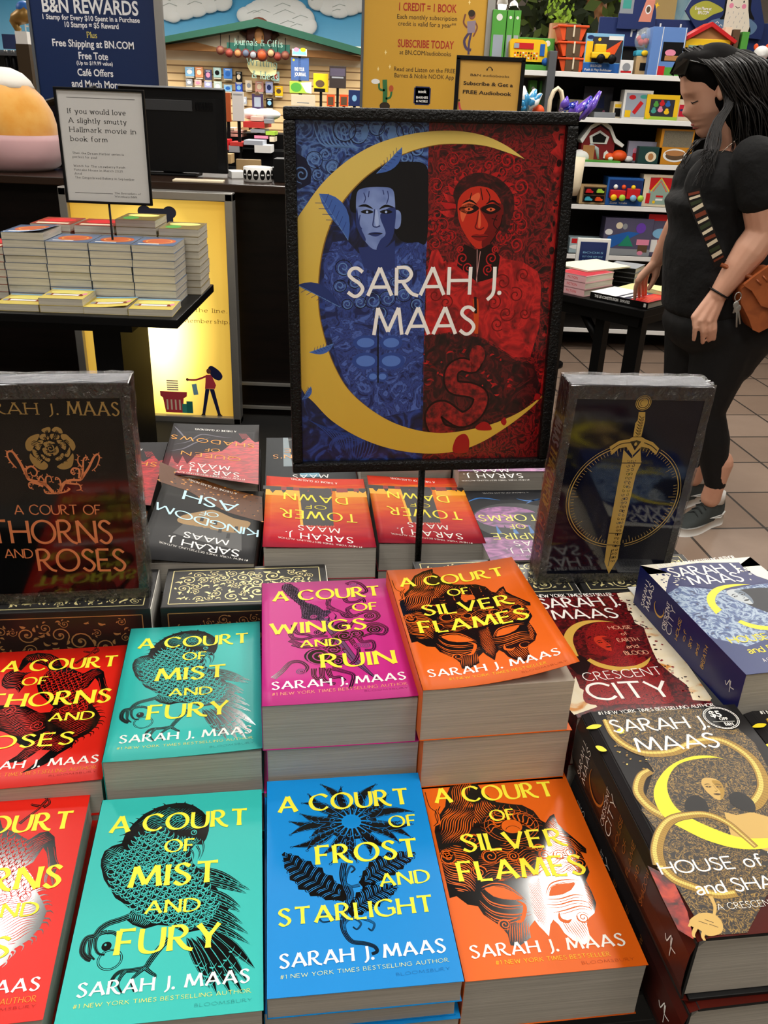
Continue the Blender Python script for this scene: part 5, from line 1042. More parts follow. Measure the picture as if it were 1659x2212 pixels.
def art_sword(D,w,h,b):
    g=mat('sword_gold_foil','#c4a052',.3,.2);bk=NAVYB
    c0,=_p('849 1179');(ax,ay),=_p('1521 1180');(tx,ty),=_p('743 1789');rx=abs(ax-c0[0]);ry=rx
    for q,wd in((1.0,.6),(.955,1.1)):
        for a0,a1 in((-258,-95),(-78,62)):D.ring(c0[0],c0[1],rx*q,ry*q,wd,g,.12,a0,a1)
    for k in range(100):
        a=R(k*3.6);L=.80 if k%10==0 else(.70 if k%25==0 else .87);
        if-75<(k*3.6-90+180)%360-180<-65:continue
        D.line([(c0[0]+rx*.93*math.cos(a),c0[1]+ry*.93*math.sin(a)),(c0[0]+rx*L*math.cos(a),c0[1]+ry*L*math.sin(a))],.45,g,.12)
    blade=_p('730 1771 846 1663 926 1773 970 1609 936 1480 930 548 943 343 873 134 786 303 770 529 762 710 742 1608')
    D.poly(blade,g,.14);inn=[(x*.86+sum(p[0]for p in blade)/len(blade)*.14,y*.97+sum(p[1]for p in blade)/len(blade)*.03)for x,y in blade]
    (x0,y0),(x1,y1)=_p('853 1627 886 260')
    for k in range(26):
        t=k/26;x=x0+(x1-x0)*t;y=y0+(y1-y0)*t;s_=5.2*(1-.35*t)
        for sg in(-1,1):D.spiral(x+sg*s_*.5,y,.3,s_*.46,90-sg*40+k*50,sg*1.0,.6,bk,.17,14)
        if k%3==0:D.poly([(x,y+2),(x+1,y),(x,y-2),(x-1,y)],bk,.171)
    for e in(_p('742 1608 970 1609'),_p('764 700 924 693'),_p('768 539 938 532')):D.line(e,.9,bk,.175);D.line([(a,b_+1.6)for a,b_ in e],.9,g,.176)
    D.line(_p('845 467 843 240'),1.0,bk,.175)
    gd=_p('561 1805 657 1878 772 1900 801 1923 911 1925 960 1898 1053 1864 1142 1789 1121 1711 1017 1792 927 1809 847 1700 757 1804 675 1788 606 1707')
    D.poly(gd,g,.18);D.line(_p('593 1770 682 1839 798 1858'),1.0,bk,.19,4);D.line(_p('951 1859 1046 1819 1118 1765'),1.0,bk,.19,4);D.poly(_p('786 1870 859 1888 914 1871 860 1763'),bk,.19);D.disc(*_p('856 1840')[0],1.6,2.2,g,.2)
    D.poly(_p('812 2220 887 2221 904 2126 902 1930 808 1929 800 2090 820 2125'),g,.16)
    (x0,y0),(x1,y1)=_p('858 2178 855 1951')
    for k in range(7):t=k/7;x=x0+(x1-x0)*t;y=y0+(y1-y0)*t;D.line([(x-3,y),(x,y-3),(x+3,y-1)],.7,bk,.18);D.line([(x+3,y-2),(x,y-5),(x-2.5,y-4)],.5,bk,.18)
    (x,y),(ex,ey)=_p('844 2327 928 2328');r=abs(ex-x);D.ring(x,y,r,r,.7,g,.14);D.disc(x,y,r*.86,r*.86,g,.15);D.disc(x,y,r*.72,r*.72,bk,.16);D.disc(x,y,r*.62,r*.62,g,.17);D.ring(x,y,r*.4,r*.4,.5,bk,.18,100,260)
def spine_throne(D,d,h):
    rg=mat('spine_ember_print','#c2541e',.3,.2);yg=mat('spine_gold_print','#b9922e',.3,.3);sv=mat('spine_silver_print','#8a8a90',.3,.3)
    D.poly([(0,h*.02),(d,h*.02),(d,h*.36),(d*.5,h*.47),(0,h*.42)],mat('spine_deep_red','#5a1410',.25),.05)
    D.poly([(0,h*.38),(d,h*.30),(d,h*.55),(d*.4,h*.62),(0,h*.55)],mat('spine_rust','#7c2a18',.25),.04)
    W=d*.62
    for t,a,b,m in(('MAAS',h*.70,h*.82,sv),('THRONE',h*.44,h*.68,yg),('OF',h*.385,h*.43,yg),('GLASS',h*.13,h*.34,rg)):
        E=Draw(None);E.text(t,0,b-a,0,0,W,m,'throne',.15)
        k=len(D.v);D.v+=[(d*.5-W/2+y,b-x,z)for x,y,z in E.v];
        if m not in D.mats:D.mats.append(m)
        D.f+=[tuple(i+k for i in f)for f in E.f];D.mi+=[D.mats.index(m)]*len(E.f)
standing(((0.18651,0.88527,0.93486),(0.99167,0.12784,-0.01569),(0.02201,-0.04818,0.9986)),.1625,.251,.0365,NAVYB,NAVYB,'navy shrink-wrapped book with a gold sword in a circle, standing upright',art_sword,spine_throne,1)
# white barcode label peeping out beside the navy book
bl=empty('barcode_label',(.322,.873,.9366),R(12),'small white barcode label lying by the foot of the navy boxed book','label')
m=MB();m.box((0,0,0),(.05,.03,.0008),mat('label_white','#dcdcd8',.6));lo=m.build('paper',bl)
D=Draw(lambda u,v,q:Vector((u/1000-.025,v/1000-.015,.0004+q/1000)))
for k in range(24):D.rect(6+k*1.3,4,6+k*1.3+(.4 if k%3 else .8),18,BLACKW,.1)
D.text('MEMBERS',8,40,22,22,4,BLACKW,'plain',.1);D.build('barcode',bl)

# ---------------------------------------------------------------- the poster sign on its pole
o_,ux_,uz_=[Vector(v)for v in((-0.10907,0.91891,1.05088),(0.99273,0.11937,0.01568),(-0.02303,0.06048,0.9979))];uy_=uz_.cross(ux_)
PM=Matrix(((ux_.x,uy_.x,uz_.x,o_.x),(ux_.y,uy_.y,uz_.y,o_.y),(ux_.z,uy_.z,uz_.z,o_.z),(0,0,0,1)))
ps=bpy.data.objects.new('poster_sign',None);col.objects.link(ps);ps.matrix_world=PM;tag(ps,'black framed sign on a pole with a blue and red poster and a golden crescent','sign')
PW,PH=.307,.391
FRB=mat('hammered_black_frame','#040404',.3,spec=.3,bump=(420,1.0,.0015))
m=MB();fw=.0125
for c,d in(((PW/2,.006,fw/2),(PW,.014,fw)),((PW/2,.006,PH-fw/2),(PW,.014,fw)),((fw/2,.006,PH/2),(fw,.014,PH-2*fw)),((PW-fw/2,.006,PH/2),(fw,.014,PH-2*fw))):m.box(c,d,FRB,0,.003)
m.build('frame',ps)
m=MB();m.box((PW/2,.009,PH/2),(PW-2*fw+.004,.003,PH-2*fw+.004),BLACKW);pb=m.build('poster_board',ps)
inv=PM.inverted();foot=inv@Vector((.0475,.962,.8205));top_=inv@Vector((.044,.958,1.056))
m=MB();m.tube([foot,top_],.0042,FRB,12);m.build('pole',ps)
m=MB();T_=Matrix.Translation(foot)@inv.to_3x3().to_4x4();m.box((0,0,.002),(.10,.022,.004),FRB,0,.001,T_);m.build('base_plate',ps)
D=Draw(lambda u,v,q:Vector((u/1000,.0074-q/1000,v/1000)))
X0_,X1_,Y0_,Y1_=12,295,12,379
MX=_p('1499 3780 1506 2280 1531 922 1545 161')
blue=grad_mat('poster_blue','z',.018,.372,[(0,'#070b26'),(.25,'#0c1236'),(.5,'#1b2666'),(.75,'#22366f'),(1,'#4668a0')],.3,.5,22,.3)
bluel=ramp_mat('poster_blue_ornament',[(.34,'#0b1334'),(.46,'#2b468a'),(.53,'#587bb4'),(.6,'#203468'),(.75,'#101a44')],42,5,3.5,.3,coat=.3)
blued=ramp_mat('poster_blue_dark',[(.3,'#060a20'),(.5,'#101b4a'),(.62,'#26408c'),(.75,'#0a1030')],34,5,3.0,.3,coat=.3)
redd=ramp_mat('poster_red_ornament',[(.34,'#170304'),(.45,'#4c070a'),(.52,'#8f1216'),(.6,'#3d0608'),(.72,'#6d0b0e')],55,5,3.5,.3,coat=.3)
redb=ramp_mat('poster_red_bright',[(.3,'#5c090b'),(.48,'#a31216'),(.58,'#c8201f'),(.72,'#7c0d10')],40,4,2.5,.3,coat=.3)
redk=ramp_mat('poster_red_black',[(.35,'#100203'),(.52,'#35070a'),(.6,'#5d0d10'),(.7,'#160304')],50,5,3.0,.3,coat=.3)
def clampx(p):return[(min(max(x,X0_),X1_),min(max(y,Y0_),Y1_))for x,y in p]
D.poly([(X0_,Y0_)]+[(MX[3][0],Y0_),MX[2],MX[1],(MX[0][0],Y1_),(X0_,Y1_)],blued,.02)
D.poly([(MX[3][0],Y0_),(X1_,Y0_),(X1_,Y1_),(MX[0][0],Y1_),MX[1],MX[2]],redd,.02)
D.poly(clampx(_p('78 3821 1498 3797 1501 3289 882 3316 555 3025 45 2579')),bluel,.04)
D.poly(clampx(_p('97 3480 218 3430 281 3308 270 3184 154 3129 79 3146')),mat('poster_navy','#0b1030',.3,coat=.3),.06)
for(x,y),r in zip(_p('624 3704 765 3664 1106 3670 1257 3707 311 3414 500 3346 425 3468 176 3271 953 3736 1372 3692 1244 3445 1377 3535 347 3273'),(11,9,12,9,8,7,6,9,8,8,9,7,6)):
    D.spiral(x,y,r*.15,r,x,1.7,r*.16,mat('poster_steel','#5f84ba',.3,coat=.3),.07);D.ring(x,y,r*1.05,r,r*.09,mat('poster_navy','',.3),.071)
for c in(_p('793 3707 840 3768 878 3700 851 3622 803 3613'),_p('1077 3704 1113 3764 1162 3688 1126 3618 1069 3626'),_p('915 3752 964 3667 1010 3754')):D.poly(c,mat('poster_steel','',.3),.072)
for k in range(9):a=_p('299 3774 557 3452');D.line([(a[0][0]+k*4.5,a[0][1]),(a[0][0]+k*4+8,a[0][1]-20),(a[1][0]+k*3,a[1][1]+8)],1.6,mat('poster_steel','',.3),.065,5,'both')
# red side: bright torn strip and mirrored scrolls
D.poly(clampx(_p('2985 3791 2992 3826 2877 3789 2807 3700 2876 3595 2804 3523 2888 3470 2844 3307 2948 3162 2841 2900 2895 2750 2824 2634 2928 2402 2915 2084 3023 1840 2939 1592 3023 1381 2923 1037 3039 726 2968 272 3071 131 3077 60 3376 54')),redb,.04)
rnd=random.Random(12)
for a in _p('2856 3595 2852 3216 2871 2787 2919 2499 2946 2204 2984 1799 2970 1487 2955 1167 2963 838 2992 501 2892 3736 2960 3345 2959 2939'):
    for _ in range(5):D.disc(min(max(a[0]+rnd.gauss(0,5),X0_),X1_-4),a[1]+rnd.gauss(0,9),rnd.uniform(.6,3.2),rnd.uniform(1,4),redk if rnd.random()<.6 else redb,.05,7,rnd.random())
cx=_p('2056 3511')[0][0]
bri=mat('poster_crimson','#b0171a',.3,coat=.3)
for(x,y),r in zip(_p('1767 3435 1874 3258 1723 3111 1602 3182 1941 3114 1811 3329 1654 3363 1965 3385 1678 2778 1783 2665 1614 2889 2391 2670 1606 2588 2545 2785 1628 3037 1864 3455'),(9,8,8,9,6,6,6,6,10,8,7,9,8,10,6,5)):
    for sx_ in((x,1),(2*cx-x,-1)):
        if X0_+112<sx_[0]<X1_-12:D.spiral(sx_[0],y,r*.15,r,60 if sx_[1]>0 else 120,1.6*sx_[1],r*.17,bri,.07);D.spiral(sx_[0],y,r*.2,r*1.1,200,1.3*sx_[1],r*.08,redk,.071)
for k in range(15):
    a=math.radians(-5+k*13.6);(fx_,fy_),=_p('2078 2968')
    D.leaf(fx_+22*math.cos(a),fy_+22*math.sin(a),fx_+44*math.cos(a),fy_+40*math.sin(a),9,bri if k%2 else redb,.075,.15);D.line([(fx_+22*math.cos(a),fy_+22*math.sin(a)),(fx_+42*math.cos(a),fy_+38*math.sin(a))],.8,redk,.08)
# blue figure
hair=mat('poster_hair_black','#05060f',.3,coat=.3);bs=ramp_mat('poster_blue_skin',[(.3,'#4c62a4'),(.6,'#7f95cc')],30,2,.5,.3,coat=.3);bd=mat('poster_blue_shade','#26356f',.3,coat=.3);bl_=mat('poster_blue_light','#a2b6e2',.3,coat=.3)
tor=ramp_mat('poster_tattoo_blue',[(.36,'#121d50'),(.47,'#30468f'),(.52,'#1a2760'),(.6,'#4a66b4'),(.75,'#1a2662')],48,5,3.0,.3,coat=.3)
D.poly(_p('394 2392 494 2600 651 2620 770 2489 1167 2510 1325 2606 1514 2626 1515 1701 1504 747 1033 643 691 867 546 1293 407 1805'),tor,.08)
D.curve(_p('681 3027 748 3190 882 3316 1073 3390 1303 3411 1478 3378 1510 3181 1514 2626 1405 2606 1265 2605 1163 2699 1120 2885 999 3139 825 3101 768 2918 690 2917'),hair,.1,5)
fc=_p('752 3091 825 3146 999 3160 1125 3140 1157 3032 1161 2811 1140 2661 1067 2557 968 2524 888 2561 798 2687 749 2881')
D.curve(fc,bs,.11,5);D.curve(_p('1003 2883 1158 2959 1162 2774 1135 2642 1057 2547 968 2524 1006 2623 1064 2698'),bd,.115,5);D.curve(_p('752 2954 788 2771 848 2640 828 2621 749 2770'),bd,.115,4)
D.poly(_p('769 2546 888 2556 968 2518 1087 2557 1165 2624 1171 2337 1011 2278 830 2336'),bd,.105)
for c,w in((_p('768 2964 846 2974 924 2942'),2.6),(_p('992 2939 1060 2972 1148 2958'),2.6)):D.line(c,w,hair,.13,4,'both')
for(x,y)in _p('862 2910 1065 2912'):D.curve([(x-7,y),(x,y+2.4),(x+7,y),(x,y-2)],hair,.13,4);D.disc(x,y,1.3,1.3,bl_,.14,8)
D.line(_p('943 2938 935 2846 926 2772 965 2757 1004 2772'),1.3,bd,.13,4);D.curve(_p('940 2920 973 2920 988 2791 955 2772'),bl_,.12,4)
D.curve(_p('877 2687 946 2707 1025 2694 956 2660'),bd,.13,4);D.line(_p('871 2685 946 2690 1029 2692'),.7,hair,.14)
for e in(_p('825 3101 845 3046 826 3001'),_p('883 3119 874 3056'),_p('1077 3122 1088 3058 1069 2994'),_p('1028 3130 1039 3085'),_p('788 2881 778 2789 808 2734')):D.line(e,1.0,bd,.14,4)
D.curve(_p('1159 2922 1222 2904 1221 2774 1162 2746'),bs,.105,4)
ab=mat('poster_blue_glow','#5478c4',.3,coat=.3);ab2=mat('poster_blue_mid','#2c468e',.3,coat=.3)
for(x,y),a,b in zip(_p('856 1520 1146 1518 857 1312 1150 1310 942 1132 1052 1131'),(11,10,12,12,5,5),(6,6,7,7,4,4)):D.disc(x,y,a*1.3,b*1.4,ab2,.1,20);D.disc(x,y,a*.9,b*.9,ab,.11,20)
D.line(_p('994 1723 997 1436 1002 1057'),1.6,hair,.12)
for(x,y),r in zip(_p('611 2335 731 2181 934 1984 1096 2004 1279 2044 792 1964 1293 2299 570 2141 1174 2181 1425 1944 650 1945 1017 1844'),(9,7,9,9,8,7,8,7,6,7,6,8)):D.spiral(x,y,1,r,x*3,1.6,1.1,mat('poster_steel','',.3),.12);D.ring(x,y,r,r*.9,.8,hair,.121)
# red figure
rs=mat('poster_red_skin','#c02a18',.3,coat=.3);rl=mat('poster_red_light','#e0603a',.3,coat=.3);rsh=mat('poster_red_shade','#6b0b0c',.3,coat=.3);rk=mat('poster_red_ink','#180203',.3,coat=.3)
D.poly(_p('1526 2280 1568 2512 1628 2531 1694 2397 1816 2397 1914 2475 2072 2553 2300 2496 2387 2439 2596 2401 2770 2303 2824 2164 2844 1697 2766 1340 2572 1341 2370 1469 2149 1596 1852 1638 1529 1598'),redb,.08)
D.curve(_p('1819 2965 1783 3112 1874 3258 2068 3315 2290 3245 2441 3083 2438 2859 2350 2669 2253 2895 1869 2966 1858 2779 1796 2816'),redk,.09,5)
D.curve(_p('1841 3039 1939 3150 2076 3179 2218 3135 2310 3007 2329 2821 2249 2650 2134 2549 2041 2562 1922 2704 1851 2854'),rs,.11,5)
D.curve(_p('2088 2968 2316 3007 2329 2821 2249 2650 2134 2549 2126 2668 2180 2782 2134 2875'),rsh,.115,5);D.curve(_p('1869 2966 1982 3077 2060 3115 2064 3042 1951 2929 1896 2817'),rl,.12,5)
for(x,y)in _p('1960 2948 2200 2947'):D.curve([(x-11,y),(x,y+6),(x+11,y+1),(x,y-5)],rk,.12,5);D.curve([(x-5,y),(x,y+2),(x+5,y),(x,y-2)],rl,.13,4);D.disc(x,y,1.2,1.2,rk,.14,8)
for c in(_p('1887 3003 1965 3037 2047 2995'),_p('2137 2996 2214 3034 2297 2989')):D.line(c,2.2,rk,.13,4,'both')
D.line(_p('2067 2931 2053 2818 2040 2762 2092 2740 2137 2763'),1.4,rsh,.13,4);D.curve(_p('2071 2931 2087 2931 2099 2781 2070 2771'),rl,.135,4)
D.curve(_p('2001 2667 2054 2694 2095 2687 2145 2696 2187 2672 2099 2620'),mat('poster_lips','#8a1010',.3,coat=.3),.14,4);D.line(_p('2001 2667 2096 2664 2187 2672'),.8,rk,.15)
for e in(_p('2137 3152 2181 3080 2166 3006'),_p('2274 2895 2239 2801 2284 2745'),_p('2311 2783 2266 2707'),_p('1980 3114 1965 3040'),_p('2077 3161 2104 3042'),_p('2216 2857 2277 2839'),_p('2212 2592 2304 2745 2334 2896')):D.line(e,1.0,rk,.14,5)
D.poly(_p('1928 2590 2053 2534 2233 2592 2334 2458 2318 2243 2094 2183 1859 2359 1872 2494'),rk,.1)
for(x,y),r in zip(_p('1916 2437 2243 2438 1982 2340 2209 2321 1891 2533 2277 2535'),(7,7,6,6,4,4)):D.spiral(x,y,.8,r,90,1.5,1.3,bri,.13)
for e in(_p('2074 2534 2090 2183'),_p('2111 2515 2082 2203')):D.line(e,.7,mat('poster_pink','#d8a09a',.3),.14)
for c in(_p('1713 2182 1697 2339 1662 2435 1618 2522'),_p('1765 2182 1770 2300 1736 2378 1745 2397'),_p('1825 2202 1830 2320 1786 2378')):band(D,c,8,4.5,redb,.11)
for(x,y),r in zip(_p('2384 2183 2540 2044 2294 1963 2607 2263 2450 1841 1627 2044 1754 1964 2661 1841 2353 1719'),(10,9,9,8,10,9,8,7,8)):D.spiral(x,y,1,r,y*5,1.5,1.3,rsh,.12)
D.poly(_p('1529 1598 1853 1618 2150 1575 2573 1320 2817 1254 2931 949 2650 597 1998 404 1536 412'),redk,.1)
snake=ramp_mat('poster_snake_red',[(.3,'#3a0708'),(.5,'#7a1012'),(.7,'#a31a18')],200,2,0,.3,coat=.3)
P=_p('2141 1366 2106 1239 1955 1261 1852 1177 1882 1004 2100 958 2214 870 2158 694 1988 607 1764 743 1659 656 1731 476 1910 406')
band(D,P,16,24,rk,.12);band(D,P,12,19,snake,.125);D.disc(*P[0],9,12,snake,.126,16)
D.poly(_p('2052 2004 2115 2004 2131 1903 2137 1616 2095 1617 2072 1842'),mat('poster_ember','#c84a1c',.3),.12);D.line(_p('2082 2024 2097 1842'),3,rk,.13)
for _ in range(46):
    x,y=rnd.uniform(150,262),rnd.uniform(90,150);D.leaf(x,y,x+rnd.uniform(-9,9),y+rnd.uniform(-5,5),2.2,rnd.choice((bri,redb,rsh)),.115,.2)
# lower blue swirl marks and falling feathers
for k in range(16):a=_p('162 656 541 317');D.line([(a[0][0]+k*3,a[0][1]-k*2),(a[0][0]+k*4+20,a[0][1]-14-k),(a[1][0]+k*2,a[1][1]-k*2)],1.0,mat('poster_blue_mid','',.3),.06,5,'both')
goldm=grad_mat('poster_moon','z',.02,.37,[(0,'#d0a63c'),(.5,'#d8b448'),(1,'#e0c468')],.3,.25,9,.3)
out_=clampx([(p.x,p.y)for p in catmull(_p('2532 3456 2325 3582 2065 3678 1735 3715 1353 3683 993 3590 690 3437 423 3221 228 2985 78 2728 15 2199 13 1401 127 1002 270 829 478 608 799 402 1169 260 1566 195 1919 211 2225 309 2545 508 2817 729 2994 931'),5)])
in_=[(p.x,p.y)for p in catmull(_p('2532 3456 2330 3519 2091 3578 1837 3592 1548 3573 1224 3480 920 3317 690 3117 516 2879 396 2581 336 2238 331 1905 384 1604 484 1294 649 996 904 755 1206 574 1556 468 1886 451 2322 534 2645 664 2855 806 2994 931'),5)]
rim=mat('poster_moon_rim','#8a6420',.3,coat=.3)
D.poly(out_+list(reversed([(x+1.2,y-.5)for x,y in in_])),rim,.16);D.poly(out_+list(reversed(in_)),goldm,.17)
fe=mat('poster_feather','#3f62ac',.3,coat=.3);fe2=mat('poster_feather_deep','#22346f',.3,coat=.3);pet=mat('poster_petal','#9c1214',.3,coat=.3)
for(a,b),w,m_ in zip((_p('354 3086 661 2620'),_p('1223 3547 959 3291'),_p('109 2151 569 1915'),_p('496 1511 222 1414'),_p('232 1022 129 870')),(19,9,12,7,6),(fe,fe,fe2,fe,fe)):
    D.leaf(a[0],a[1],b[0],b[1],w,m_,.19,.12);D.line([a,((a[0]+b[0])/2,(a[1]+b[1])/2),b],.7,mat('poster_steel','',.3),.2)
    L=math.hypot(b[0]-a[0],b[1]-a[1]);nx,ny=-(b[1]-a[1])/L,(b[0]-a[0])/L
    for t in(.2,.32,.44,.56,.68,.8):
        for sg in(-1,1):x,y=a[0]+(b[0]-a[0])*t,a[1]+(b[1]-a[1])*t;D.line([(x,y),(x-(b[0]-a[0])/L*w*.3+nx*sg*w*.45,y-(b[1]-a[1])/L*w*.3+ny*sg*w*.45)],.5,fe2,.205)
for p in(_p('1907 223 1944 382 2041 431 2100 357 2096 219 2009 186'),_p('2169 514 2253 576 2321 557 2365 477 2215 473'),_p('2470 577 2515 626 2541 565 2511 527'),_p('2856 840 2868 910 2924 894 2918 839'),_p('2911 927 2945 1037 2975 992 2968 905')):D.curve(p,pet,.2,5)
D.build('poster_artwork',pb)
D=Draw(D.fn);D.text('SARAH J.',65.6,236.2,203.4,205.4,29.8,WHITE,'sans',.3);D.text('MAAS',94.8,208.9,160.5,161.7,29.9,WHITE,'sans',.3);D.build('poster_lettering',pb)

# ---------------------------------------------------------------- background helpers (metres; fronts face the aisle at -y)
def fdraw(x,y,z):return Draw(lambda u,v,q:Vector((x+u/1000,y-q/1000,z+v/1000)))
def panel(name,P,y,d,m,parent=None,bev=0.0):
    """upright slab whose front face spans two corners P = [(x, z), (x, z)] at depth y"""
    (a,b),(c,e)=P;mb=MB();mb.box(((a+c)/2,y+d/2,(b+e)/2),(abs(c-a),d,abs(e-b)),m,0,bev);return mb.build(name,parent)
def tbox(label,P,y,d,m,base=None,art=None,name='toy_box',cat='toy',group=None,h=None,rz=0.0,partname='carton'):
    """a carton standing on something: P = front corners, base = z of what it stands on"""
    (a,b),(c,e)=P;x0,x1=min(a,c),max(a,c);z1,z0=max(b,e),min(b,e)
    if base is not None:z1+=base-z0 if h is None else 0;z0=base
    if h:z1=z0+h
    o=empty(name,((x0+x1)/2,y,z0),R(rz),label,cat,group);w=x1-x0;H=z1-z0
    mb=MB();mb.box((0,d/2,H/2),(w,d,H),m,0,.002);mb.build(partname,o)
    if art:D=fdraw(-w/2,-.0005,0);art(D,w*1000,H*1000,o);
    if art and D.v:D.build('printed_front',o)
    return o
c_=lambda n,c,**k:mat(n,c,k.pop('rough',.5),**k)
WHT=c_('plastic_white','#e9e9e6');BLK=c_('plastic_black','#050506',rough=.45,spec=.2);YLW=c_('toy_yellow','#f2c414');ORG=c_('toy_orange','#e2511a');TRD=c_('toy_red','#c8161c');TBL=c_('toy_blue','#1f5fae');LBL=c_('toy_light_blue','#7fb6dc');GRN=c_('toy_green','#4f9e3c');LGR=c_('toy_lime','#a9d243');BRN_=c_('toy_brown','#5b4630');KRF=c_('kraft_card','#b99a6c');CRM=c_('cream_card','#e6d8bb');NVY=c_('navy_card','#14285e');PNK=c_('toy_pink','#e58aa6');PUR=c_('toy_purple','#6a3fae');GRY=c_('toy_grey','#8f9398');DGY=c_('steel_grey','#55585c',rough=.45);SKN=c_('doll_skin','#c98f6c');TAN=c_('tan_wood','#b07a48')
SIL=c_('brushed_aluminium','#a3a19c',rough=.35,metal=.7)
WOODD=ramp_mat('dark_walnut',[(.3,'#060403'),(.6,'#0f0806'),(.8,'#090504')],4,5,1,.4,(1,1,8),spec=.2)

# ---------------------------------------------------------------- cash counter with its light box, monitor and small things
ct=empty('cash_counter',(-.9,4.3,0),0,'long dark wooden sales counter behind the poster and light box','counter')
m=MB();m.box((-.25,.04,1.075),(3.6,.72,.035),mat('counter_top_brown','#2a1c14',.25),0,.004);m.build('worktop',ct)
m=MB();m.box((-.25,.06,.53),(3.5,.62,1.055),WOODD);m.build('body',ct)
for z in(.05,.17):m=MB();m.box((-.25,-.262,z),(3.5,.02,.012),SIL);m.build('trim_rail',ct)
CT=1.0925
lb=empty('light_box',(-1.09,3.93,0),0,'glowing yellow advertising light box in a silver frame against the dark counter','sign')
m=MB();t=.036
for c,d in(((-.361,0,.53),(t,.07,1.06)),((.361,0,.53),(t,.07,1.06)),((0,0,1.044),(.758,.07,t)),((0,0,.018),(.758,.07,t))):m.box(c,d,SIL,0,.004)
m.build('frame',lb)
LG=bpy.data.materials.new('backlit_yellow_panel');LG.use_nodes=True;nt=LG.node_tree;b=nt.nodes['Principled BSDF']
tc=nt.nodes.new('ShaderNodeTexCoord');mp=nt.nodes.new('ShaderNodeMapping');mp.inputs['Location'].default_value=(-.02,0,-.47*1.1);mp.inputs['Scale'].default_value=(2.3,.01,1.1)
gr=nt.nodes.new('ShaderNodeTexGradient');gr.gradient_type='SPHERICAL';rp=nt.nodes.new('ShaderNodeValToRGB');cr=rp.color_ramp;cr.elements.new(.5)
for e,(p,c)in zip(cr.elements,((0,'#c08c26'),(.55,'#e8c458'),(.9,'#fff2b8'))):e.position=p;e.color=(*lin(c),1)
mr=nt.nodes.new('ShaderNodeMapRange');mr.inputs['From Min'].default_value=.35;mr.inputs['From Max'].default_value=.95;mr.inputs['To Min'].default_value=1.15;mr.inputs['To Max'].default_value=5
nt.links.new(tc.outputs['Object'],mp.inputs[0]);nt.links.new(mp.outputs[0],gr.inputs[0]);nt.links.new(gr.outputs['Fac'],rp.inputs[0]);nt.links.new(gr.outputs['Fac'],mr.inputs[0])
nt.links.new(rp.outputs[0],b.inputs['Emission Color']);nt.links.new(mr.outputs[0],b.inputs['Emission Strength']);b.inputs['Base Color'].default_value=(*lin('#d8b24a'),1)
m=MB();m.box((0,.01,.53),(.69,.03,1.0),LG);lp=m.build('lit_panel',lb)
D=fdraw(-.361,-.0055,0);tx=c_('print_dark_brown','#3a2c18')
def LT(t,x0,x1,y,h,s='serif',mm=tx):D.text(t,x0,x1,y,y,h,mm,s,.4)
LT('affordable',470-150,470+145,700,34,'serif')
pale=c_('print_olive','#8a7430')
LT('Free coffee to go.',280,585,588,17,'serif',pale);LT('Shop and skip the line.',260,690,538,18,'serif',pale);LT('Join a B&N Membership.',270,700,488,18,'serif',pale)
# illustration: walking shopper, basket, teal bags, phone and stacked books
rd=c_('print_coral','#cf4450');nv=c_('print_navy','#1c2450');tl=c_('print_teal','#3f9c8e');sk=c_('print_skin','#7a4a3a')
D.curve([(588,270),(605,285),(640,262),(655,235),(640,215),(615,222),(600,240)],nv,.42);D.disc(590,258,11,13,sk,.43);D.poly([(575,240),(602,242),(622,190),(615,172),(568,170),(572,205)],rd,.41)
D.line([(575,232),(530,214),(490,212)],9,rd,.415,4);D.disc(486,213,7,7,sk,.42);D.poly([(505,190),(528,194),(535,140),(512,136)],c_('print_sky','#8cc4d8'),.44)
D.poly([(570,170),(590,170),(562,40),(548,40)],nv,.41);D.poly([(590,170),(612,170),(638,42),(624,40)],nv,.41);D.poly([(540,34),(564,34),(562,44),(548,44)],tx,.42);D.poly([(620,34),(648,34),(638,46),(624,44)],tx,.42)
D.poly([(350,150),(480,150),(478,128),(462,118),(455,44),(372,44),(362,118),(350,128)],rd,.41)
for k in range(4):D.rect(378+k*20,58,386+k*20,110,c_('print_pale','#f4e2c4'),.43)
for k in range(5):D.rect(385,156+k*11,440,163+k*11,c_('print_pale','',),.41)
D.rect(452,44,478,90,tl,.44);D.rect(474,44,504,104,c_('print_teal_deep','#2c7d74'),.445)
D.rect(330,900,470,985,c_('print_slate','#2b2f45'),.4);D.disc(345,970,30,26,c_('print_slate',''),.401);D.disc(455,970,30,26,c_('print_slate',''),.401)
D.build('printed_design',lp)

# monitor seen from behind
mo=empty('computer_monitor',(-1.045,4.30,CT),0,'black computer monitor turned away on the sales counter','monitor')
m=MB();m.box((0,.012,.195),(.487,.024,.36),BLK,0,.006);m.build('screen_housing',mo)
m=MB();m.prism([(-.235,.0),(-.205,-.035),(.205,-.035),(.235,.0)],.02,.33,BLK,'xy');m.build('rear_cover',mo)
m=MB();m.box((0,-.002,.3735),(.475,.03,.008),GRY,0,.002);m.build('top_edge',mo)
m=MB();m.box((-.03,-.036,.30),(.26,.006,.045),c_('vent_grey','#2c2d2f'),0,.002)
for k in range(16):m.box((.115+k*.005,-.040,.30),(.002,.006,.034),BLK)
m.build('vent',mo)
m=MB();m.box((-.02,.03,.03),(.09,.03,.08),c_('stand_grey','#1c1d1f'),0,.004).box((-.02,.04,.006),(.24,.16,.012),BLK,0,.004);m.build('stand',mo)

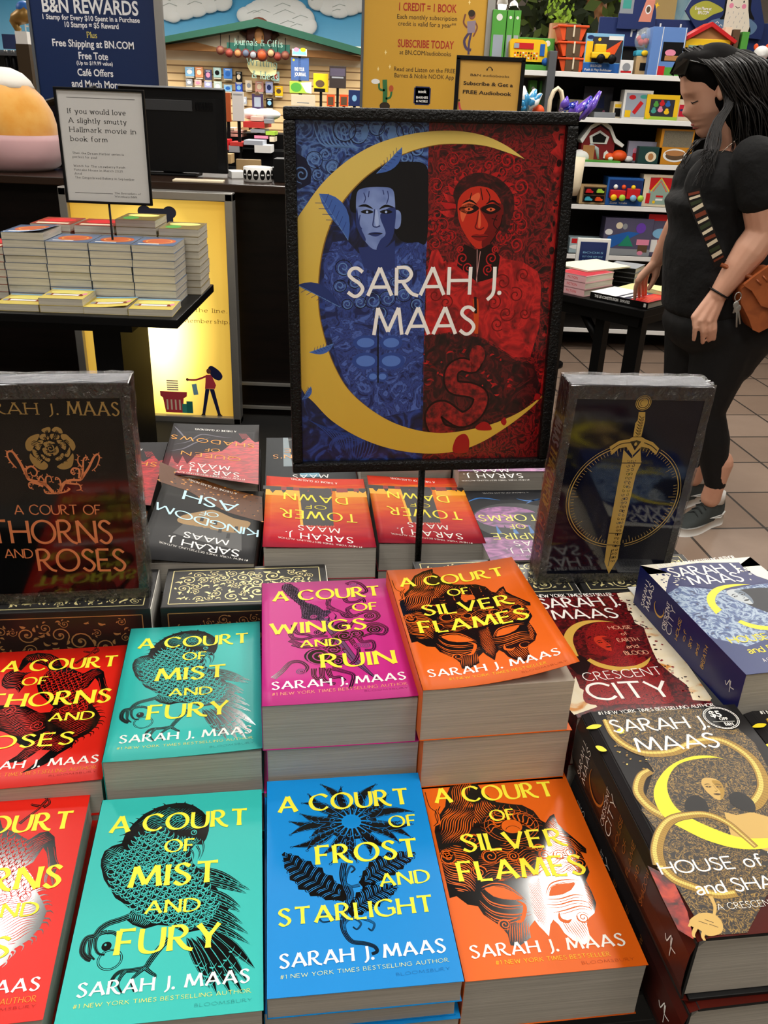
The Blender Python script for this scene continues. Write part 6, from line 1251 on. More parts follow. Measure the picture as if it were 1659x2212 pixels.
sp_=empty('counter_sign',(-1.005,3.13,.76),R(0),'white printed notice in a thin black frame on a pole above the book pile','sign')
Q4=_y('-1140 1446 -857 1438 -871 1087 -1160 1091')
m=MB();x0,z1=Q4[0];x1=Q4[1][0];z0=Q4[3][1]-.76;z1-=.76;x0+=1.005-.008;x1+=1.005+.002;f=.008;SR=Matrix.Rotation(R(2.2),4,'Y')
for c,d in((((x0+x1)/2,0,z0),(x1-x0+f,.012,f)),(((x0+x1)/2,0,z1),(x1-x0+f,.012,f)),((x0,0,(z0+z1)/2),(f,.012,z1-z0)),((x1,0,(z0+z1)/2),(f,.012,z1-z0))):m.box(c,d,BLK,0,.002)
m.build('frame',sp_)
m=MB();m.box(((x0+x1)/2,.003,(z0+z1)/2),(x1-x0,.004,z1-z0),c_('notice_paper','#cfcdca',rough=.6));pp=m.build('notice_sheet',sp_)
W_,H_=(x1-x0)*1000,(z1-z0)*1000;D=fdraw(x0,.0008,z0);ik=c_('notice_ink','#2a2a2a')
D.line([(W_*.12,H_*.925),(W_*.9,H_*.925)],1.2,ik);D.line([(W_*.1,H_*.085),(W_*.55,H_*.085)],1.2,ik)
for t,y,w,h in(('If you would love',.79,.66,.042),('A slightly smutty',.71,.66,.042),('Hallmark movie in',.63,.76,.042),('book form',.55,.42,.042)):D.text(t,W_*.12,W_*(.12+w),H_*y,H_*y,H_*h,ik,'serif',.3)
for t,y,w in(('Then the Dream Harbor series is',.435,.60),('perfect for you!',.40,.28),('Watch for The strawberry Patch',.32,.60),('Pancake House in March 2025',.285,.57),('And',.25,.08),('The Gingerbread Bakery in September',.215,.70)):D.text(t,W_*.12,W_*(.12+w),H_*y,H_*y,H_*.018,ik,'serif_thin',.3)
D.text('The Bestsellers of',W_*.57,W_*.88,H_*.085,H_*.085,H_*.016,ik,'serif',.3);D.text('Waterbury B&N',W_*.57,W_*.83,H_*.055,H_*.055,H_*.016,ik,'serif',.3);D.build('notice_lettering',pp)
m=MB();m.tube([(.0,.004,0),(.0,.004,z0)],.004,BLK,8).box((.0,.004,.004),(.12,.08,.006),BLK);m.build('pole',sp_)

# sticker roll, leaflets, little counter clutter
def pl(P):return P[0]
sr=empty('sticker_roll',(*[(-0.637,4.156)][0],CT),0,'white roll of round black stickers standing on the counter','roll')
m=MB();m.lathe([(.062,0),(.066,.002),(.066,.062),(.062,.064),(.05,.064),(.05,.003)],WHT,32);m.build('paper_roll',sr)
m=MB()
for k in range(7):
    a=R(-168+k*26);ux=Vector((-math.sin(a),math.cos(a),0));n=Vector((math.cos(a),math.sin(a),0));c0=n*.0667+Vector((0,0,.032));vs=[c0+ux*.0125*math.cos(q)*1.0+Vector((0,0,.0235*math.sin(q)*.9))for q in[2*math.pi*i/16 for i in range(16)]]
    m.add(vs,[tuple(range(16))],BLK)
    m.add([c0+n*.0004+ux*u+Vector((0,0,w))for u,w in((-.007,-.003),(.007,-.003),(.007,.003),(-.007,.003))],[(0,1,2,3)],WHT)
m.build('round_sticker',sr)['kind']='stuff'
def slab(name,label,P,z,d,m_,cat,rz=0,grp=None):
    x,y=P;o=empty(name,(x,y,z),R(rz),label,cat,grp);b=MB();b.box((0,0,d[2]/2),d,m_,0,.0015);b.build('body',o);return o
slab('tape_dispenser','small white and black dispenser beside the sticker roll',[(-0.579,4.365)][0],CT,(.05,.09,.05),BLK,'dispenser')
slab('leaflet_pile','low pile of cream leaflets beside the monitor foot',[(-0.883,4.038)][0],CT,(.22,.08,.008),CRM,'leaflets',4)
slab('paper_slip_pile','white paper slips on the counter by the sticker roll',[(-0.764,4.327)][0],CT,(.07,.12,.03),WHT,'paper',20)
slab('wooden_block','pale wooden card holder standing behind the sticker roll',[(-0.736,4.510)][0],CT,(.12,.03,.07),KRF,'holder')
slab('card_terminal','black card terminal at the poster edge of the counter',[(-0.529,4.208)][0],CT,(.07,.12,.10),BLK,'terminal')
# plush egg
eg=empty('plush_toy',(-1.80,4.28,CT),0,'big orange and white plush toy with a pink wrap at the end of the counter','toy')
m=MB();m.lathe([(.02,.03),(.13,.035),(.20,.10),(.215,.18),(.20,.25),(.165,.31),(.12,.355)],c_('plush_orange','#dd9a3a',rough=.95,sheen=.6,noise=(14,'#e3aa52')),28,bumpf=lambda w,t:1+.015*math.sin(5*w+4*t));m.build('body',eg)
m=MB();m.lathe([(.127,.345),(.115,.375),(.085,.405),(.04,.425),(.005,.428)],c_('plush_white','#f0ece2',rough=.95,sheen=.6),28,bumpf=lambda w,t:1+.05*math.sin(6*w)*(1-t));m.build('white_cap',eg)
m=MB();m.lathe([(.17,.0),(.205,.02),(.232,.07),(.236,.13),(.226,.155),(.222,.15),(.205,.10)],c_('plush_pink','#c9a0a2',rough=.9,sheen=.5),36,bumpf=lambda w,t:1+.025*math.sin(7*w)*t);m.build('pink_wrap',eg)
m=MB();m.ball((-.035,-.196,.25),(.075,.02,.05),PNK);m.build('cheek',eg)
# small dark screen on an arm
sc_=empty('touch_screen',(-1.66,4.55,CT),0,'tilted black till screen behind the plush toy','screen')
T_=Matrix.Translation((.08,0,.20))@Matrix.Rotation(R(-16),4,'Y')@Matrix.Rotation(R(18),4,'X')
m=MB();m.box((0,0,0),(.34,.03,.27),BLK,0,.012,T_);m.build('housing',sc_);m=MB();m.box((0,-.017,0),(.28,.004,.21),c_('dark_glass','#0a1020',rough=.1),0,0,T_);m.build('screen_glass',sc_)
m=MB();m.tube([(0,.02,0),(.03,.02,.10),(.08,.02,.2)],.02,BLK,8).box((0,.02,.006),(.18,.14,.012),BLK);m.build('stand',sc_)
fl=empty('flower_pot',(-1.47,4.40,CT),0,'white artificial roses with green leaves behind the white notice','flowers')
m=MB();m.lathe([(.03,0),(.045,.07),(.042,.07)],c_('glass_grey','#8f989c',rough=.15),16);m.build('pot',fl)
for(x,y,z)in((-.03,-.02,.17),(.04,-.03,.21),(.07,.02,.13)):
    m=MB()
    for k in range(9):a=k*2.4;r=.012+.003*k;m.ball((x+r*.6*math.cos(a),y+r*.6*math.sin(a),z+.01-k*.002),(.024,.024,.020),c_('petal_white','#f3f3ee',rough=.7),8,6)
    m.build('bloom',fl)
m=MB()
for k in range(7):a=k*.9;m.tube([(0,0,.05),(.03*math.cos(a),.03*math.sin(a),.12),(.09*math.cos(a),.06*math.sin(a),.13+.02*math.sin(k))],[.003,.014,.001],c_('leaf_green','#3f6a22',rough=.6),6,None,True,.35)
m.build('leaves',fl)

# ---------------------------------------------------------------- banners behind the counter
def banner(label,P,y,m_,side,cb,name='banner_stand'):
    (a,b),(c,e)=P;o=empty(name,((a+c)/2,y,0),0,label,'banner');w=abs(c-a);z0,z1=min(b,e),max(b,e)
    m=MB();m.box((0,.01,(z0+z1)/2),(w,.012,z1-z0),m_);p=m.build('printed_panel',o)
    m=MB();m.box((w/2+.022,.01,(z0+z1)/2),(.045,.04,z1-z0),SIL).box((-w/2-.008,.01,(z0+z1)/2),(.016,.03,z1-z0),side);m.build('side_rail',o)
    m=MB();m.box((0,.0,z0/2),(.05,.03,z0),BLK).box((0,-.12,.015),(w*.8,.10,.03),BLK);m.build('floor_stand',o)
    D=fdraw(-w/2,.0035,z0);cb(D,w*1000,(z1-z0)*1000,a,z0);D.build('printed_lettering',p)
def BT(D,a,z0,t,P,h,m,s='plainbold'):
    (x0,y0),(x1,y1)=P;D.text(t,(x0-a)*1000,(x1-a)*1000,(y0-z0)*1000,(y0-z0)*1000,h,m,s,.5)
def navy_b(D,w,h,a,z0):
    W=c_('print_white','#e8e8ea');yl=c_('print_yellow','#d8c860')
    BT(D,a,z0,'THE NEW',_y('-2008 1919 -1731 1927'),55,W)
    for t,P,hh in(('B&N REWARDS',_y('-2145 1847 -1575 1846'),72),('1 Stamp for Every $10 Spent in a Purchase',_y('-2149 1809 -1571 1801'),26),('10 Stamps = $5 Reward',_y('-2022 1772 -1700 1768'),28),('Free Shipping at BN.COM',_y('-2109 1669 -1618 1662'),38),('Free Tote',_y('-1958 1605 -1780 1606'),38),('(Up to $19.99 value)',_y('-1975 1575 -1755 1574'),20),('Café Offers',_y('-1976 1515 -1758 1515'),38),('and Much More',_y('-2019 1453 -1716 1453'),38)):BT(D,a,z0,t,P,hh,W)
    BT(D,a,z0,'Plus',_y('-1893 1720 -1836 1718'),30,yl,'serif')
banner('navy blue rewards banner with white lettering behind the sales counter',[(_y('-2218 1903 -1467 1929')[0][0],2.45),(_y('-2218 1903 -1468 1566')[1][0]-.01,1.20)],5.8,c_('banner_navy','#0c2450',rough=.45),DGY,navy_b)
def gold_b(D,w,h,a,z0):
    K=c_('print_black_brown','#2e2214');Rr=c_('print_brick','#a8321c')
    for t,P,hh,mm in(('TRY AUDIOBOOKS',_y('-47 2012 310 2020'),40,Rr),('1 CREDIT = 1 BOOK',_y('-33 1928 306 1924'),40,Rr),('Each monthly subscription',_y('-42 1885 312 1884'),24,K),('credit is valid for a year**',_y('-35 1850 309 1850'),24,K),('SUBSCRIBE TODAY',_y('-32 1739 303 1736'),40,Rr),('at BN.COM/audiobooks',_y('-20 1700 289 1702'),24,K),('Read and Listen on the FREE',_y('-49 1610 321 1609'),24,K),('Barnes & Noble NOOK App',_y('-45 1576 315 1574'),24,K)):BT(D,a,z0,t,P,hh,mm,'plainbold' if mm is Rr else 'plain')
    (x,y),(x1,y1)=[((p-a)*1000,(q-z0)*1000)for p,q in _y('129 1481 180 1437')];q=abs(x1-x);nv_=c_('print_navy','');D.rect(x-q,y-q*.85,x+q,y+q*.85,nv_,.5);D.rect(x-q*.85,y-q,x+q*.85,y+q,nv_,.5)
    D.text('nook',x-q*.5,x+q*.5,y+q*.3,y+q*.3,q*.35,WHT,'plainbold',.6);D.text('BARNES',x-q*.7,x+q*.7,y-q*.3,y-q*.3,q*.25,WHT,'plainbold',.6);D.text('& NOBLE',x-q*.7,x+q*.7,y-q*.7,y-q*.7,q*.25,WHT,'plainbold',.6)
    # dancer with headphones
    F=lambda P:[((p-a)*1000,(q-z0)*1000)for p,q in P]
    D.line(F(_y('374 1852 353 1876 354 1899 360 1923')),10,sk,.5,4);D.poly(F(_y('372 1886 423 1892 423 1830 379 1824')),c_('print_mauve','#8f7f8c'),.51)
    (hx,hy),=F(_y('399 1920'));D.disc(hx,hy,20,24,sk,.52);D.disc(hx-4,hy+8,20,18,K,.53);D.line(F(_y('418 1885 434 1855 414 1808')),9,sk,.5,4)
    D.line(F(_y('390 1829 363 1785 380 1744 408 1738')),15,c_('print_grape','#4a3c58'),.5,5);D.line(F(_y('401 1829 392 1769 394 1713')),13,c_('print_grape',''),.505,4)
    cg=c_('print_cactus','#2f6b3c');D.line(F(_y('-98 1427 -98 1490 -103 1561')),28,cg,.5);D.line(F(_y('-101 1503 -133 1509 -137 1540')),12,cg,.5,4);D.line(F(_y('-94 1457 -66 1466 -59 1502')),12,cg,.5,4)
    (hx,hy),=F(_y('-159 1549'));D.disc(hx,hy,26,14,WHT,.51);(hx,hy),=F(_y('-62 1514'));D.disc(hx,hy,14,18,c_('print_rust','#b5522c'),.51);(hx,hy),=F(_y('-98 1416'));D.disc(hx,hy,32,22,K,.51)
    for p,q in F(_y('-103 1707 -145 1617 -75 1632 378 1983')):D.poly([(p,q-14),(p+4,q),(p,q+14),(p-4,q)],c_('print_sparkle','#f0dc9a'),.5);D.poly([(p-9,q),(p,q+4),(p+9,q),(p,q-4)],c_('print_sparkle',''),.501)
banner('mustard yellow audiobook banner with a cactus and a dancer behind the poster',[(_y('-236 1973')[0][0],2.45),(_y('486 1736')[0][0],1.15)],5.8,c_('banner_mustard','#c99a32',rough=.5),DGY,gold_b)
au=empty('counter_sign',(.40,4.40,CT),0,'small gold audiobooks sign in a black frame above the poster corner','sign');P=_y('255 1637 552 1430')
x0,z1=P[0][0]-.40,P[0][1]-CT;x1,z0=P[1][0]-.40,.30;m=MB();f=.018
for c,d in((((x0+x1)/2,0,z0),(x1-x0+f,.014,f)),(((x0+x1)/2,0,z1),(x1-x0+f,.014,f)),((x0,0,(z0+z1)/2),(f,.014,z1-z0)),((x1,0,(z0+z1)/2),(f,.014,z1-z0))):m.box(c,d,BLK,0,.002)
m.build('frame',au);m=MB();m.box(((x0+x1)/2,.004,(z0+z1)/2),(x1-x0,.006,z1-z0),c_('sign_honey','#cfa04a',rough=.35));pp=m.build('sign_sheet',au)
D=fdraw(x0,.0005,z0);W_=(x1-x0)*1000;H_=(z1-z0)*1000;K=c_('print_black_brown','')
D.text('B&N audiobooks',W_*.2,W_*.8,H_*.70,H_*.695,10,K,'plain',.4);D.text('Subscribe & Get a',W_*.1,W_*.87,H_*.55,H_*.54,15,K,'plainbold',.4);D.text('FREE Audiobook',W_*.1,W_*.86,H_*.40,H_*.39,15,K,'plainbold',.4)
D.ring(W_*.49,H_*.82,9,10,3,K,.4,0,180);D.disc(W_*.45,H_*.815,3,5,K,.4);D.disc(W_*.53,H_*.815,3,5,K,.4);D.line([(W_*.05,H_*.25),(W_*.07,H_*.15),(W_*.1,H_*.1)],9,rd,.4);D.disc(W_*.05,H_*.28,4,5,K,.41);D.build('sign_lettering',pp)
m=MB();m.box(((x0+x1)/2,.005,z0/2),(.012,.008,z0),BLK).box(((x0+x1)/2,.005,.003),(.12,.08,.006),BLK);m.build('pole',au)

# ---------------------------------------------------------------- the low table with piles of pale paperbacks
lt=empty('display_table',(-1.75,3.15,0),0,'black table under the pale paperback piles by the light box','table')
m=MB();m.box((.07,0,.745),(1.92,.62,.03),BLK,0,.003);m.build('tabletop',lt);m=MB();m.box((0,.02,.71),(1.7,.5,.04),BLK);m.build('apron',lt)
for x in(-.80,-.07,.725):m=MB();m.box((x,.05,.345),(.10,.35,.69),BLK);m.build('leg',lt)
YC=c_('cover_buttercream','#dcc65e',rough=.3,coat=.4);OC=c_('cover_slate_blue','#5b7396',rough=.3,coat=.4);RC=c_('cover_brick','#a33a26',rough=.3,coat=.4);TC=c_('cover_olive','#8d7a42',rough=.3,coat=.4)
PG3=band_mat('page_edges_pale','#a9a393','#d2ccbc','z',600,.85)
def scene_print(kind):
    def f(mk,co,w,h):
        D=mk()
        if kind=='y':D.disc(w*.5,h*.66,w*.42,h*.2,c_('print_lemon','#e8dc7a'),.1);D.rect(w*.1,h*.3,w*.9,h*.5,c_('print_maroon','#7c2a22'),.1);D.rect(w*.2,h*.33,w*.8,h*.46,WHT,.15);D.rect(0,h*.9,w,h,LBL,.1);D.disc(w*.1,h*.4,9,16,GRY,.12);D.disc(w*.9,h*.5,8,16,PNK,.12)
        if kind=='o':D.disc(w*.52,h*.5,w*.4,h*.32,c_('print_pumpkin','#b5501e'),.1);D.ring(w*.52,h*.5,w*.3,h*.22,4,c_('print_gold2','#d8a040'),.12);D.rect(w*.1,h*.15,w*.6,h*.22,WHT,.12)
        if kind=='r':D.disc(w*.5,h*.6,w*.4,h*.25,TRD,.1);D.rect(w*.1,h*.1,w*.9,h*.25,CRM,.1)
        if kind=='t':D.disc(w*.5,h*.7,w*.4,h*.2,c_('print_lemon',''),.1);D.disc(w*.3,h*.3,w*.2,h*.2,GRN,.1)
        D.build('cover_artwork',co)
    return f
gpi='pale paperbacks piled on the table by the light box'
def pile(x,y,n,t,cov,kind,lab,w=.144,h=.2,yaw=0,lab2=None,curl=0):
    rn=random.Random(int(x*1000));z=.76+n*t
    for k in range(n):
        paperback('paperback_book',w,h,t-.0004,cov,(x+(rn.uniform(-.002,.002)if k else 0),y+rn.uniform(-.002,.002),z-k*t,yaw+rn.uniform(-.6,.6)),scene_print(kind)if k==0 else None,curl if k==0 else 0,None,PG3,lab if k==0 else(lab2 or('second','third','fourth','fifth','sixth','seventh','eighth','ninth','tenth')[k-1]+' book down, under the '+lab.split(',')[0]),'book',gpi)
for(x,n,l)in((-1.272,1,'yellow and blue paperback alone in its place, the front pile cut by the picture edge'),(-1.122,2,'yellow and blue paperback on the front pile of two'),(-.972,1,'yellow and blue paperback with lifting cover, the front pile between two others'),(-.822,1,'yellow and blue paperback alone, the front pile nearest the light box')):
    pile(x,2.955,n,.024,YC,'y',l,.148,.16,2,'lower paperback of the only front pile of two',.010 if x==-.972 else 0)
for x,n,l in((-1.462,7,'red topped paperback of the tall cut-off pile'),(-1.312,9,'blue and orange paperback with a lifted cover'),(-1.163,8,'blue and orange paperback behind the pile of two'),(-1.013,8,'blue and orange paperback in front of the notice pole'),(-.863,8,'blue and orange paperback closest to the light box')):
    pile(x+.02,3.14,n,.0258,OC if n!=7 else RC,'o' if n!=7 else 'r',l,.146,.19,1.5,None,.012 if n==9 else 0)
for x,n,cv,k,l in((-1.29,9,RC,'r','brick red rear paperback behind the lifted cover'),(-1.13,9,RC,'r','brick red rear paperback beside the notice pole'),(-.975,10,TC,'t','olive and yellow paperback on the highest pile'),(-.82,9,TC,'t','olive and yellow paperback nearest the light box')):
    pile(x+.02,3.345,n,.0262,cv,k,l,.146,.19,1.5)

# ---------------------------------------------------------------- right-hand corner table with its books
rt=empty('display_table',(.985,3.37,0),R(136),'black corner table with slim legs beside the standing person','table')
# local +x runs along the front edge away from the corner, -y runs to the back edge
m=MB();m.box((.36,-.23,.735),(.76,.52,.03),BLK,0,.003);m.build('tabletop',rt);m=MB();m.box((.36,-.005,.70),(.7,.025,.05),BLK).box((.03,-.23,.70),(.025,.42,.05),BLK);m.build('apron',rt)
for x,y,w in((.03,-.03,.06),(.20,-.05,.042),(.68,-.03,.05),(.03,-.45,.05),(.68,-.45,.05)):m=MB();m.box((x,y,.36),(w,.045,.72),BLK);m.build('leg',rt)
m=MB();m.tube([(.20,-.05,.56),(.30,-.05,.68)],.02,BLK,6);m.build('brace',rt)
def tb2(lx,ly):a=R(136);return(.985+lx*math.cos(a)-ly*math.sin(a),3.37+lx*math.sin(a)+ly*math.cos(a))
def flatbook(label,lx,ly,z,w,h,t,cov,rz=136,name='book',art=None,spine=None,group=None,cat='book'):
    x,y=tb2(lx,ly);o=empty(name,(x,y,z),R(rz),label,cat,group)
    m=MB();m.box((0,0,t/2),(w-.004,h-.004,t-.003),PG3);m.build('page_block',o);m=MB();m.box((0,0,t-.001),(w,h,.002),cov).box((0,0,.001),(w,h,.002),cov).box((0,h/2-.001,t/2),(w,.002,t),spine or cov);c=m.build('cover',o)
    if art:art(o,c,w,h,t)
    return o
def a_const(o,c,w,h,t):
    D=Draw(lambda u,v,q:Vector((u/1000-w/2,v/1000-h/2,t+q/1000)));W,H=w*1000,h*1000
    D.rect(W*.55,0,W,H,WHT,.1);D.poly([(W*.30,0),(W*.55,0),(W*.55,H),(W*.32,H)],c_('print_slate',''),.1);D.rect(0,0,W*.3,H,TRD,.1);D.rect(W*.33,H*.15,W*.36,H*.85,WHT,.2);D.rect(W*.43,H*.3,W*.5,H*.95,WHT,.2)
    for k in range(4):D.line([(W*.05+k*14,H*.1),(W*.1+k*12,H*.5),(W*.04+k*14,H*.9)],6,ORG,.15,4)
    D.build('cover_artwork',c)
    D=Draw(lambda u,v,q:Vector((w/2-u/1000,h/2+q/1000,v/1000)));T_=t*1000
    D.text('THE US CONSTITUTION',W*.08,W*.5,T_*.3,T_*.3,T_*.42,WHT,'plainbold',.2);D.text('SIMPLIFIED',W*.53,W*.70,T_*.3,T_*.3,T_*.42,WHT,'plain',.2);D.rect(W*.93,T_*.25,W*.97,T_*.8,WHT,.2);D.build('spine_lettering',c)
flatbook('red white and black civics book under the reaching hand',.118,-.095,.7502,.262,.185,.026,BLK,136,'book',a_const)
def a_pink(o,c,w,h,t):
    D=Draw(lambda u,v,q:Vector((u/1000-w/2,v/1000-h/2,t+q/1000)));D.rect(4,4,w*1000-4,h*1000-4,c_('cover_crimson','#c42038',rough=.3),.1);D.build('cover_artwork',c)
    D=Draw(lambda u,v,q:Vector((w/2-u/1000,h/2+q/1000,v/1000)));D.text('FICTION',60,110,t*350,t*350,t*380,TRD,'plain',.2);D.build('spine_lettering',c)
for k in range(3):flatbook(('pink-edged book topmost under the cream pile','pink-edged book in the middle of its pile','pink-edged book at the bottom of its pile')[2-k],.345,-.10,.7502+k*.0275,.15,.2,.027,c_('cover_pale_pink','#d8a8ac'),133,'book',a_pink,None,'pink-edged books on the corner table')
for k in range(3):flatbook(('cream book topmost of the pile beside the blue sign','cream book second from the top beside the blue sign','cream book lying on the pink-edged pile')[2-k],.42,-.27,.7502+.0275*k+.04*(k>9),.15,.22,.027,CRM,130,'book',None,None,'cream books on the corner table')
flatbook('large cream sheet-like book leaning over the pile at the poster edge',.40,-.235,.8332,.20,.27,.006,c_('cover_ivory','#e9e4cf'),126,'book')
for k in range(4):flatbook('thin grey board book, '+('lowest','third from the top','second from the top','topmost')[k]+' in the short stack with black binding',.33,-.40,.7502+k*.021,.13,.15,.020,GRY,150,'board_book',None,BLK,'grey board books on the corner table')
flatbook('wide pale yellow book lying behind the civics book',.12,-.30,.7502,.26,.19,.022,c_('cover_pale_yellow','#e2d99c'),140,'book')
flatbook('second pale yellow book partly under the reaching hand',.02,-.285,.7724,.16,.20,.018,c_('cover_pale_yellow',''),120,'book')
sg=empty('tabletop_sign',(*tb2(.52,-.42),.7502),0,'small navy notice in a white frame standing on the corner table','sign');m=MB();m.box((0,0,.085),(.15,.015,.17),WHT,0,.002);m.build('frame',sg);m=MB();m.box((0,-.009,.085),(.122,.003,.14),NVY);p=m.build('notice',sg)
D=fdraw(-.061,-.011,.015)
for k,t in enumerate(('BOOKS','BUY ONE GET ONE','50% OFF')):D.text(t,15,107,90-k*18,90-k*18,8,LBL,'plain',.2)
D.build('notice_lettering',p)

# ---------------------------------------------------------------- toy shelving
SH=[1.637,1.402,1.158,.914,.616]
un=empty('shelf_unit',(1.0,5.6,0),0,'black toy shelving unit with white shelf lips behind the standing person','shelf');BRK=c_('shelf_back_brown','#15100c',rough=.6)
m=MB();m.box((1.0,.42,.9),(2.4,.03,1.8),BRK);m.build('back_panel',un)
XL=_y('866 1764')[0][0]-1.0
for x in(XL,2.2):m=MB();m.box((x,.2,.87),(.045,.46,1.74),DGY if x<1 else BRK,0,.003);m.build('side_panel',un)
for z in SH+[.15]:
    m=MB();m.box((1.0+XL/2,.2,z-.012),(2.4-XL-.05,.42,.022),BRK);m.build('shelf',un);m=MB();m.box((1.0+XL/2,-.012,z-.013),(2.4-XL-.05,.006,.028),WHT,0,.002);m.build('shelf_lip',un)
# navy header
hd=empty('header_sign',(1.6,5.98,0),0,'long navy shelf header with white lettering above the toys','sign');P=_y('1185 1952 1198 1869')
x0,z1=P[0];z0=1.80;m=MB();m.box(((x0+3.2)/2-1.6,0,(z0+z1)/2),(3.2-x0,.03,z1-z0),NVY,0,.003);p=m.build('board',hd);D=fdraw(x0-1.6,-.0155,z0);Q5=_y('1381 1854 1542 1857 1373 1905')
D.text('Preschool',(Q5[0][0]-x0)*1000,(Q5[1][0]-x0)*1000*1.0+140,(Q5[0][1]-z0)*1000,(Q5[0][1]-z0)*1000,75,WHT,'plainbold',.4);D.build('sign_lettering',p)
m=MB();m.box((x0-1.5,.02,1.8),(.03,.02,.3),BLK).box((.9,.02,1.8),(.03,.02,.3),BLK);m.build('bracket',hd)
ar=empty('arched_sign',(1.45,5.94,0),0,'navy arched cutout sign with a pink rocket and a toy screen','sign');P=_y('1287 1941 1515 1947 1389 2046')
xa,xb=P[0][0]-1.45,P[1][0]-1.45;zb=P[0][1];r=(xb-xa)/2;m=MB();m.prism([((xa+xb)/2+r*math.cos(R(a)),zb-.05+r*1.35*math.sin(R(a))+.05*(1 if 0<a<180 else 0))for a in range(0,181,10)],0,.012,NVY);p=m.build('board',ar)
D=fdraw((xa+xb)/2,-.0005,zb);D.poly([(10,-10),(45,120),(70,150),(95,110),(85,-10)],c_('print_salmon','#d98a72'),.3);D.disc(60,55,18,24,WHT,.4);D.disc(60,55,12,17,BRN_,.5);D.rect(-110,30,-30,110,GRY,.3);D.rect(-95,55,-45,100,c_('print_teal',''),.4);D.poly([(105,60),(112,75),(125,78),(113,84),(112,98),(105,85),(95,84),(103,74)],YLW,.4);D.build('printed_design',p)
pg_=empty('penguin_sign',(2.1,5.93,0),0,'rounded navy cutout sign with a white-bellied penguin and a green speech leaf','sign');P=_y('1679 1999 1758 1911 1826 1887 2166 1862 2170 1935 2100 2102 1723 2089')
m=MB();m.prism([(x-2.1,z)for x,z in P],0,.015,NVY);p=m.build('board',pg_)
F=lambda L:[((x-2.1)*1000,(z-1.8)*1000)for x,z in L];D=fdraw(0,-.0005,1.8)
D.curve(F(_y('1706 1995 1725 2027 1782 2051 1835 2044 1905 2009 1848 1982 1792 1951 1733 1960')),c_('print_leaf','#a9ac3c'),.3);D.curve(F(_y('1819 1923 1854 1956 1935 1963 1950 1891 1847 1887')),c_('print_dusk','#5a7898'),.3);D.curve(F(_y('2059 1967 2104 1951 2126 1925 2107 1892 2076 1891')),c_('print_dusk',''),.3)
D.curve(F(_y('1919 2087 1909 1989 1894 1961 1937 1954 1942 1882 2087 1887 2064 1968 2101 1964 2069 2013 2046 2092')),BLK,.32);D.curve(F(_y('1929 2088 1921 2007 1938 1891 2075 1895 2054 2012 2026 2091')),c_('print_belly','#e6ddcb'),.36,3)
for p_ in F(_y('1945 2060 2019 2055')):D.disc(p_[0],p_[1],4,6,BLK,.4)
for p_ in F(_y('1949 2033 2024 2031')):D.disc(p_[0],p_[1],13,13,PNK,.39)
D.line(F(_y('1972 2031 1987 2022 1999 2026')),3,BLK,.4,4)
for(x,y)in F(_y('1938 1999 1968 2004 2000 1998 2030 2002 1953 1977 1988 1981 2025 1978 1947 1954 1981 1952 2016 1959 2046 1953 1969 1928 2004 1931 2041 1929')):D.line([(x,y),(x-2,y-12)],2.5,GRY,.4)
Q6=F(_y('1735 2005 1834 2002 1757 1982 1823 1981'));D.text('Even More at',Q6[0][0],Q6[1][0],Q6[0][1],Q6[0][1],16,WHT,'plainbold',.5);D.text('BN.COM',Q6[2][0],Q6[3][0],Q6[2][1],Q6[2][1],18,WHT,'plainbold',.5)
for a in F(_y('1863 1933 1882 1943 1881 1925 1906 1928')):D.line([(a[0]-10,a[1]-4),(a[0],a[1]+5),(a[0]+10,a[1]-4)],4,WHT,.5)
D.build('printed_design',p)
m=MB();m.box((-.15,.03,1.75),(.03,.02,.35),BLK).box((.15,.03,1.75),(.03,.02,.35),BLK);m.build('bracket',pg_)

def win_(D,w,h,x0,y0,x1,y1,m,hh=.2):D.rect(w*x0,h*y0,w*x1,h*y1,m,hh)
Y1=5.62
# row on the top shelf
for k,(P,l)in enumerate(zip((_y('907 1742 1085 1672'),_y('905 1820 1079 1751'),_y('872 1901 1088 1828')),('lowest of the three orange lidded bins with brown wraps','middle one of the three orange lidded bins with brown wraps','topmost of the three orange lidded bins with brown wraps'))):
    (a,b),(c,e)=P;w=.17;x=(a+c)/2;z=SH[0]+k*.083
    o=empty('toy_bin',(x,5.76,z),R(0),l,'toy','stacked orange toy bins');m=MB();m.prism([(-w/2+.03,0),(w/2-.03,0),(w/2-.005,.065),(-w/2+.005,.065)],-.09,.09,ORG);m.build('tray',o)
    m=MB();m.box((0,0,.071),(w+.012,.20,.012),ORG,0,.004);m.build('rim',o);m=MB();m.box((0,-.001,.041),(w*.48,.19,.083),BRN_,0,.002);m.build('card_wrap',o)
    m=MB();m.box((.004,-.1,.045),(.010,.008,.062),CRM,0,.003);m.build('strap',o)
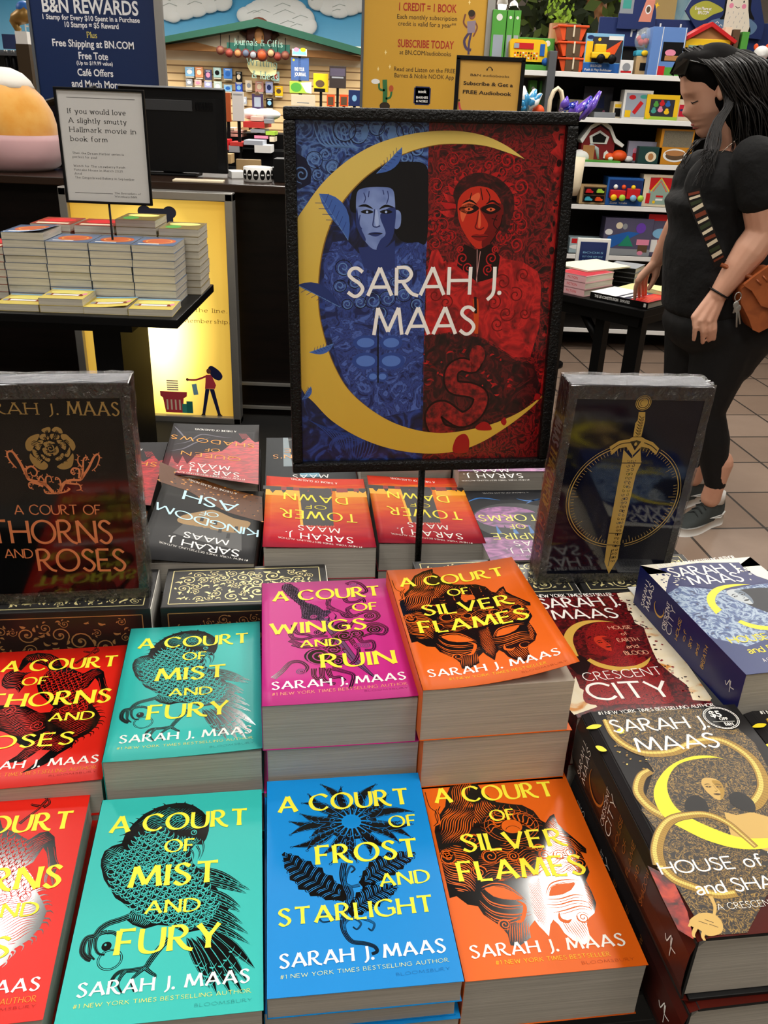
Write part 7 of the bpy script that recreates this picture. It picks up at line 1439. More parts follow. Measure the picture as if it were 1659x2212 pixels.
def bull(D,w,h,o):
    win_(D,w,h,.18,.28,.98,.92,c_('print_graphite','#2c2a33'));win_(D,w,h,.03,.28,.2,.8,YLW,.3);D.disc(w*.12,h*.9,w*.09,h*.05,NVY,.4);win_(D,w,h,0,0,1,.26,TBL,.3)
    D.poly([(w*.5,h*.55),(w*.95,h*.85),(w*.78,h*.45),(w*.55,h*.4)],ORG,.4);D.disc(w*.36,h*.85,9,9,YLW,.4);D.rect(w*.6,h*.85,w*.98,h*.95,WHT,.42);D.text('Push & Play Bulldozer',w*.05,w*.78,h*.06,h*.06,h*.06,WHT,'plainbold',.5);D.text('BULLDOZER',w*.2,w*.5,h*.16,h*.16,h*.06,WHT,'plainbold',.5)
    t=MB();t.box((-w*.00012,-.02,h*.00062),(w*.0003,.04,h*.00022),YLW,0,.006).box((-w*.0001,-.022,h*.00045),(w*.0005,.045,h*.00016),YLW,0,.008);t.build('toy_body',o)
    for x in(-.02,.045):
        t=MB();t.lathe([(.004,0),(.024,0),(.026,.006),(.022,.014),(.004,.014)],BLK,16,Matrix.Translation((x,-.05,h*.00036))@Matrix.Rotation(R(-90),4,'X'));t.build('wheel',o)
tbox('blue carton with a yellow toy bulldozer on the top shelf',_y('1059 1851 1279 1646'),5.66,.2,LBL,SH[0],bull)
tbox('small white and red carton beside the toy bulldozer',_y('1271 1717 1348 1643'),5.64,.08,WHT,SH[0],lambda D,w,h,o:(D.disc(w*.5,h*.5,w*.3,h*.3,GRY,.2),win_(D,w,h,.1,.1,.9,.25,TRD)))
gm=empty('toy_gumball_machine',(_y('1413 1651')[0][0],5.72,SH[0]),0,'toy gumball machine with red and yellow balls on a tan base','toy');m=MB();m.box((0,0,.05),(.085,.08,.10),KRF,0,.004).box((0,-.04,.045),(.035,.004,.04),BLK);m.build('base',gm)
m=MB();m.box((0,0,.115),(.10,.085,.03),c_('toy_aqua','#3fa6bd'),0,.01).ball((0,-.045,.115),(.02,.01,.015),YLW);m.build('collar',gm);m=MB();m.ball((0,0,.185),(.06,.055,.065),c_('globe_clear','#dfe8ea',rough=.05,alpha=.25));m.build('globe',gm)
for x,y,z,c in((-.025,-.02,.17,TRD),(.0,-.03,.175,TRD),(.028,-.02,.18,YLW),(-.01,0,.20,TBL),(.02,0,.16,YLW),(-.03,.01,.19,TRD)):m=MB();m.ball((x,y,z),.018,c,10,8);m.build('ball',gm)
tbox('tall blue see-through doll carton beside the gumball machine',_y('1429 1887 1624 1639'),5.62,.16,c_('carton_sky','#5f86c6'),SH[0],lambda D,w,h,o:(win_(D,w,h,.35,.3,.95,.7,BLK),D.disc(w*.6,h*.48,w*.16,h*.07,PNK,.3),win_(D,w,h,.45,.32,.85,.42,TAN,.3),D.line([(w*.28,0),(w*.3,h)],4,WHT,.4),D.line([(w*.97,0),(w*.97,h)],4,WHT,.4),win_(D,w,h,.3,.0,.5,.2,TRD),win_(D,w,h,.5,.0,1,.18,GRN)))
hs=empty('toy_house',(_y('1768 1656')[0][0],5.74,SH[0]),0,'yellow toy house with a red roof behind the standing person','toy');m=MB();m.box((0,0,.10),(.26,.14,.20),YLW,0,.004);m.build('walls',hs);m=MB();m.prism([(-.16,.195),(0,.285),(.16,.195),(.15,.18),(0,.262),(-.15,.18)],-.09,.08,TRD);m.build('roof',hs);m=MB();m.box((-.05,-.072,.12),(.12,.006,.09),c_('toy_window','#8fb0a0'));m.build('window',hs);m=MB();m.prism([(-.14,.19),(0,.265),(.14,.19)],-.06,.06,TAN);m.build('gable',hs)
for i,(lx,c,hh)in enumerate(((1400,TAN,.17),(1425,CRM,.21),(1450,TRD,.16),(1475,BRN_,.2),(1530,GRN,.19))):
    x=_y('1875 1777 2006 1781');X=x[0][0]+(x[1][0]-x[0][0])*(lx-1400)/130;slab('toy_block',('tan','cream','red','brown','green')[i]+' wooden toy block upright behind the person’s head',(X,5.78),SH[0],(.04,.06,hh+.06),c,'toy')
def plush(x,y,z,s,cols,label,name='plush_toy'):
    o=empty(name,(x,y,z),0,label,'toy');m=MB();m.ball((0,0,s*.35),(s*.34,s*.28,s*.36),cols[0]);m.build('body',o);m=MB();m.ball((0,-.01,s*.82),(s*.26,s*.24,s*.24),cols[1]);m.build('head',o)
    for sx in(-1,1):
        m=MB();m.ball((sx*s*.2,0,s*1.02),(s*.08,s*.05,s*.1),cols[2]);m.build('ear',o);m=MB();m.tube([(sx*s*.28,-.01,s*.5),(sx*s*.45,-.04,s*.3)],s*.09,cols[0],8);m.build('arm',o)
    m=MB();m.ball((0,-s*.24,s*.78),(s*.1,s*.06,s*.08),WHT).ball((-s*.09,-s*.235,s*.88),s*.025,BLK,8,6).ball((s*.09,-s*.235,s*.88),s*.025,BLK,8,6);m.build('face',o);return o
P=_y('2101 1644')[0];plush(P[0],5.72,SH[0],.17,(TRD,WHT,ORG),'red and white plush toy at the picture edge behind the person')
# second shelf
def row(z,items):
    for it in items:tbox(it[0],it[1],it[2],it[3],it[4],z,it[5]if len(it)>5 else None)
def cap_(D,w,h,o):win_(D,w,h,.08,.08,.92,.9,c_('print_fog','#9aa4b2'));D.disc(w*.3,h*.75,w*.12,h*.08,TRD,.4);D.line([(w*.4,h*.2),(w*.65,h*.6)],w*.14,TRD,.4);D.disc(w*.7,h*.78,w*.14,h*.07,c_('print_teal',''),.4);win_(D,w,h,.1,.06,.3,.3,YLW,.4)
def duck(D,w,h,o):
    win_(D,w,h,.12,.14,.86,.82,c_('print_graphite',''));win_(D,w,h,0,0,1,.14,LGR,.3)
    for x,y,c in((.3,.6,GRN),(.48,.65,TRD),(.66,.62,TBL),(.45,.4,PNK),(.25,.35,c_('print_teal','')),(.65,.32,YLW),(.1,.12,YLW)):D.disc(w*x,h*y,w*.08,h*.09,c,.4);D.disc(w*x,h*(y+.1),w*.05,h*.05,c,.41)
row(SH[1],(('white carton with a red toy torch on the second shelf',_y('1321 1574 1491 1419'),5.64,.1,WHT,cap_),('yellow framed carton of little toy figures on the second shelf',_y('1456 1547 1650 1411'),5.63,.12,YLW,duck),('cream carton with a crimson toy by the person’s nose',_y('1625 1531 1755 1415'),5.64,.1,CRM,lambda D,w,h,o:(win_(D,w,h,.25,.2,.95,.75,c_('cover_crimson','')),win_(D,w,h,.3,.45,.8,.55,NVY,.3))),
    ('dark grey castle puzzle carton at the back of the second shelf',_y('1122 1612 1301 1442'),5.85,.06,c_('carton_slate','#3c3d48'),lambda D,w,h,o:(D.poly([(w*.25,h*.3),(w*.3,h*.7),(w*.38,h*.8),(w*.42,h*.6),(w*.5,h*.95),(w*.6,h*.6),(w*.7,h*.75),(w*.75,h*.3)],NVY,.2),D.disc(w*.75,h*.2,8,8,PNK,.3))),
    ('black and yellow carton half hidden beside the white toy torch',_y('1276 1509 1361 1418'),5.68,.1,CRM,lambda D,w,h,o:(win_(D,w,h,.1,.1,.9,.6,BLK),win_(D,w,h,.1,.65,.9,.85,YLW))),('low grey carton lying on the second shelf',_y('1161 1444 1289 1414'),5.66,.15,GRY,None),('white playset carton behind the crumpled purple bag',_y('968 1530 1128 1437'),5.78,.08,CRM,lambda D,w,h,o:(D.disc(w*.2,h*.5,18,30,TBL,.2),D.disc(w*.6,h*.4,12,14,PNK,.2)))))
# third shelf
bn=empty('toy_barn',(_y('1212 1163')[0][0],5.72,SH[2]),0,'dark red toy barn with a thick white roof edge on the third shelf','toy');m=MB();m.prism([(-.10,0),(.10,0),(.10,.10),(.055,.17),(0,.20),(-.055,.17),(-.10,.10)],-.05,.05,c_('barn_red','#7c1418'));m.build('walls',bn)
m=MB();m.prism([(.145,.085),(.155,.10),(.10,.135),(.062,.20),(0,.235),(-.062,.20),(-.115,.12),(-.10,.10),(-.055,.18),(0,.212),(.055,.18),(.095,.11)],-.065,.065,WHT);m.build('roof',bn)
m=MB();m.prism([(-.05,.10),(.05,.10),(.06,.14),(0,.175),(-.06,.14)],-.056,-.05,WHT);m.build('loft_frame',bn);m=MB();m.prism([(-.035,.108),(.035,.108),(.042,.138),(0,.16),(-.042,.138)],-.059,-.056,BLK);m.build('loft_window',bn)
m=MB();m.box((-.055,-.055,.045),(.07,.01,.09),TAN);m.build('door',bn);m=MB();m.prism([(.04,.02),(.07,.02),(.07,.05),(.055,.065),(.04,.05)],-.058,-.05,WHT);m.build('round_window',bn);m=MB();m.box((-.02,-.09,.005),(.30,.09,.01),GRN);m.build('green_base',bn)
fx_=empty('plush_fox',(_y('1349 1174')[0][0],5.68,SH[2]),0,'small orange fox toy lying beside the toy barn','toy');m=MB();m.ball((0,0,.035),(.05,.04,.035),ORG);m.build('body',fx_);m=MB();m.ball((-.06,-.01,.028),(.03,.025,.025),ORG).ball((-.055,-.03,.02),(.016,.012,.012),WHT);m.build('head',fx_);m=MB();m.ball((.06,0,.02),(.03,.015,.018),WHT);m.build('tail',fx_)
def bun(D,w,h,o):win_(D,w,h,.08,.5,.95,.95,c_('print_speckle','#8f8672',noise=(900,'#4f4a3c')));D.disc(w*.5,h*.27,w*.36,h*.19,WHT,.3);D.disc(w*.5,h*.25,w*.28,h*.12,BRN_,.35);D.disc(w*.5,h*.33,w*.3,h*.08,TAN,.4)
row(SH[2],(('pale grey game carton with a small figure on the third shelf',_y('1405 1290 1619 1168'),5.70,.04,c_('carton_lilac','#9a9aae'),lambda D,w,h,o:(D.disc(w*.2,h*.55,12,16,PNK,.2),win_(D,w,h,.15,.1,.27,.45,TRD))),('dark green toy case with an oval badge on the third shelf',_y('1455 1266 1594 1170'),5.63,.06,c_('case_green','#143c38'),lambda D,w,h,o:(D.disc(w*.55,h*.42,w*.24,h*.3,CRM,.2),D.disc(w*.55,h*.42,w*.12,h*.2,TAN,.3))),('mustard toast toy carton with a speckled top panel on the third shelf',_y('1575 1366 1774 1167'),5.63,.12,c_('carton_mustard','#c8861c'),bun)))
# fourth shelf
def cars(D,w,h,o):
    win_(D,w,h,.1,.1,.9,.9,BRN_);win_(D,w,h,.14,.5,.86,.85,BLK,.3);win_(D,w,h,.14,.12,.86,.44,BLK,.3)
    for x,y,c in((.3,.68,TRD),(.68,.7,LGR),(.3,.28,c_('toy_aqua','')),(.66,.28,ORG)):
        t=MB();t.prism([(-.022,0),(.022,0),(.024,.010),(.012,.014),(.006,.022),(-.012,.022),(-.02,.012)],-.02,.0,c,'xz',Matrix.Translation((w/1000*(x-.5),-.002,h/1000*y-.01)));t.build('toy_car',o)
def train(D,w,h,o):
    win_(D,w,h,.05,.26,.95,.92,NVY);win_(D,w,h,0,0,1,.2,TBL,.3);D.text('Zoo Train',w*.12,w*.6,h*.06,h*.06,h*.07,WHT,'plainbold',.5)
    t=MB();t.box((-w*.00022,-.022,h*.00042),(w*.00042,.03,h*.0003),TRD,0,.006).box((w*.0002,-.022,h*.00045),(w*.00036,.03,h*.00038),TRD,0,.006);t.build('train_body',o)
    for x,c in((-.33,YLW),(-.1,LGR),(.2,LBL),(.4,LGR)):t=MB();t.lathe([(.002,0),(.019,0),(.019,.01),(.002,.01)],c,14,Matrix.Translation((x*w/1000,-.038,h*.0003))@Matrix.Rotation(R(-90),4,'X')@Matrix.Rotation(R(180),4,'X'));t.build('wheel',o)
    for x,c in((-.3,WHT),(-.08,ORG),(.18,YLW)):t=MB();t.ball((x*w/1000,-.03,h*.00068),.014,c,10,8);t.build('driver',o)
def stage(D,w,h,o):
    win_(D,w,h,.2,.08,.85,.92,c_('print_sage','#8fa79a'));D.poly([(w*.2,h*.9),(w*.5,h*.92),(w*.25,h*.5),(w*.2,h*.55)],TRD,.3);D.poly([(w*.85,h*.9),(w*.5,h*.92),(w*.8,h*.5),(w*.85,h*.55)],TRD,.3);D.line([(w*.25,h*.48),(w*.5,h*.9),(w*.78,h*.48)],7,YLW,.4);D.line([(w*.32,h*.48),(w*.5,h*.8),(w*.7,h*.48)],6,ORG,.35)
    win_(D,w,h,.14,.1,.26,.42,TRD,.3);win_(D,w,h,.78,.1,.88,.42,TRD,.3);win_(D,w,h,.42,.3,.62,.36,TRD,.3);win_(D,w,h,.42,.2,.62,.26,WHT,.3);D.disc(w*.38,h*.15,9,9,YLW,.4)
row(SH[3],(('kraft carton with four little cars on the fourth shelf',_y('1132 1048 1309 935'),5.63,.08,KRF,cars),('blue carton with a red toy train on the fourth shelf',_y('1292 1085 1518 924'),5.62,.14,TBL,train),('cream carton with a red and yellow toy theatre on the fourth shelf',_y('1507 1113 1726 927'),5.62,.1,CRM,stage),('pale blue carton edge beside the toy theatre',_y('1706 1114 1805 938'),5.64,.1,c_('carton_ice','#a9c2c8'),None)))
def slide(D,w,h,o):D.poly([(0,h*.25),(w*.2,h*.2),(w*.75,h*.62),(w*.5,h*.65),(w*.1,h*.5)],TBL,.2);D.poly([(w*.32,h*.25),(w*.5,h*.56),(w*.64,h*.25)],c_('toy_fir','#1f8a6a'),.3);win_(D,w,h,.7,.3,.96,.45,PNK,.3);win_(D,w,h,.74,.1,.94,.3,BRN_,.3);win_(D,w,h,0,0,1,.18,GRY,.2);D.disc(w*.75,h*.75,w*.1,h*.14,PUR,.3);D.disc(w*.3,h*.8,w*.07,h*.09,CRM,.3);D.disc(w*.42,h*.78,w*.05,h*.08,GRY,.3);D.disc(w*.1,h*.62,w*.08,h*.08,WHT,.3);D.disc(w*.8,h*.08,w*.06,h*.06,PNK,.4)
row(SH[4],(('large grey winter playset carton on the bottom shelf',_y('1312 841 1616 617'),5.62,.12,c_('carton_plum','#54506a'),slide),('aqua boat carton on the bottom shelf behind the small navy notice',_y('1109 822 1333 730'),5.64,.12,c_('carton_pale','#a3b6bc'),lambda D,w,h,o:(D.disc(w*.65,h*.6,w*.28,h*.22,c_('toy_aqua',''),.2),win_(D,w,h,.05,.65,.25,.95,TRD),D.disc(w*.2,h*.4,w*.2,h*.14,WHT,.25))),('navy and white playset carton beside the person’s forearm',_y('1581 874 1735 620'),5.63,.12,c_('carton_plum',''),lambda D,w,h,o:(win_(D,w,h,0,.85,1,1,TRD),D.disc(w*.6,h*.55,w*.35,h*.12,LBL,.2),win_(D,w,h,.1,.1,.5,.4,WHT),win_(D,w,h,.5,.1,.95,.4,TRD)))))

# ---------------------------------------------------------------- grey end unit with green learning toys, and things on it
eu=empty('shelf_unit',(.72,5.62,0),0,'grey end shelf unit with green learning toys behind the small gold sign','shelf');P=_y('476 1629 886 1644');xa,xb=P[0][0]-.72,P[1][0]-.75;zt=P[0][1]
for z in(zt,zt-.42,.4):m=MB();m.box(((xa+xb)/2,.2,z-.01),(xb-xa,.36,.025),CRM,0,.003);m.build('shelf',eu)
m=MB();m.box(((xa+xb)/2,.385,.9),(xb-xa,.02,1.8),DGY);m.build('back_panel',eu)
m=MB();m.box((xa-.01,.2,.85),(.025,.38,1.7),DGY);m.build('side_panel',eu)
def leaf_(D,w,h,o):D.disc(w*.5,h*.88,w*.22,w*.22,WHT,.2);win_(D,w,h,.15,.12,.85,.6,c_('print_fog',''))
for i,(a,b,l)in enumerate(((50,130,'tall green learning toy carton, the outermost behind the yellow banner'),(135,172,'slim green learning toy carton second from the banner'),(175,212,'slim green learning toy carton beside the toy tablet'))):
    P=_y('517 1701 682 1707');k=(P[1][0]-P[0][0])/162;tbox(l,[(P[0][0]+(a-50)*k,0),(P[0][0]+(b-50)*k,.32)],5.76,.1,GRN,zt,leaf_,'toy_box','toy','green learning toy cartons')
tbox('green carton with a light blue toy tablet',_y('669 1873 895 1689'),5.76,.08,GRN,zt,lambda D,w,h,o:(win_(D,w,h,.05,.45,.7,.95,BLK),D.curve([(w*.08,h*.6),(w*.12,h*.9),(w*.6,h*.9),(w*.66,h*.6)],LBL,.3),win_(D,w,h,.25,.64,.5,.84,GRY,.4),D.disc(w*.82,h*.85,16,16,WHT,.3),win_(D,w,h,.75,.3,.95,.55,WHT)))
bs_=empty('toy_school_bus',(_y('750 1694')[0][0],5.69,zt+.004),0,'yellow toy school bus with a blue door on a green base','toy');m=MB();m.box((0,.02,.018),(.27,.12,.035),GRN,0,.003);m.build('display_base',bs_)
m=MB();m.prism([(-.12,.05),(.12,.05),(.125,.085),(.095,.10),(.085,.15),(.06,.165),(-.12,.165),(-.13,.15)],-.03,.05,YLW);m.build('body',bs_);m=MB();m.box((-.045,-.032,.13),(.11,.004,.03),TRD).box((-.09,-.033,.13),(.03,.004,.024),c_('print_fog',''));m.build('windows',bs_);m=MB();m.box((.062,-.033,.112),(.028,.004,.062),TBL,0,.002);m.build('door',bs_)
m=MB()
for r_i in range(3):
    for k in range(9):m.box((-.095+k*.016,-.032,.068+r_i*.013),(.009,.003,.007),(TRD,WHT,ORG,BLK)[(k+r_i)%4])
m.build('keys',bs_)
for x in(-.085,.085):m=MB();m.lathe([(.004,0),(.02,0),(.021,.012),(.004,.014)],TBL if x>0 else YLW,14,Matrix.Translation((x,-.03,.052))@Matrix.Rotation(R(90),4,'X'));m.build('wheel',bs_)
for a,b,l in((270,312,'narrow green carton on the lower end shelf'),(330,372,'narrow green carton beside it on the lower end shelf, nearer the grey upright')):
    P=_y('770 1424 876 1428');k=(P[1][0]-P[0][0])/102;tbox(l,[(P[0][0]+(a-270)*k,0),(P[0][0]+(b-270)*k,.36)],5.74,.08,GRN,zt-.40,leaf_,'toy_box','toy','green cartons on the lower end shelf')
# inflated foil toys and a basket handle above the poster edge, standing on a low bin
bi=empty('toy_basket',(1.02,5.2,0),0,'woven basket on a stand with a tall cream handle behind the poster edge','basket');m=MB();m.lathe([(.055,1.0),(.07,1.05),(.075,1.2),(.07,1.2),(.06,1.05)],CRM,24,Matrix.Translation((-.045,0,0)));m.build('bowl',bi);m=MB();m.tube([(-.045,0,0),(-.045,0,1.0)],.02,BLK,8).lathe([(.1,0),(.1,.02),(.02,.03)],BLK,20,Matrix.Translation((-.045,0,0)));m.build('stand',bi)
P=_y('852 1436 840 1542');m=MB();cx_=P[0][0]-1.02;m.tube([(cx_-.035,0,1.22),(cx_-.035,0,P[1][1]-.06),(cx_-.02,0,P[1][1]-.015),(cx_,0,P[1][1]),(cx_+.02,0,P[1][1]-.015),(cx_+.035,0,P[1][1]-.06),(cx_+.035,0,1.22)],.012,CRM,8,None,True,2.2);m.build('handle',bi)
def foil(label,pts,y,cols,name='foil_balloon'):
    cx_,cz_=sum(p[0]for p in pts)/len(pts),min(p[1]for p in pts);o=empty(name,(cx_,y,cz_),0,label,'toy')
    for k in range(len(pts)-1):
        (a,b),(c,e)=pts[k],pts[k+1];m=MB();m.tube([(a-cx_,.01*k,b-cz_),((a+c)/2-cx_,-.01,(b+e)/2-cz_),(c-cx_,.01,e-cz_)],[.012,.028,.006],cols[k%len(cols)],8,None,True,.6);m.build('petal',o)
    return o
PB=c_('foil_purple','#6b4fc0',rough=.12,coat=.8);DB=c_('foil_blue','#1b2fa0',rough=.12,coat=.8);SB=c_('foil_sky','#3a94c8',rough=.2,coat=.5)
foil('shiny purple and blue foil toy above the poster corner',_y('927 1389 1024 1530 953 1398 983 1504 872 1395 915 1478 840 1434 859 1500'),4.9,(PB,PB,DB));foil('striped blue and white foil rosette beside the poster top',_y('653 1427 623 1539 644 1427 597 1490 644 1427 724 1507 657 1428 695 1526 644 1427 601 1450'),4.9,(SB,WHT))
m=MB();o=empty('toy_ball',(*[_y('722 1446')[0][0],4.95],_y('722 1446')[0][1]-.02),0,'small orange toy ball peeking over the poster top','toy');m.ball((0,0,0),.032,ORG);m.build('ball',o)
gd_=empty('toy_table',(.75,4.95,0),0,'low display stand hidden behind the poster corner carrying foil toys','stand');m=MB();m.box((-.02,.02,1.36),(.3,.1,.03),CRM,0,.003).tube([(0,0,0),(0,0,1.36)],.02,BLK,8).box((0,0,.01),(.3,.3,.02),BLK);m.build('stand',gd_)
go_=empty('plush_goose',(1.03,5.45,SH[2]+.02),0,'small white goose toy with an orange bill at the poster edge','toy');P=_y('1134 1228')[0];go_.location=(P[0],5.68,P[1]-.05);m=MB();m.ball((-.02,0,0),(.06,.04,.045),WHT);m.build('body',go_);m=MB();m.tube([(.01,0,.02),(.04,0,.07),(.075,0,.05),(.09,0,-.005)],[.02,.018,.016,.012],c_('toy_mist','#b9c6c8'),10);m.build('wing',go_);m=MB();m.tube([(-.02,-.03,-.03),(.04,-.04,-.02)],[.015,.005],ORG,8);m.build('bill',go_);m=MB();g_=P[1]-.05-SH[2];m.box((0,.01,-g_/2),(.05,.06,g_),CRM);m.build('block_base',go_)

# ---------------------------------------------------------------- big play tree and pale posters far behind
def foliage(label,name,spots,y,r,mats,trunk,n=260,seed=1):
    rnd=random.Random(seed);cx_=sum(p[0]for p in spots)/len(spots);o=empty(name,(cx_,y,0),0,label,'tree');m=MB()
    for k in range(n):
        p=rnd.choice(spots);q=Vector((rnd.gauss(0,1),rnd.gauss(0,.6),rnd.gauss(0,1))).normalized()*r*rnd.uniform(.3,1);x,yy,z=p[0]-cx_+q.x,q.y,p[1]+q.z;s_=rnd.uniform(.05,.12)*r*2.2;a=rnd.uniform(0,6.28)
        u=Vector((math.cos(a),rnd.uniform(-.5,.5),math.sin(a)))*s_;v=Vector((-math.sin(a),rnd.uniform(-.5,.5),math.cos(a)))*s_*.55;c=Vector((x,yy,z));m.add([c-u,c+v,c+u,c-v],[(0,1,2,3)],rnd.choice(mats))
    m.build('foliage',o);m=MB();m.tube(trunk,[.11,.09,.08,.06][:len(trunk)],TAN,10);m.build('trunk',o)
DG=c_('leaf_dark','#232f14',rough=.7);MG=c_('leaf_mid','#4c5f22',rough=.7);BG_=c_('leaf_bright','#9cc83a',rough=.6)
foliage('large dark green artificial tree above the toy cartons','play_tree',_y('1119 2140 1234 2075 1382 2160 1073 2080 1292 2237 1453 2128 1164 1991'),7.6,.30,(DG,DG,MG),[(.25,0,0),(.25,0,1.9),(.2,0,2.3),(.1,0,2.6)],420)
foliage('bright yellow-green artificial shrub beside the arched rocket sign','play_tree',_y('1628 2195 1690 2150 1611 2123'),7.9,.22,(BG_,LGR,BG_),[(0,0,0),(0,0,2.0)],300,4)
foliage('narrow bright green leaf cluster in front of the dark tree','play_tree',_y('1109 2116 1155 2052 1201 1988'),7.2,.10,(BG_,LGR),[(0,0,0),(0,0,2.0)],90,6)
o=empty('tan_column',(1.95,7.4,0),0,'tan square column behind the penguin sign','column');m=MB();P=_y('1834 2192 2025 2199');m.box(((P[0][0]+P[1][0])/2-1.95,.1,1.5),(P[1][0]-P[0][0],.2,3.0),c_('column_tan','#c9ac72',rough=.8));m.build('shaft',o)
o=empty('sky_panel',(2.3,7.5,0),0,'pale blue painted panel between the tan column and the penguin sign','panel');m=MB();m.box((0,.05,1.4),(.5,.05,2.8),ramp_mat('painted_waterfall',[(.3,'#6fa6c4'),(.5,'#a9ccd8'),(.7,'#d0dcd0')],4,3,1,.7,(3,1,.6)));m.build('board',o)

# ---------------------------------------------------------------- far gift department: painted sky, gabled slatwall bay, tables
skyb=grad_mat('painted_sky','z',1.6,3.4,[(0,'#8cc6e6'),(.5,'#5aaad6'),(1,'#3f93c4')],.8,.1,2)
m=MB();P=_y('-5613 2155 -623 2333');m.box(((P[0][0]-3+P[1][0])/2,13.55,2.1),(P[1][0]-P[0][0]+3.2,.1,4.2),skyb);struct('wall_back',m)
ck=c_('cloud_white','#eef1f0',rough=.8);cg_=c_('cloud_grey','#c2cbc8',rough=.8)
def cloud(label,pts,rs,y=13.44):
    o=empty('painted_cloud',(pts[0][0],y,pts[0][1]),0,label,'wall art','cutout clouds on the sky wall');m=MB()
    for(x,z),r in zip(pts,rs):m.ball((x-pts[0][0],0,z-pts[0][1]),(r*.5,.05,r*.4),ck,18,10)
    m.build('cloud_body',o);m=MB()
    for(x,z),r in list(zip(pts,rs))[::2]:m.tube([(x-pts[0][0]-r*.3,-.045,z-pts[0][1]),(x-pts[0][0],-.055,z-pts[0][1]+r*.12),(x-pts[0][0]+r*.25,-.045,z-pts[0][1]+.02)],.004,cg_,6)
    m.build('outline',o)
cloud('large white cloud above the gable peak',_y('-1940 2445 -1798 2526 -1658 2531 -1518 2476 -1413 2403 -1342 2329 -2046 2442 -2170 2422 -1590 2335 -1730 2422 -1466 2309 -1888 2432 -1624 2441'),(.45,.46,.42,.4,.38,.3,.34,.26,.36,.5,.3,.5,.55))
cloud('white cloud over the navy banner side of the gable',_y('-3205 2477 -3028 2498 -2851 2519 -2674 2556 -2497 2577 -3175 2401 -3271 2535'),(.42,.4,.36,.32,.3,.26,.35))
cloud('white cloud cut off by the mustard banner',_y('-1184 2624 -1027 2584 -886 2559 -747 2609 -921 2512 -608 2629'),(.28,.32,.32,.35,.2,.3))
YF=12.0
bay=empty('gift_bay',(-1.8,YF,0),0,'gabled gift alcove with a green roof edge, cream wall and wooden slatwall','display bay')
F2=lambda L:[(x+1.8,z)for x,z in L]
slat=bpy.data.materials.new('slatwall_wood');slat.use_nodes=True;nt=slat.node_tree;b=nt.nodes['Principled BSDF'];b.inputs['Roughness'].default_value=.6
tc=nt.nodes.new('ShaderNodeTexCoord');wv=nt.nodes.new('ShaderNodeTexWave');wv.bands_direction='Z';wv.inputs['Scale'].default_value=3.6;rp=nt.nodes.new('ShaderNodeValToRGB');rp.color_ramp.elements[0].position=.04;rp.color_ramp.elements[1].position=.12;rp.color_ramp.elements[0].color=(*lin('#7c5c34'),1);rp.color_ramp.elements[1].color=(*lin('#d3b684'),1)
nt.links.new(tc.outputs['Object'],wv.inputs[0]);nt.links.new(wv.outputs['Fac'],rp.inputs[0]);nt.links.new(rp.outputs[0],b.inputs['Base Color'])
m=MB();P=F2(_y('-2967 1794 -559 1881'));z0=_y('-2758 1802')[0][1];m.box(((P[0][0]+P[1][0])/2,.05,z0/2),(P[1][0]-P[0][0]+.6,.06,z0),slat);m.build('slatwall',bay)
m=MB();P=F2(_y('-2957 1936 -655 1878'));za=_y('-1772 2034')[0][1];m.box(((P[0][0]+P[1][0])/2,.06,(z0+za)/2),(P[1][0]-P[0][0]+.6,.05,za-z0),c_('bay_cream','#e6dcc2',rough=.7));m.build('cream_wall',bay)
m=MB();m.prism(F2(_y('-2954 1978 -1750 2263 -497 1940 -736 1931 -1775 1936 -2731 1972')),-.1,.02,c_('bay_cream','',rough=.7));m.build('gable',bay)
m=MB();m.prism(F2(_y('-3144 1985 -1750 2267 -434 1985 -432 1914 -1752 2185 -3150 1922')),-.34,-.02,c_('roof_green','#174a38',rough=.6));m.build('roof_edge',bay)
WB=c_('beam_brown','#7a5224',rough=.6);m=MB();m.prism(F2(_y('-3149 1929 -2538 2000 -2285 1953 -1295 1960 -976 1965 -496 1912 -495 1869 -1200 1893 -2159 1908 -3151 1907')),-.2,-.04,WB);m.build('cross_beam',bay)
for s_ in(F2(_y('-1983 2145 -1780 2013')),F2(_y('-1532 2137 -1701 2009'))):m=MB();m.tube([(s_[0][0],-.14,s_[0][1]),(s_[1][0],-.14,s_[1][1])],.035,c_('beam_dark','#4a2c1a'),6);m.build('truss_brace',bay)
P=F2(_y('-1751 2088'));m=MB();m.lathe([(.01,0),(.16,0),(.165,.02),(.14,.035),(.01,.03)],c_('medallion_brown','#4a2418'),24,Matrix.Translation((P[0][0],-.16,P[0][1]))@Matrix.Rotation(R(90),4,'X'),1,1.25).ball((P[0][0],-.2,P[0][1]),(.06,.02,.09),TAN,12,8);m.build('medallion',bay)
P=F2(_y('-2140 1993 -1375 1929'));m=MB();m.box(((P[0][0]+P[1][0])/2,-.24,(P[0][1]+P[1][1])/2),(P[1][0]-P[0][0],.03,abs(P[0][1]-P[1][1])+.03),c_('banner_green','#1c5346'));gb=m.build('green_signboard',bay)
D=fdraw(P[0][0],-.256,P[1][1]);D.text('Journals & Gifts',90,(P[1][0]-P[0][0])*1000-90,60,50,70,c_('print_mint','#8fb0a0'),'serif',.4);D.build('sign_lettering',gb)
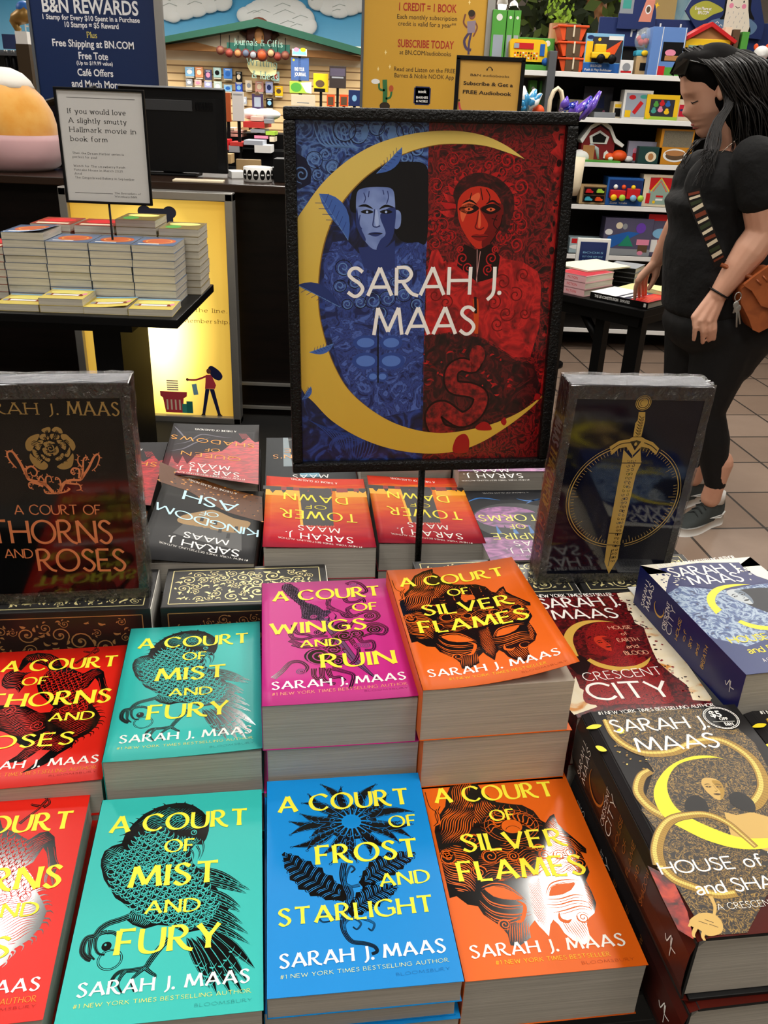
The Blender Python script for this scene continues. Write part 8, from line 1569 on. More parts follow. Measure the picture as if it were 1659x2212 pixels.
for k,(x,z)in enumerate(_y('-2210 1918 -2105 1894 -1999 1894 -1902 1897 -1812 1882 -1708 1884 -1598 1908 -1518 1877 -1424 1891')):
    o=empty('hanging_medallion',(x,11.7,z),0,('outermost round ornament hanging below the gable toward the navy banner','second round ornament from the navy banner side','third round ornament from the navy banner side','fourth round ornament from the navy banner side','round ornament just before the big orange one','larger orange round ornament in the middle of the row','round ornament just after the big orange one','red and white round ornament second from the poster end','last round ornament beside the tall blue poster')[k],'ornament','round ornaments hung below the gable')
    r=.05 if k!=5 else .07;m=MB();m.lathe([(.003,0),(r,0),(r,.015),(.003,.015)],c_('medallion_rim','#5c2a24'),18,Matrix.Rotation(R(90),4,'X'));m.build('rim',o);m=MB();m.lathe([(.003,0),(r*.72,0),(r*.72,.008),(.003,.01)],(c_('ornament_umber','#7c4a34'),c_('ornament_brick','#8c3a2c'),TAN,c_('ornament_slate','#5a6478'),GRY,c_('ornament_rust','#a8481c'),KRF,c_('ornament_brick',''),c_('ornament_umber',''))[k],14,Matrix.Translation((0,-.013,0))@Matrix.Rotation(R(90),4,'X'));m.build('picture',o)
    m=MB();m.tube([(0,0,r),(0,.05,r+.14)],.004,BLK,4);m.build('cord',o)
sc2=empty('scalloped_sign',(*_y('-1731 1747')[0][:1],11.8,_y('-1731 1747')[0][1]),0,'pale yellow scalloped sign reading about journals on the slatwall','sign');P=_y('-1907 1783 -1858 1820 -1748 1831 -1606 1808 -1559 1768 -1553 1698 -1593 1668 -1720 1663 -1831 1680 -1877 1714')
m=MB();cx_,cz_=sc2.location.x,sc2.location.z;m.prism([(p.x-cx_,p.y-cz_)for p in catmull(P,4,True)],0,.03,c_('sign_lemon','#f0e9a8'));p=m.build('board',sc2);D=fdraw(0,-.001,0);D.text('Writing',-180,190,30,10,80,c_('print_mint',''),'serif',.4);D.text('& Ideas',-120,200,-110,-130,80,c_('print_mint',''),'serif',.4);D.build('sign_lettering',p)
# books and journals on the slatwall
def wallbook(i,P,c1,c2,y=11.95,name='journal',lab=None):
    (a,b),(c,e)=P;x0,x1=min(a,c),max(a,c);z0_,z1_=min(b,e),max(b,e);o=empty(name,((x0+x1)/2,y,z0_),0,lab,'book','journals facing out on the slatwall');w,h=x1-x0,z1_-z0_
    m=MB();m.box((0,.02,h/2),(w,.035,h),c1,0,.004);m.build('cover',o);D=fdraw(-w/2,.0,0);D.disc(w*500,h*480,w*300,h*250,c2,.5,14);D.rect(w*200,h*820,w*800,h*880,WHT,.5);D.build('cover_artwork',o)
    m=MB();m.box((0,.03,-.01),(w*.9,.06,.014),c_('clear_ledge','#c9c2ac'));m.build('ledge',o)
rn=random.Random(3)
names={}
WBK=[('pale blue',220,505,298,580,LBL,WHT),('peach',302,505,370,590,c_('cover_peach','#cf8a5c'),CRM),('dark violet',378,525,440,610,c_('cover_violet','#3b3a5c'),PNK),('pale aqua with black shape',448,510,515,590,c_('cover_aqua','#9fc4c0'),BLK),('bright blue',530,515,605,600,c_('cover_azure','#3f7fd0'),TBL),('black tall',628,540,685,625,BLK,CRM),('grey',228,598,285,655,GRY,WHT),('pale pink',298,605,358,655,c_('cover_blush','#d8b0a0'),PNK),('lilac',378,615,442,670,c_('cover_lilac','#a3a6d0'),WHT),('mint',455,618,525,700,c_('cover_mint','#b9ccc0'),WHT),('sky',538,645,606,700,LBL,TBL),('royal blue',630,628,692,708,c_('cover_royal','#1f49b8'),LBL),('white',710,610,770,690,CRM,GRY),('rose',790,615,862,705,c_('cover_rose','#d0988a'),CRM),('periwinkle with a bird',873,620,938,712,c_('cover_periwinkle','#a9b4e0'),NVY),('yellow with a brown branch',950,655,1020,735,YLW,BRN_),('aqua and red',932,540,985,620,c_('cover_aqua',''),TRD),('black with a snow globe',885,750,945,830,BLK,LBL),('lemon',820,725,868,800,c_('cover_lemon','#e0cf7a'),CRM),('pale grey',690,740,730,800,c_('cover_fog','#a9b0bc'),WHT)]
for nme,a,b,c,e,c1,c2 in WBK:
    P=_y('-3000 2438 -1442 2493 -3113 1013 -1460 1075');f=lambda u,v:(P[0][0]+(P[1][0]-P[0][0])*u/1000+(P[2][0]-P[0][0])*v/1000,P[0][1]+(P[1][1]-P[0][1])*u/1000+(P[2][1]-P[0][1])*v/1000)
    wallbook(0,[f(a,b),f(c,e)],c1,c2,lab=nme+' journal displayed on the wooden slatwall')
# larger boards in front of the wall near the mustard banner
def board(label,P,y,m_,cb=None,name='poster_board',cat='poster',foot=0.0):
    (a,b),(c,e)=P;x0,x1=min(a,c),max(a,c);z0_,z1_=min(b,e),max(b,e);o=empty(name,((x0+x1)/2,y,z0_),0,label,cat);w,h=x1-x0,z1_-z0_;m=MB();m.box((0,.015,h/2),(w,.03,h),m_,0,.003);m.build('board',o)
    m=MB();m.box((0,.03,-(z0_-foot)/2),(.03,.02,z0_-foot),BLK);m.build('support',o)
    if cb:D=fdraw(-w/2,-.0005,0);cb(D,w*1000,h*1000);D.build('printed_design',o)
board('tall blue poster with white lettering below the gable',_y('-1322 1861 -1110 1621'),11.4,c_('poster_denim','#44629a'),lambda D,w,h:(D.text('FIND YOUR',w*.2,w*.75,h*.42,h*.42,h*.16,WHT,'plainbold',.4),D.text('JOURNAL',w*.2,w*.85,h*.2,h*.2,h*.16,WHT,'plainbold',.4),D.disc(w*.15,h*.9,w*.06,w*.06,YLW,.4)))
board('lime green cutout poster below the tall blue one',_y('-1317 1607 -1060 1484'),11.2,LGR,lambda D,w,h:(D.disc(w*.3,h*.5,w*.25,h*.4,GRN,.3),D.poly([(w*.5,h*.9),(w,h),(w,0),(w*.75,h*.1)],WHT,.3)))
board('white house-shaped topper above the tall blue poster',_y('-1306 1952 -1132 1878'),11.38,WHT,lambda D,w,h:(D.poly([(0,h*.2),(w*.15,h),(w*.85,h),(w,h*.2)],LBL,.3),D.disc(w*.3,h*.9,w*.18,h*.3,PNK,.4),D.disc(w*.75,h*.9,w*.18,h*.3,YLW,.4)))
board('black and bronze wizard-school style poster at the slatwall end',_y('-858 1788 -660 1554'),11.3,c_('poster_soot','#2b221f'),lambda D,w,h:(D.rect(w*.05,h*.55,w*.95,h*.9,c_('poster_dusk','#4a4354'),.3),D.rect(w*.15,h*.45,w*.85,h*.52,GRY,.4)))
board('round yellow poster with a dark emblem',_y('-1051 1704 -874 1506'),11.35,YLW,lambda D,w,h:(D.disc(w*.45,h*.45,w*.3,h*.2,BRN_,.3),D.rect(w*.05,0,w*.8,h*.2,BLK,.3)))
board('white landscape notice on a stand behind the poster frame',_y('-1103 1466 -863 1364'),9.5,CRM,lambda D,w,h:D.line([(w*.25,h*.3),(w*.75,h*.28)],8,GRY,.3),'notice_stand','sign')
board('tall white notice in a black frame beside the monitor',_y('-1609 1469 -1500 1215'),9.0,c_('notice_paper',''),lambda D,w,h:[D.line([(w*.1,h*(.92-.02*k)),(w*.9,h*(.92-.02*k))],3,GRY,.3)for k in range(3)],'notice_stand','sign')
board('rust orange hanging tote beside the monitor',_y('-1726 1458 -1662 1199'),9.2,c_('tote_rust','#9c4a20'),None,'tote_bag','bag')
board('dark navy starry poster behind the poster frame',_y('-521 1526 -403 1382'),9.4,NVY,lambda D,w,h:D.disc(w*.5,h*.5,w*.2,h*.2,LBL,.3))
board('amber boxed bottle on the far display',_y('-768 1480 -687 1369'),9.8,ORG,lambda D,w,h:D.rect(w*.15,h*.1,w*.85,h*.8,BRN_,.3),'gift_box','box');board('second amber boxed bottle on the far display',_y('-635 1485 -547 1374'),9.8,ORG,lambda D,w,h:D.rect(w*.15,h*.1,w*.85,h*.8,BRN_,.3),'gift_box','box')
board('purple lantern-shaped poster above the white cushions',_y('-1514 1457 -1401 1308'),9.6,c_('poster_plum','#3b2c52'),lambda D,w,h:(D.rect(w*.2,h*.2,w*.8,h*.8,c_('print_fog',''),.3),D.poly([(w*.2,h*.9),(w*.5,h*1.2),(w*.8,h*.9)],BRN_,.3)))
# stepped display tables with folded and boxed goods
ft=empty('display_table',(-1.55,9.3,0),0,'stepped far table piled with boxed notebooks between monitor and poster','table');m=MB();z_=_y('-1402 1031')[0][1]
m.box((0,.45,.5),(1.9,1.1,.9),BLK,0,.005).box((0,.55,1.0),(1.9,.5,.18),BLK,0,.005).box((0,-.45,.4),(1.9,.6,.8),BLK,0,.005);m.build('steps',ft)
cols2=[CRM,c_('cover_blush',''),WHT,c_('cover_rose',''),GRY,KRF,c_('cover_mint',''),c_('stripe_red','#b8322c'),LGR,PNK,c_('cover_fog',''),TRD]
names2=['cream','blush','white','rose','grey','kraft','mint','red striped','lime','pink','fog grey','red']
n_=0
for(a,b,c,e,ci,d,lab)in((533,1000,600,1030,0,.3,'low cream notebook'),(560,1020,668,1045,1,.3,'blush notebook pair upper one'),(560,1050,665,1080,1,.3,'blush notebook pair lower one'),(730,905,830,945,1,.25,'blush fabric box'),(670,945,855,1005,7,.5,'red striped gift box'),(660,995,722,1020,5,.2,'orange kraft box'),(735,1010,860,1045,4,.3,'grey box'),(770,1065,890,1095,9,.3,'pink flat box'),(865,1030,945,1065,8,.25,'lime box'),(720,1095,880,1140,10,.3,'fog grey box'),(900,1075,945,1120,0,.2,'yellow-cream box'),(545,1090,600,1180,11,.2,'red snowflake box'),(605,1110,715,1150,7,.3,'red framed box'),(595,1140,690,1200,4,.2,'grey wire box'),(545,1170,605,1290,9,.2,'red and pink wrap'),(810,1135,950,1205,2,.25,'white folded sheet'),(600,1200,660,1280,5,.2,'olive box'),(845,925,915,965,4,.2,'silver grey pillow box')):
    P=_y('-2259 2194 -1086 2236 -2344 1121');g=lambda u,v:(P[0][0]+(P[1][0]-P[0][0])*u/1000+(P[2][0]-P[0][0])*v/1000,P[0][1]+(P[1][1]-P[0][1])*u/1000+(P[2][1]-P[0][1])*v/1000)
    n_+=1;yy=8.98 if b>1085 else 9.25+.0*n_;tbox(lab+' on the far stepped table',[g(a,b),g(c,e)],yy-.25*(b>1150),d,cols2[ci],None,None,'gift_box','box','boxed goods on the far stepped table')
for x_,l in((725,'round white cushion'),(835,'long white cushion')):
    P=_y('-1534 1273 -1405 1278');x=P[0][0]+(P[1][0]-P[0][0])*(x_-700)/100;o=empty('cushion',(x,9.5,P[0][1]-.05),0,l+' on top of the far display','cushion');m=MB();m.ball((0,0,.05),(.11 if x_<800 else .15,.12,.055),WHT);m.build('cushion_body',o)
# left margin: side wall shelves with bottles, blue section sign and a diver figure
ls=empty('shelf_unit',(-3.35,7.6,0),0,'grey side shelf with a blue section sign and black bottles at the picture edge','shelf');P=_y('-3275 1811 -3011 1821');x0,x1=P[0][0]+3.35,P[1][0]+3.35;m=MB();m.box(((x0+x1)/2-.1,.2,.85),(x1-x0+.5,.04,1.7),DGY);m.build('back_panel',ls)
for zpx in _y('-3116 1663 -3139 1515 -3150 1442'):m=MB();m.box(((x0+x1)/2,.05,zpx[1]),(x1-x0+.4,.3,.02),DGY);m.build('shelf',ls)
P=_y('-3118 1801 -2999 1700');m=MB();m.box(((P[0][0]+P[1][0])/2+3.35,-.08,(P[0][1]+P[1][1])/2),(P[1][0]-P[0][0],.02,abs(P[0][1]-P[1][1])),c_('sign_blue_grey','#2b3a66'));sgn=m.build('section_sign',ls);D=fdraw(P[0][0]+3.35,-.091,P[1][1]);D.text('Fiction',190,380,130,120,60,WHT,'plainbold',.4);D.build('sign_lettering',sgn)
zb=_y('-3096 1524')[0][1]
for k,l in enumerate(('outermost','second','third')):o=empty('bottle',(_y('-3120 1556')[0][0]+k*.055,7.55,zb),0,l+' black bottle with a silver cap below the blue section sign','bottle','black bottles on the side shelf');m=MB();m.lathe([(.02,0),(.022,.01),(.022,.11),(.012,.13),(.012,.15)],BLK,12);m.build('glass',o);m=MB();m.lathe([(.013,.15),(.013,.17),(.002,.17)],SIL,10);m.build('cap',o)
dv=empty('diver_figure',(_y('-2906 1843')[0][0],7.4,0),0,'bronze diver figure in blue cap leaping from a white plinth','figurine');Q7=[(x-dv.location.x,0,z)for x,z in _y('-2846 1967 -2887 1923 -2955 1896 -2963 1887 -2943 1835 -2923 1823')];m=MB();m.tube([(a,b,c)for a,b,c in Q7],[.05,.06,.045,.035,.025,.02],c_('bronze','#8a6a34',rough=.4,metal=.4),10);m.build('body',dv)
P=_y('-2873 1972')[0];m=MB();m.ball((P[0]-dv.location.x,0,P[1]),(.06,.05,.05),TBL);m.build('cap',dv);P=_y('-2911 1812 -2920 1749');m=MB();m.box((0,0,P[0][1]/2-.04),(.10,.1,P[0][1]-.08),c_('plinth_brown','#3a2c18')).box((0,0,P[0][1]-.04),(.09,.09,.09),WHT);m.build('plinth',dv)
# track lights with bright heads
for k,(x,z)in enumerate(_y('886 2269 991 2185')):
    o=empty('track_light',(x,9.0,z),0,('small bright spotlight nearest the mustard banner','small bright spotlight lower, beside the tree')[k],'lamp','spotlights above the far shelves');m=MB();m.lathe([(.02,.0),(.05,.0),(.035,.1),(.01,.12)],WHT,12);m.build('shade',o);m=MB();m.ball((0,0,-.01),(.04,.04,.05),mat('spot_bulb','#fffaf0',.5,emit=12));m.build('bulb',o);m=MB();m.tube([(0,0,.1),(0,0,4.15-z)],.008,WHT,6);m.build('stem',o)

# ---------------------------------------------------------------- the shopper
def q3(y,L):return[Vector((x,y,z))for x,z in L]
SK=ramp_mat('skin',[(.3,'#d0977c'),(.7,'#dcaa90')],9,3,0,.5);SHIRT=mat('black_jersey','#0b0b0c',.85,bump=(14,.5,.02));LEG=mat('black_leggings','#08080a',.7);HAIR=ramp_mat('dark_hair',[(.35,'#060404'),(.6,'#15100d'),(.75,'#0b0706')],60,3,0,.42,(1,1,.15))
def cap(m,a,b,r0,r1,mt=None,k=1.0):
    mt=mt or SK;a,b=Vector(a),Vector(b);m.tube([a,a.lerp(b,.5),b],[r0,(r0+r1)/2,r1],mt,14);m.ball(a,r0,mt,14,8);m.ball(b,r1,mt,14,8)
def limb(m,pts,rs,mt=None):
    for i in range(len(pts)-1):cap(m,pts[i],pts[i+1],rs[i],rs[i+1],mt)
def fuse(o,vox,it=4,fac=.5):
    r=o.modifiers.new('r','REMESH');r.mode='VOXEL';r.voxel_size=vox;r.use_smooth_shade=True
    s=o.modifiers.new('s','SMOOTH');s.iterations=it;s.factor=fac
PX,PY=1.12,3.06
pe=empty('person',(PX,PY,0),0,'person in black T-shirt and leggings looking down and touching a book on the corner table','person')
org=Vector((-PX,-PY,0))
def done(m,name,vox=None,it=4):
    m.v=[tuple(Vector(v)+org)for v in m.v];o=m.build(name,pe)
    if vox:fuse(o,vox,it)
    return o
# joints
sh_n,el_n,wr_n=q3(2.86,_y('1101 1326 1175 1117 1072 914'))
el_f,wr_f=Vector((1.03,3.27,_y('1044 1130')[0][1])),Vector((.985,3.33,_y('990 943')[0][1]))
el_f.x=_y('1048 1130')[0][0];wr_f.x=_y('993 943')[0][0]
hip_n,kn_n,an_n=q3(2.99,_y('1178 756 1162 465 1255 168'))
hip_f,kn_f=q3(3.17,_y('1138 710 1125 457'));an_f=q3(3.2,_y('1252 156'))[0]
head=q3(3.05,_y('983 1517'))[0];neck=q3(3.06,_y('1110 1347'))[0]
b=MB()
# arms with hands
limb(b,[sh_n,sh_n.lerp(el_n,.5),el_n,el_n.lerp(wr_n,.3),wr_n],[.056,.058,.052,.054,.030])
limb(b,[(neck.x+.05,3.22,neck.z-.09),el_f,el_f.lerp(wr_f,.35),wr_f],[.062,.045,.043,.026])
def hand(m,wr,kn,tips,th,wid,rf=.0085):
    """wrist, knuckle points (4), finger tips (4), thumb (base, mid, tip)"""
    c=sum(kn,Vector())/4
    for k in kn:cap(m,wr+(k-c)*.45,k,.016,.0125)
    for k,t in zip(kn,tips):
        mid=k.lerp(t,.45)+wid;cap(m,k,mid,rf*1.25,rf*1.05);cap(m,mid,t,rf*1.05,rf*.85)
    cap(m,wr.lerp(th[0],.4),th[0],.017,.014);cap(m,th[0],th[1],.012,.0105);cap(m,th[1],th[2],.0105,.0085)
yn=2.86
kn=q3(yn-.028,_y('1002 840 1023 831 1048 831 1066 837'));tp=q3(yn-.015,_y('1016 765 1047 755 1066 763 1082 769'))
kn[0].y+=.01;kn[3].y+=.008
hand(b,wr_n,kn,tp,q3(yn+.045,_y('1040 850 1040 822 1054 794')),Vector((0,-.010,0)))
yf=3.36
kn=[Vector((x,yf-.02+.012*i,z))for i,(x,z)in enumerate(_y('937 864 945 877 959 887 977 891'))]
tx_=[(0.948,3.389),(0.975,3.426),(0.999,3.463),(1.014,3.483)];tp=[Vector((x,y,.785))for x,y in tx_]
hand(b,wr_f,kn,tp,q3(3.33,_y('996 887 990 862 979 837')),Vector((-.006,-.004,.006)))
# neck, chest under the collar, ankles
limb(b,[head+Vector((.045,0,-.06)),neck,neck+Vector((.03,0,-.10))],[.058,.060,.11]);limb(b,[(neck.x-.03,3.02,neck.z-.07),(neck.x-.075,3.0,neck.z-.16)],[.07,.07])
limb(b,[an_n+Vector((0,0,.1)),an_n,an_n+Vector((.0,.01,-.05))],[.05,.036,.038]);limb(b,[an_f+Vector((0,0,.1)),an_f+Vector((0,0,-.04))],[.05,.036])
limb(b,[neck+Vector((.03,0,-.10)),(PX,PY,.9),hip_n,kn_n,an_n+Vector((0,0,.1))],[.10,.12,.08,.055,.035]);limb(b,[(PX,PY,.9),hip_f,kn_f,an_f+Vector((0,0,.1))],[.10,.07,.05,.035]);limb(b,[sh_n,neck+Vector((.03,.0,-.08)),(neck.x+.05,3.22,neck.z-.09)],[.05,.06,.05])
# head: lofted from the traced profile
prof=_y('886 1556 888 1541 891 1525 894 1511 897 1500 904 1488 910 1478 911 1468 909 1457 905 1448 908 1442 919 1436 927 1433 935 1427 945 1421 947 1416 945 1412 952 1407 961 1404 961 1397 965 1388 974 1381 985 1375')
TL=R(-15);ct,st=math.cos(TL),math.sin(TL)
loc=[((x-head.x)*ct-(z-head.z)*st,(x-head.x)*st+(z-head.z)*ct)for x,z in prof]
def front(z):
    pts=sorted(loc,key=lambda p:p[1])
    if z>=pts[-1][1]:t=min(1,(z-pts[-1][1])/(.125-pts[-1][1]));return pts[-1][0]*math.sqrt(max(0,1-t*t))+.0*t
    for i in range(len(pts)-1):
        if pts[i][1]<=z<=pts[i+1][1]:k=(z-pts[i][1])/(pts[i+1][1]-pts[i][1]+1e-6);return pts[i][0]+(pts[i+1][0]-pts[i][0])*k
    return pts[0][0]
zs=sorted(p[1]for p in loc);z_lo=zs[0];NL,NS=60,110;vs=[]
nz=[p for p in loc];base0=loc[4];base1=loc[13]
for i in range(NL):
    z=z_lo+(.128-z_lo)*i/(NL-1);f=front(z);k=(z-z_lo)/(.128-z_lo)
    bf=f
    if base1[1]<z<base0[1]:t=(z-base1[1])/(base0[1]-base1[1]);bf=max(f,base1[0]+(base0[0]-base1[0])*t+.004)
    back=.095*math.sqrt(max(.02,1-((z-.03)/.105)**2))if z>-.02 else .085+(z+.02)*.9
    hw=.076*math.sqrt(max(.01,1-((z-.035)/.100)**2))if z>.03 else .076-(.03-z)*.19-max(0,-.06-z)*.42
    for s_ in range(NS):
        a=2*math.pi*s_/NS;c,sn=math.cos(a),math.sin(a)
        X=(bf if c>0 else back)*abs(c)**.92*(1 if c>0 else 1);Y_=hw*math.copysign(abs(sn)**.85,sn)
        if c>0:X+=(f-bf)*math.exp(-(Y_/.0145)**2)
        eye=math.exp(-((z-loc[6][1]-.004)/.012)**2-((abs(Y_)-.033)/.016)**2)if c>0 else 0;X+=.009*eye
        vs.append(Vector((head.x+X*ct+z*st,head.y+Y_,head.z-X*st+z*ct)))
fs=[(i*NS+k,i*NS+(k+1)%NS,(i+1)*NS+(k+1)%NS,(i+1)*NS+k)for i in range(NL-1)for k in range(NS)]+[tuple(reversed(range(NS))),tuple(range((NL-1)*NS,NL*NS))]
b.add(vs,fs,SK,None,True)
hl=lambda X,Y_,z:Vector((head.x+X*ct+z*st,head.y+Y_,head.z-X*st+z*ct))
b.ball(hl(.012,-.078,-.005),(.016,.012,.03),SK)
done(b,'body',.0042,3)
zE=loc[6][1];f0=front(zE+.012)
for sg in(-1,1):
    m=MB();m.tube([hl(f0+.030,sg*.052,zE-.001),hl(f0+.016,sg*.036,zE-.005),hl(f0+.016,sg*.022,zE)],[.0012,.0022,.001],HAIR,6);done(m,'eyelash')
    m=MB();m.tube([hl(f0+.034,sg*.056,zE+.020),hl(f0+.012,sg*.038,zE+.026),hl(f0+.008,sg*.016,zE+.020)],[.001,.0028,.0015],HAIR,6);done(m,'eyebrow')
m=MB();l0=loc[15];m.tube([hl(l0[0]+.010,-.020,l0[1]-.003),hl(l0[0]+.002,-.008,l0[1]-.002),hl(l0[0]+.0015,.008,l0[1]-.002),hl(l0[0]+.010,.02,l0[1]-.003)],[.0016,.0044,.0044,.0016],mat('lip_rose','#a8544c',.45),8);l1=loc[17];m.tube([hl(l1[0]+.010,-.018,l1[1]-.003),hl(l1[0]+.002,0,l1[1]-.002),hl(l1[0]+.010,.018,l1[1]-.003)],[.0016,.0048,.0016],mat('lip_rose','',.45),8);done(m,'lips')
# T-shirt
m=MB();T=lambda y,L:q3(y,L)
F_t=_y('908 1176 936 1096 932 1027 943 942 958 838');P=catmull([(x,z,w)for(x,z),w in zip(F_t,(.170,.160,.172,.182,.182))],7)
for k,p in enumerate(P):r=.132+.02*k/len(P);m.ball((p.x+r,3.06,p.y),(r,p.z,.055),SHIRT,24,10);m.ball((p.x+r+.10,3.06,p.y),(r,p.z,.055),SHIRT,24,10)
nk=neck
m.ball((F_t[0][0]+.155,2.99,F_t[0][1]+.02),(.125,.10,.10),SHIRT,18,10);m.ball((F_t[0][0]+.155,3.14,F_t[0][1]+.02),(.125,.10,.10),SHIRT,18,10)
limb(m,[(nk.x+.03,2.965,nk.z-.045),(nk.x+.055,2.90,nk.z-.07),sh_n+Vector((.0,.01,0)),sh_n.lerp(el_n,.48)],[.058,.064,.071,.070],SHIRT)
limb(m,[(nk.x+.03,3.155,nk.z-.045),(nk.x+.05,3.24,nk.z-.09),(nk.x+.02,3.27,nk.z-.2)],[.055,.07,.07],SHIRT)
limb(m,[(nk.x+.06,3.06,nk.z-.05),(nk.x+.07,3.06,nk.z-.2)],[.075,.15],SHIRT);limb(m,[(nk.x-.005,2.98,nk.z-.13),(F_t[0][0]+.14,2.99,F_t[0][1]+.06)],[.07,.11],SHIRT);limb(m,[(nk.x-.01,3.14,nk.z-.13),(F_t[0][0]+.14,3.13,F_t[0][1]+.06)],[.07,.11],SHIRT)
done(m,'t_shirt',.008,5)
# leggings
m=MB();F_l=_y('972 781 1013 664');m.ball((F_l[0][0]+.17,3.06,F_l[0][1]),(.17,.19,.12),LEG,20,12);m.ball((F_l[0][0]+.24,3.06,F_l[0][1]),(.17,.185,.14),LEG,20,12)
limb(m,[hip_n,hip_n.lerp(kn_n,.5)+Vector((.0,0,0)),kn_n,kn_n.lerp(an_n,.38)+Vector((.012,0,0)),an_n+Vector((0,0,.02))],[.122,.098,.068,.064,.041],LEG);limb(m,[hip_f,hip_f.lerp(kn_f,.5),kn_f,kn_f.lerp(an_f,.4),an_f+Vector((0,0,.02))],[.118,.092,.066,.06,.041],LEG)
limb(m,[hip_n+Vector((.07,0,.03)),hip_n.lerp(kn_n,.35)+Vector((.055,0,0))],[.12,.075],LEG)
done(m,'leggings',.008,5)
# shoes
UP=mat('shoe_grey_knit','#3c4140',.85,bump=(300,.4,.001));SOL=mat('shoe_sole_white','#e4e3de',.5);SOCK=mat('sock_white','#e2e0dc',.9)
def shoe(ank,ang,lift,name='shoe'):
    L=.262;o=bpy.data.objects.new(name,None);col.objects.link(o);o.parent=pe;o.location=Vector((ank.x,ank.y,0))+org;o.rotation_euler=(0,R(lift),R(ang));tagl=None
    out=[(-.195,0),(-.185,-.030),(-.15,-.047),(-.10,-.050),(-.02,-.038),(.04,-.037),(.062,-.02),(.067,0),(.062,.02),(.04,.036),(-.02,.036),(-.10,.044),(-.15,.040),(-.185,.026)]
    m=MB();P=catmull(out,3,True);n=len(P);vs=[(p.x*(1.02),p.y*1.04,0)for p in P]+[(p.x*1.03,p.y*1.06,.012)for p in P]+[(p.x*.99,p.y*.98,.03+(.01 if p.x>0 else 0))for p in P];m.add(vs,[(i+k*n,(i+1)%n+k*n,(i+1)%n+(k+1)*n,i+(k+1)*n)for k in range(2)for i in range(n)]+[tuple(range(n)),tuple(range(3*n-1,2*n-1,-1))],SOL,None,True);m.build('sole',o)
    m=MB();secs=((-.188,.015,.012,.026),(-.165,.034,.030,.028),(-.12,.042,.045,.028),(-.07,.041,.066,.028),(-.03,.038,.088,.028),(0.0,.037,.102,.028),(.035,.035,.105,.028),(.058,.026,.104,.03));vs=[];S=16
    for x,hw,h,z0 in secs:
        for k in range(S):a=math.pi*k/(S-1);vs.append((x,-hw*math.cos(a),z0+(h-z0+.012)*math.sin(a)**.8))
    fs=[(i*S+k,i*S+k+1,(i+1)*S+k+1,(i+1)*S+k)for i in range(len(secs)-1)for k in range(S-1)]+[tuple(range(S)),tuple(reversed(range((len(secs)-1)*S,len(secs)*S)))];m.add(vs,fs,UP,None,True);m.build('upper',o)
    m=MB()
    for k in range(5):x=-.10+k*.02;z=.062+k*.012;m.tube([(x,-.024,z-.004),(x+.004,0,z+.012),(x,.024,z-.004)],.0026,mat('lace_dark','#2a2d2d',.8),6)
    m.build('laces',o);m=MB();m.tube([(.02,0,.09),(.02,0,.135)],[.036,.034],SOCK,14);m.build('sock',o);m=MB();m.box((-.012,-.0,.112),(.012,.02,.03),mat('tongue_tab_bronze','#9c6a50',.4,.4),0,.003);m.build('tongue_tab',o)
    m=MB();m.tube([(.05,-.034,.055),(.02,-.0395,.036),(-.05,-.042,.05),(.03,-.0385,.045)],[.003,.004,.001,.003],SOL,6);m.build('side_mark',o)
shoe(Vector((an_n.x+.015,an_n.y+.03,0)),34,0);shoe(Vector((an_f.x+.01,an_f.y+.02,0)),30,0)
# hair: cap plus long locks
m=MB()
for c,r in((hl(.012,0,.045),(.098,.086,.088)),(hl(.045,0,.0),(.085,.088,.10)),(hl(.075,0,-.07),(.07,.085,.085)),(hl(.1,-.01,-.13),(.07,.08,.07)),(hl(-.050,0,.088),(.052,.066,.040)),(hl(-.012,-.042,.062),(.074,.042,.052)),(hl(-.012,.042,.062),(.074,.042,.052)),(hl(.085,0,.012),(.08,.09,.085)),(hl(.115,0,-.06),(.08,.092,.095)),(hl(.14,0,-.13),(.07,.09,.07))):m.ball(c,r,mat('hair_base_mass','#070504',.8,spec=.1),18,12)  # darker, rougher hair colour beneath the locks
done(m,'hair_cap',.007,4)
rnd=random.Random(9);m=MB();S_=_y('916 1623 993 1638 1052 1611 1098 1569 1133 1522 1155 1474 1149 1424')
crown=hl(.0,0,.125)
def lock(pts,r):m.tube([(p.x,p.y,p.z)for p in catmull(pts,5)],[r*(.5+.6*math.sin(math.pi*min(1,.15+.85*i/(5*(len(pts)-1)))))for i in range(5*(len(pts)-1)+1)],HAIR,5,None,False,.55)
for side in(-1,1):
    for k in range(110):
        t=k/109;st_=hl(-.07+.16*t+rnd.uniform(-.01,.01),side*.008,.132-.045*t*t+rnd.uniform(-.004,.004));a=hl(-.03+.18*t,side*(.080+rnd.uniform(0,.014)),.075-.03*t);b_=hl(.02+.155*t+rnd.uniform(-.012,.012),side*(.092+rnd.uniform(-.006,.012)),-.01-.03*t);c=hl(.05+.165*t+rnd.uniform(-.02,.02),side*(.09+rnd.uniform(-.02,.02)),-.09-.03*t);d=Vector((c.x+.03+.06*t+rnd.uniform(-.03,.04),c.y-side*.01+rnd.uniform(-.02,.02),c.z-.09-rnd.uniform(0,.05)))
        lock([st_,a,b_,c,d],rnd.uniform(.003,.0065))
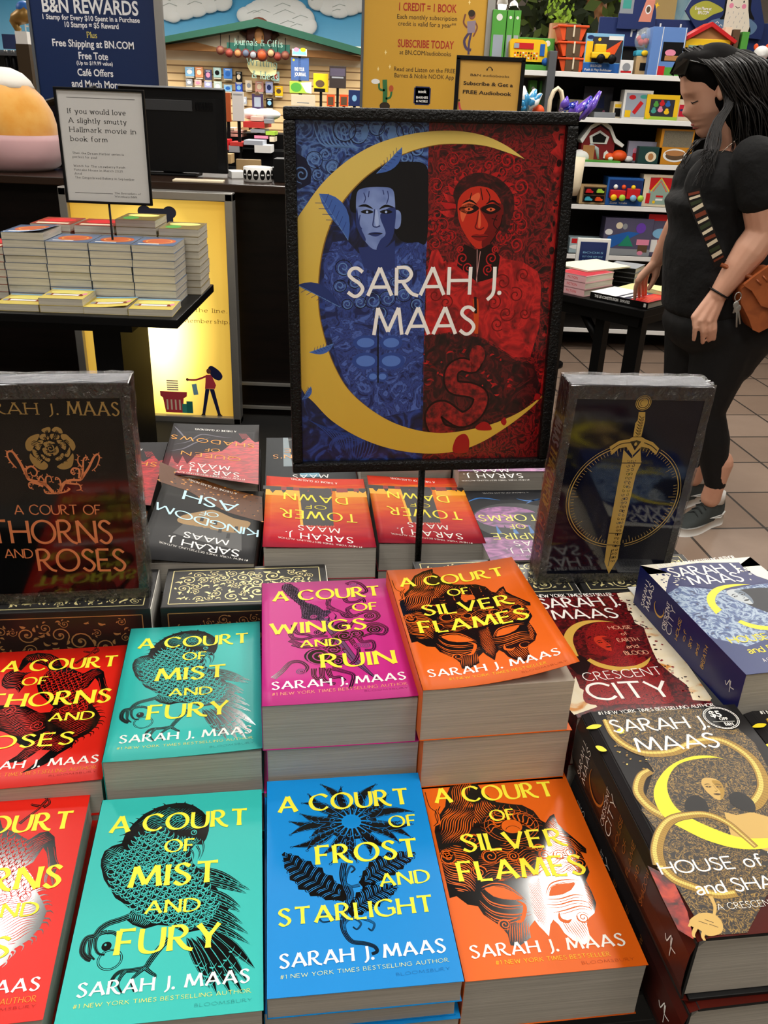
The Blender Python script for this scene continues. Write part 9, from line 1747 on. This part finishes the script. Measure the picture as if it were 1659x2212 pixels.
# front locks falling past the chin onto the chest
for k in range(60):
    t=k/59;a=hl(-.01+.03*t,-.078-rnd.uniform(0,.012),.05);b_=hl(.012+.03*t,-.092,-.04);e=_y('983 1429 963 1359 947 1288 966 1409');c=Vector((e[0][0]+.02*t+rnd.uniform(-.01,.01),2.94,e[0][1]));d=Vector((e[1][0]+.03*t+rnd.uniform(-.015,.015),2.91,e[1][1]));f=Vector((e[2][0]+.03*t+rnd.uniform(-.03,.02),2.89,e[2][1]+rnd.uniform(-.05,.06)));lock([a,b_,c,d,f],rnd.uniform(.0025,.005))
for k in range(12):e=_y('969 1378 941 1367 918 1326 908 1284');lock([Vector((x+rnd.uniform(-.008,.012),2.96+rnd.uniform(-.02,.02),z))for x,z in e],rnd.uniform(.0012,.0028))
# hairline swept back from the forehead
for k in range(70):s_=-1 if k%2 else 1;t=k/69;y0=s_*(.004+.06*t);z0=.074-.055*t*t;lock([hl(front(.07)*(1-.0*t)+.008+.05*t*t,y0,z0),hl(-.065+.03*t,y0*1.15,z0+.038),hl(-.01+.03*t,s_*(.05+.035*t),.105-.03*t),hl(.03,s_*.085,.05)],.005)
m.v=[tuple(Vector(v)+org)for v in m.v];m.build('hair',pe)['kind']='stuff'
# sunglasses pushed up on the hair
GL_=mat('black_gloss_plastic','#050506',.08,coat=.6);m=MB()
for s_ in(-1,1):
    cc=[hl(-.088,s_*.008,.108),hl(-.074,s_*.062,.100),hl(-.092,s_*.060,.062),hl(-.112,s_*.014,.070)];n_=Vector((-.006,0,.004));m.add(cc+[c+n_ for c in cc],[(0,1,2,3),(7,6,5,4),(0,4,5,1),(1,5,6,2),(2,6,7,3),(3,7,4,0)],GL_);m.tube([cc[1],hl(-.02,s_*.090,.07),hl(.04,s_*.092,.035)],[.003,.003,.0025],GL_,6)
done(m,'sunglasses')
# bracelet, necklace
m=MB();d_=(wr_n-el_n).normalized();u_=d_.cross(Vector((0,1,0))).normalized();v_=d_.cross(u_);w0=wr_n-d_*.004;m.tube([w0+(u_*math.cos(a)*.036+v_*math.sin(a)*.033)for a in[2*math.pi*k/20 for k in range(21)]],.0036,mat('bead_black','#100c0c',.35),8);done(m,'bracelet')
nl=_y('1079 1388 1049 1360 1013 1319');m=MB();m.tube(q3(2.965,nl),.0014,mat('chain_silver','#b9aFa0'.replace('F','f'),.25,.9),6);done(m,'necklace')
# bag with its strap and keys
LT_=ramp_mat('cognac_leather',[(.3,'#8a4520'),(.6,'#a8592c'),(.8,'#7a3a1a')],14,4,.5,.42,coat=.15);bg=empty('shoulder_bag',(1.32,2.84,.70),0,'cognac brown leather shoulder bag on a patterned strap with keys hanging from it','bag')
O=Vector((-1.32,-2.84,-.70));rel=lambda L,y:[(x-1.32,z-.70)for x,z in L]
m=MB();A_=rel(_y('1122 946 1130 899 1169 846 1187 814 1210 806 1244 827 1294 846 1325 885 1299 990 1200 1012'),0);m.prism(A_,-.035,.055,LT_,'xz',None,False);bo=m.build('bag_body',bg);bv=bo.modifiers.new('b','BEVEL');bv.width=.012;bv.segments=3;bv.limit_method='ANGLE'
m=MB();A_=rel(_y('1119 959 1152 992 1187 1022 1247 1040 1290 1026 1317 917 1258 882 1219 889 1190 896 1150 942'),0);m.prism(A_,-.052,-.036,LT_,'xz');fo=m.build('front_flap',bg);bv=fo.modifiers.new('b','BEVEL');bv.width=.006;bv.segments=2;bv.limit_method='ANGLE'
m=MB()
for k in range(5):p=rel(_y('1155 979 1174 964'),0);m.tube([(p[0][0]+k*.018,-.054,p[0][1]+k*.012),(p[1][0]+k*.018,-.055,p[1][1]+k*.010)],.003,LT_,6)
m.build('embossing',bg)
ST=_y('921 1233 935 1199 967 1146 998 1097 1033 1044 1056 1011');spt=[(x-1.32,(-.0,-.002,-.004,-.006,.0,.01)[i],z-.70)for i,(x,z)in enumerate(ST)]
m=MB();P=catmull(spt,6);vs=[]
for i,p in enumerate(P):
    t=(P[min(i+1,len(P)-1)]-P[max(i-1,0)]).normalized();n_=Vector((-t.z,0,t.x))*.021;vs+=[p+n_,p-n_,p+n_+Vector((0,.003,0)),p-n_+Vector((0,.003,0))]
n=len(P);m.add(vs,[(4*i,4*i+4,4*i+5,4*i+1)for i in range(n-1)]+[(4*i+2,4*i+3,4*i+7,4*i+6)for i in range(n-1)]+[(4*i,4*i+2,4*i+6,4*i+4)for i in range(n-1)]+[(4*i+1,4*i+5,4*i+7,4*i+3)for i in range(n-1)],mat('strap_black','#15110f',.8));so=m.build('strap',bg)
m=MB();cs=(CRM,c_('strap_rust','#7c3a24'),CRM,c_('strap_green','#2f3a22'))
for i in range(2,n-3,2):
    p=P[i];t=(P[i+1]-P[i-1]).normalized();n_=Vector((-t.z,0,t.x));o_y=Vector((0,-.0008,0));q=rnd.uniform(-.3,.5);a,b2=p+n_*.017+o_y,p-n_*.017+o_y;w=t*.0035*(1+rnd.random());m.add([a-w+t*.006*q,b2-w,b2+w,a+w+t*.006*q],[(0,1,2,3)],cs[(i//2)%4])
m.build('strap_pattern',so)
m=MB();m.tube([(spt[-1][0],.01,spt[-1][2]),(-.11,-.03,.26),(-.02,-.04,.27)],.007,LT_,8);m.build('strap_end',bg)
kx=rel(_y('1106 936 1102 907 1101 872 1121 827 1130 838'),0);m=MB();m.tube([(kx[0][0]+.010*math.cos(a),-.06,kx[0][1]-.012+.014*math.sin(a))for a in[6.283*k/14 for k in range(15)]],.0018,SIL,6);m.build('key_ring',bg)
for j in(2,3,4):m=MB();m.tube([(kx[0][0],-.062,kx[0][1]-.026),(kx[j][0],-.064,kx[j][1])],.0032,SIL,6,None,True,.5).ball(((kx[0][0]*.7+kx[j][0]*.3),-.063,(kx[0][1]-.026)*.7+kx[j][1]*.3),(.010,.002,.012),SIL,10,6);m.build('key',bg)

bpy.context.view_layer.update()
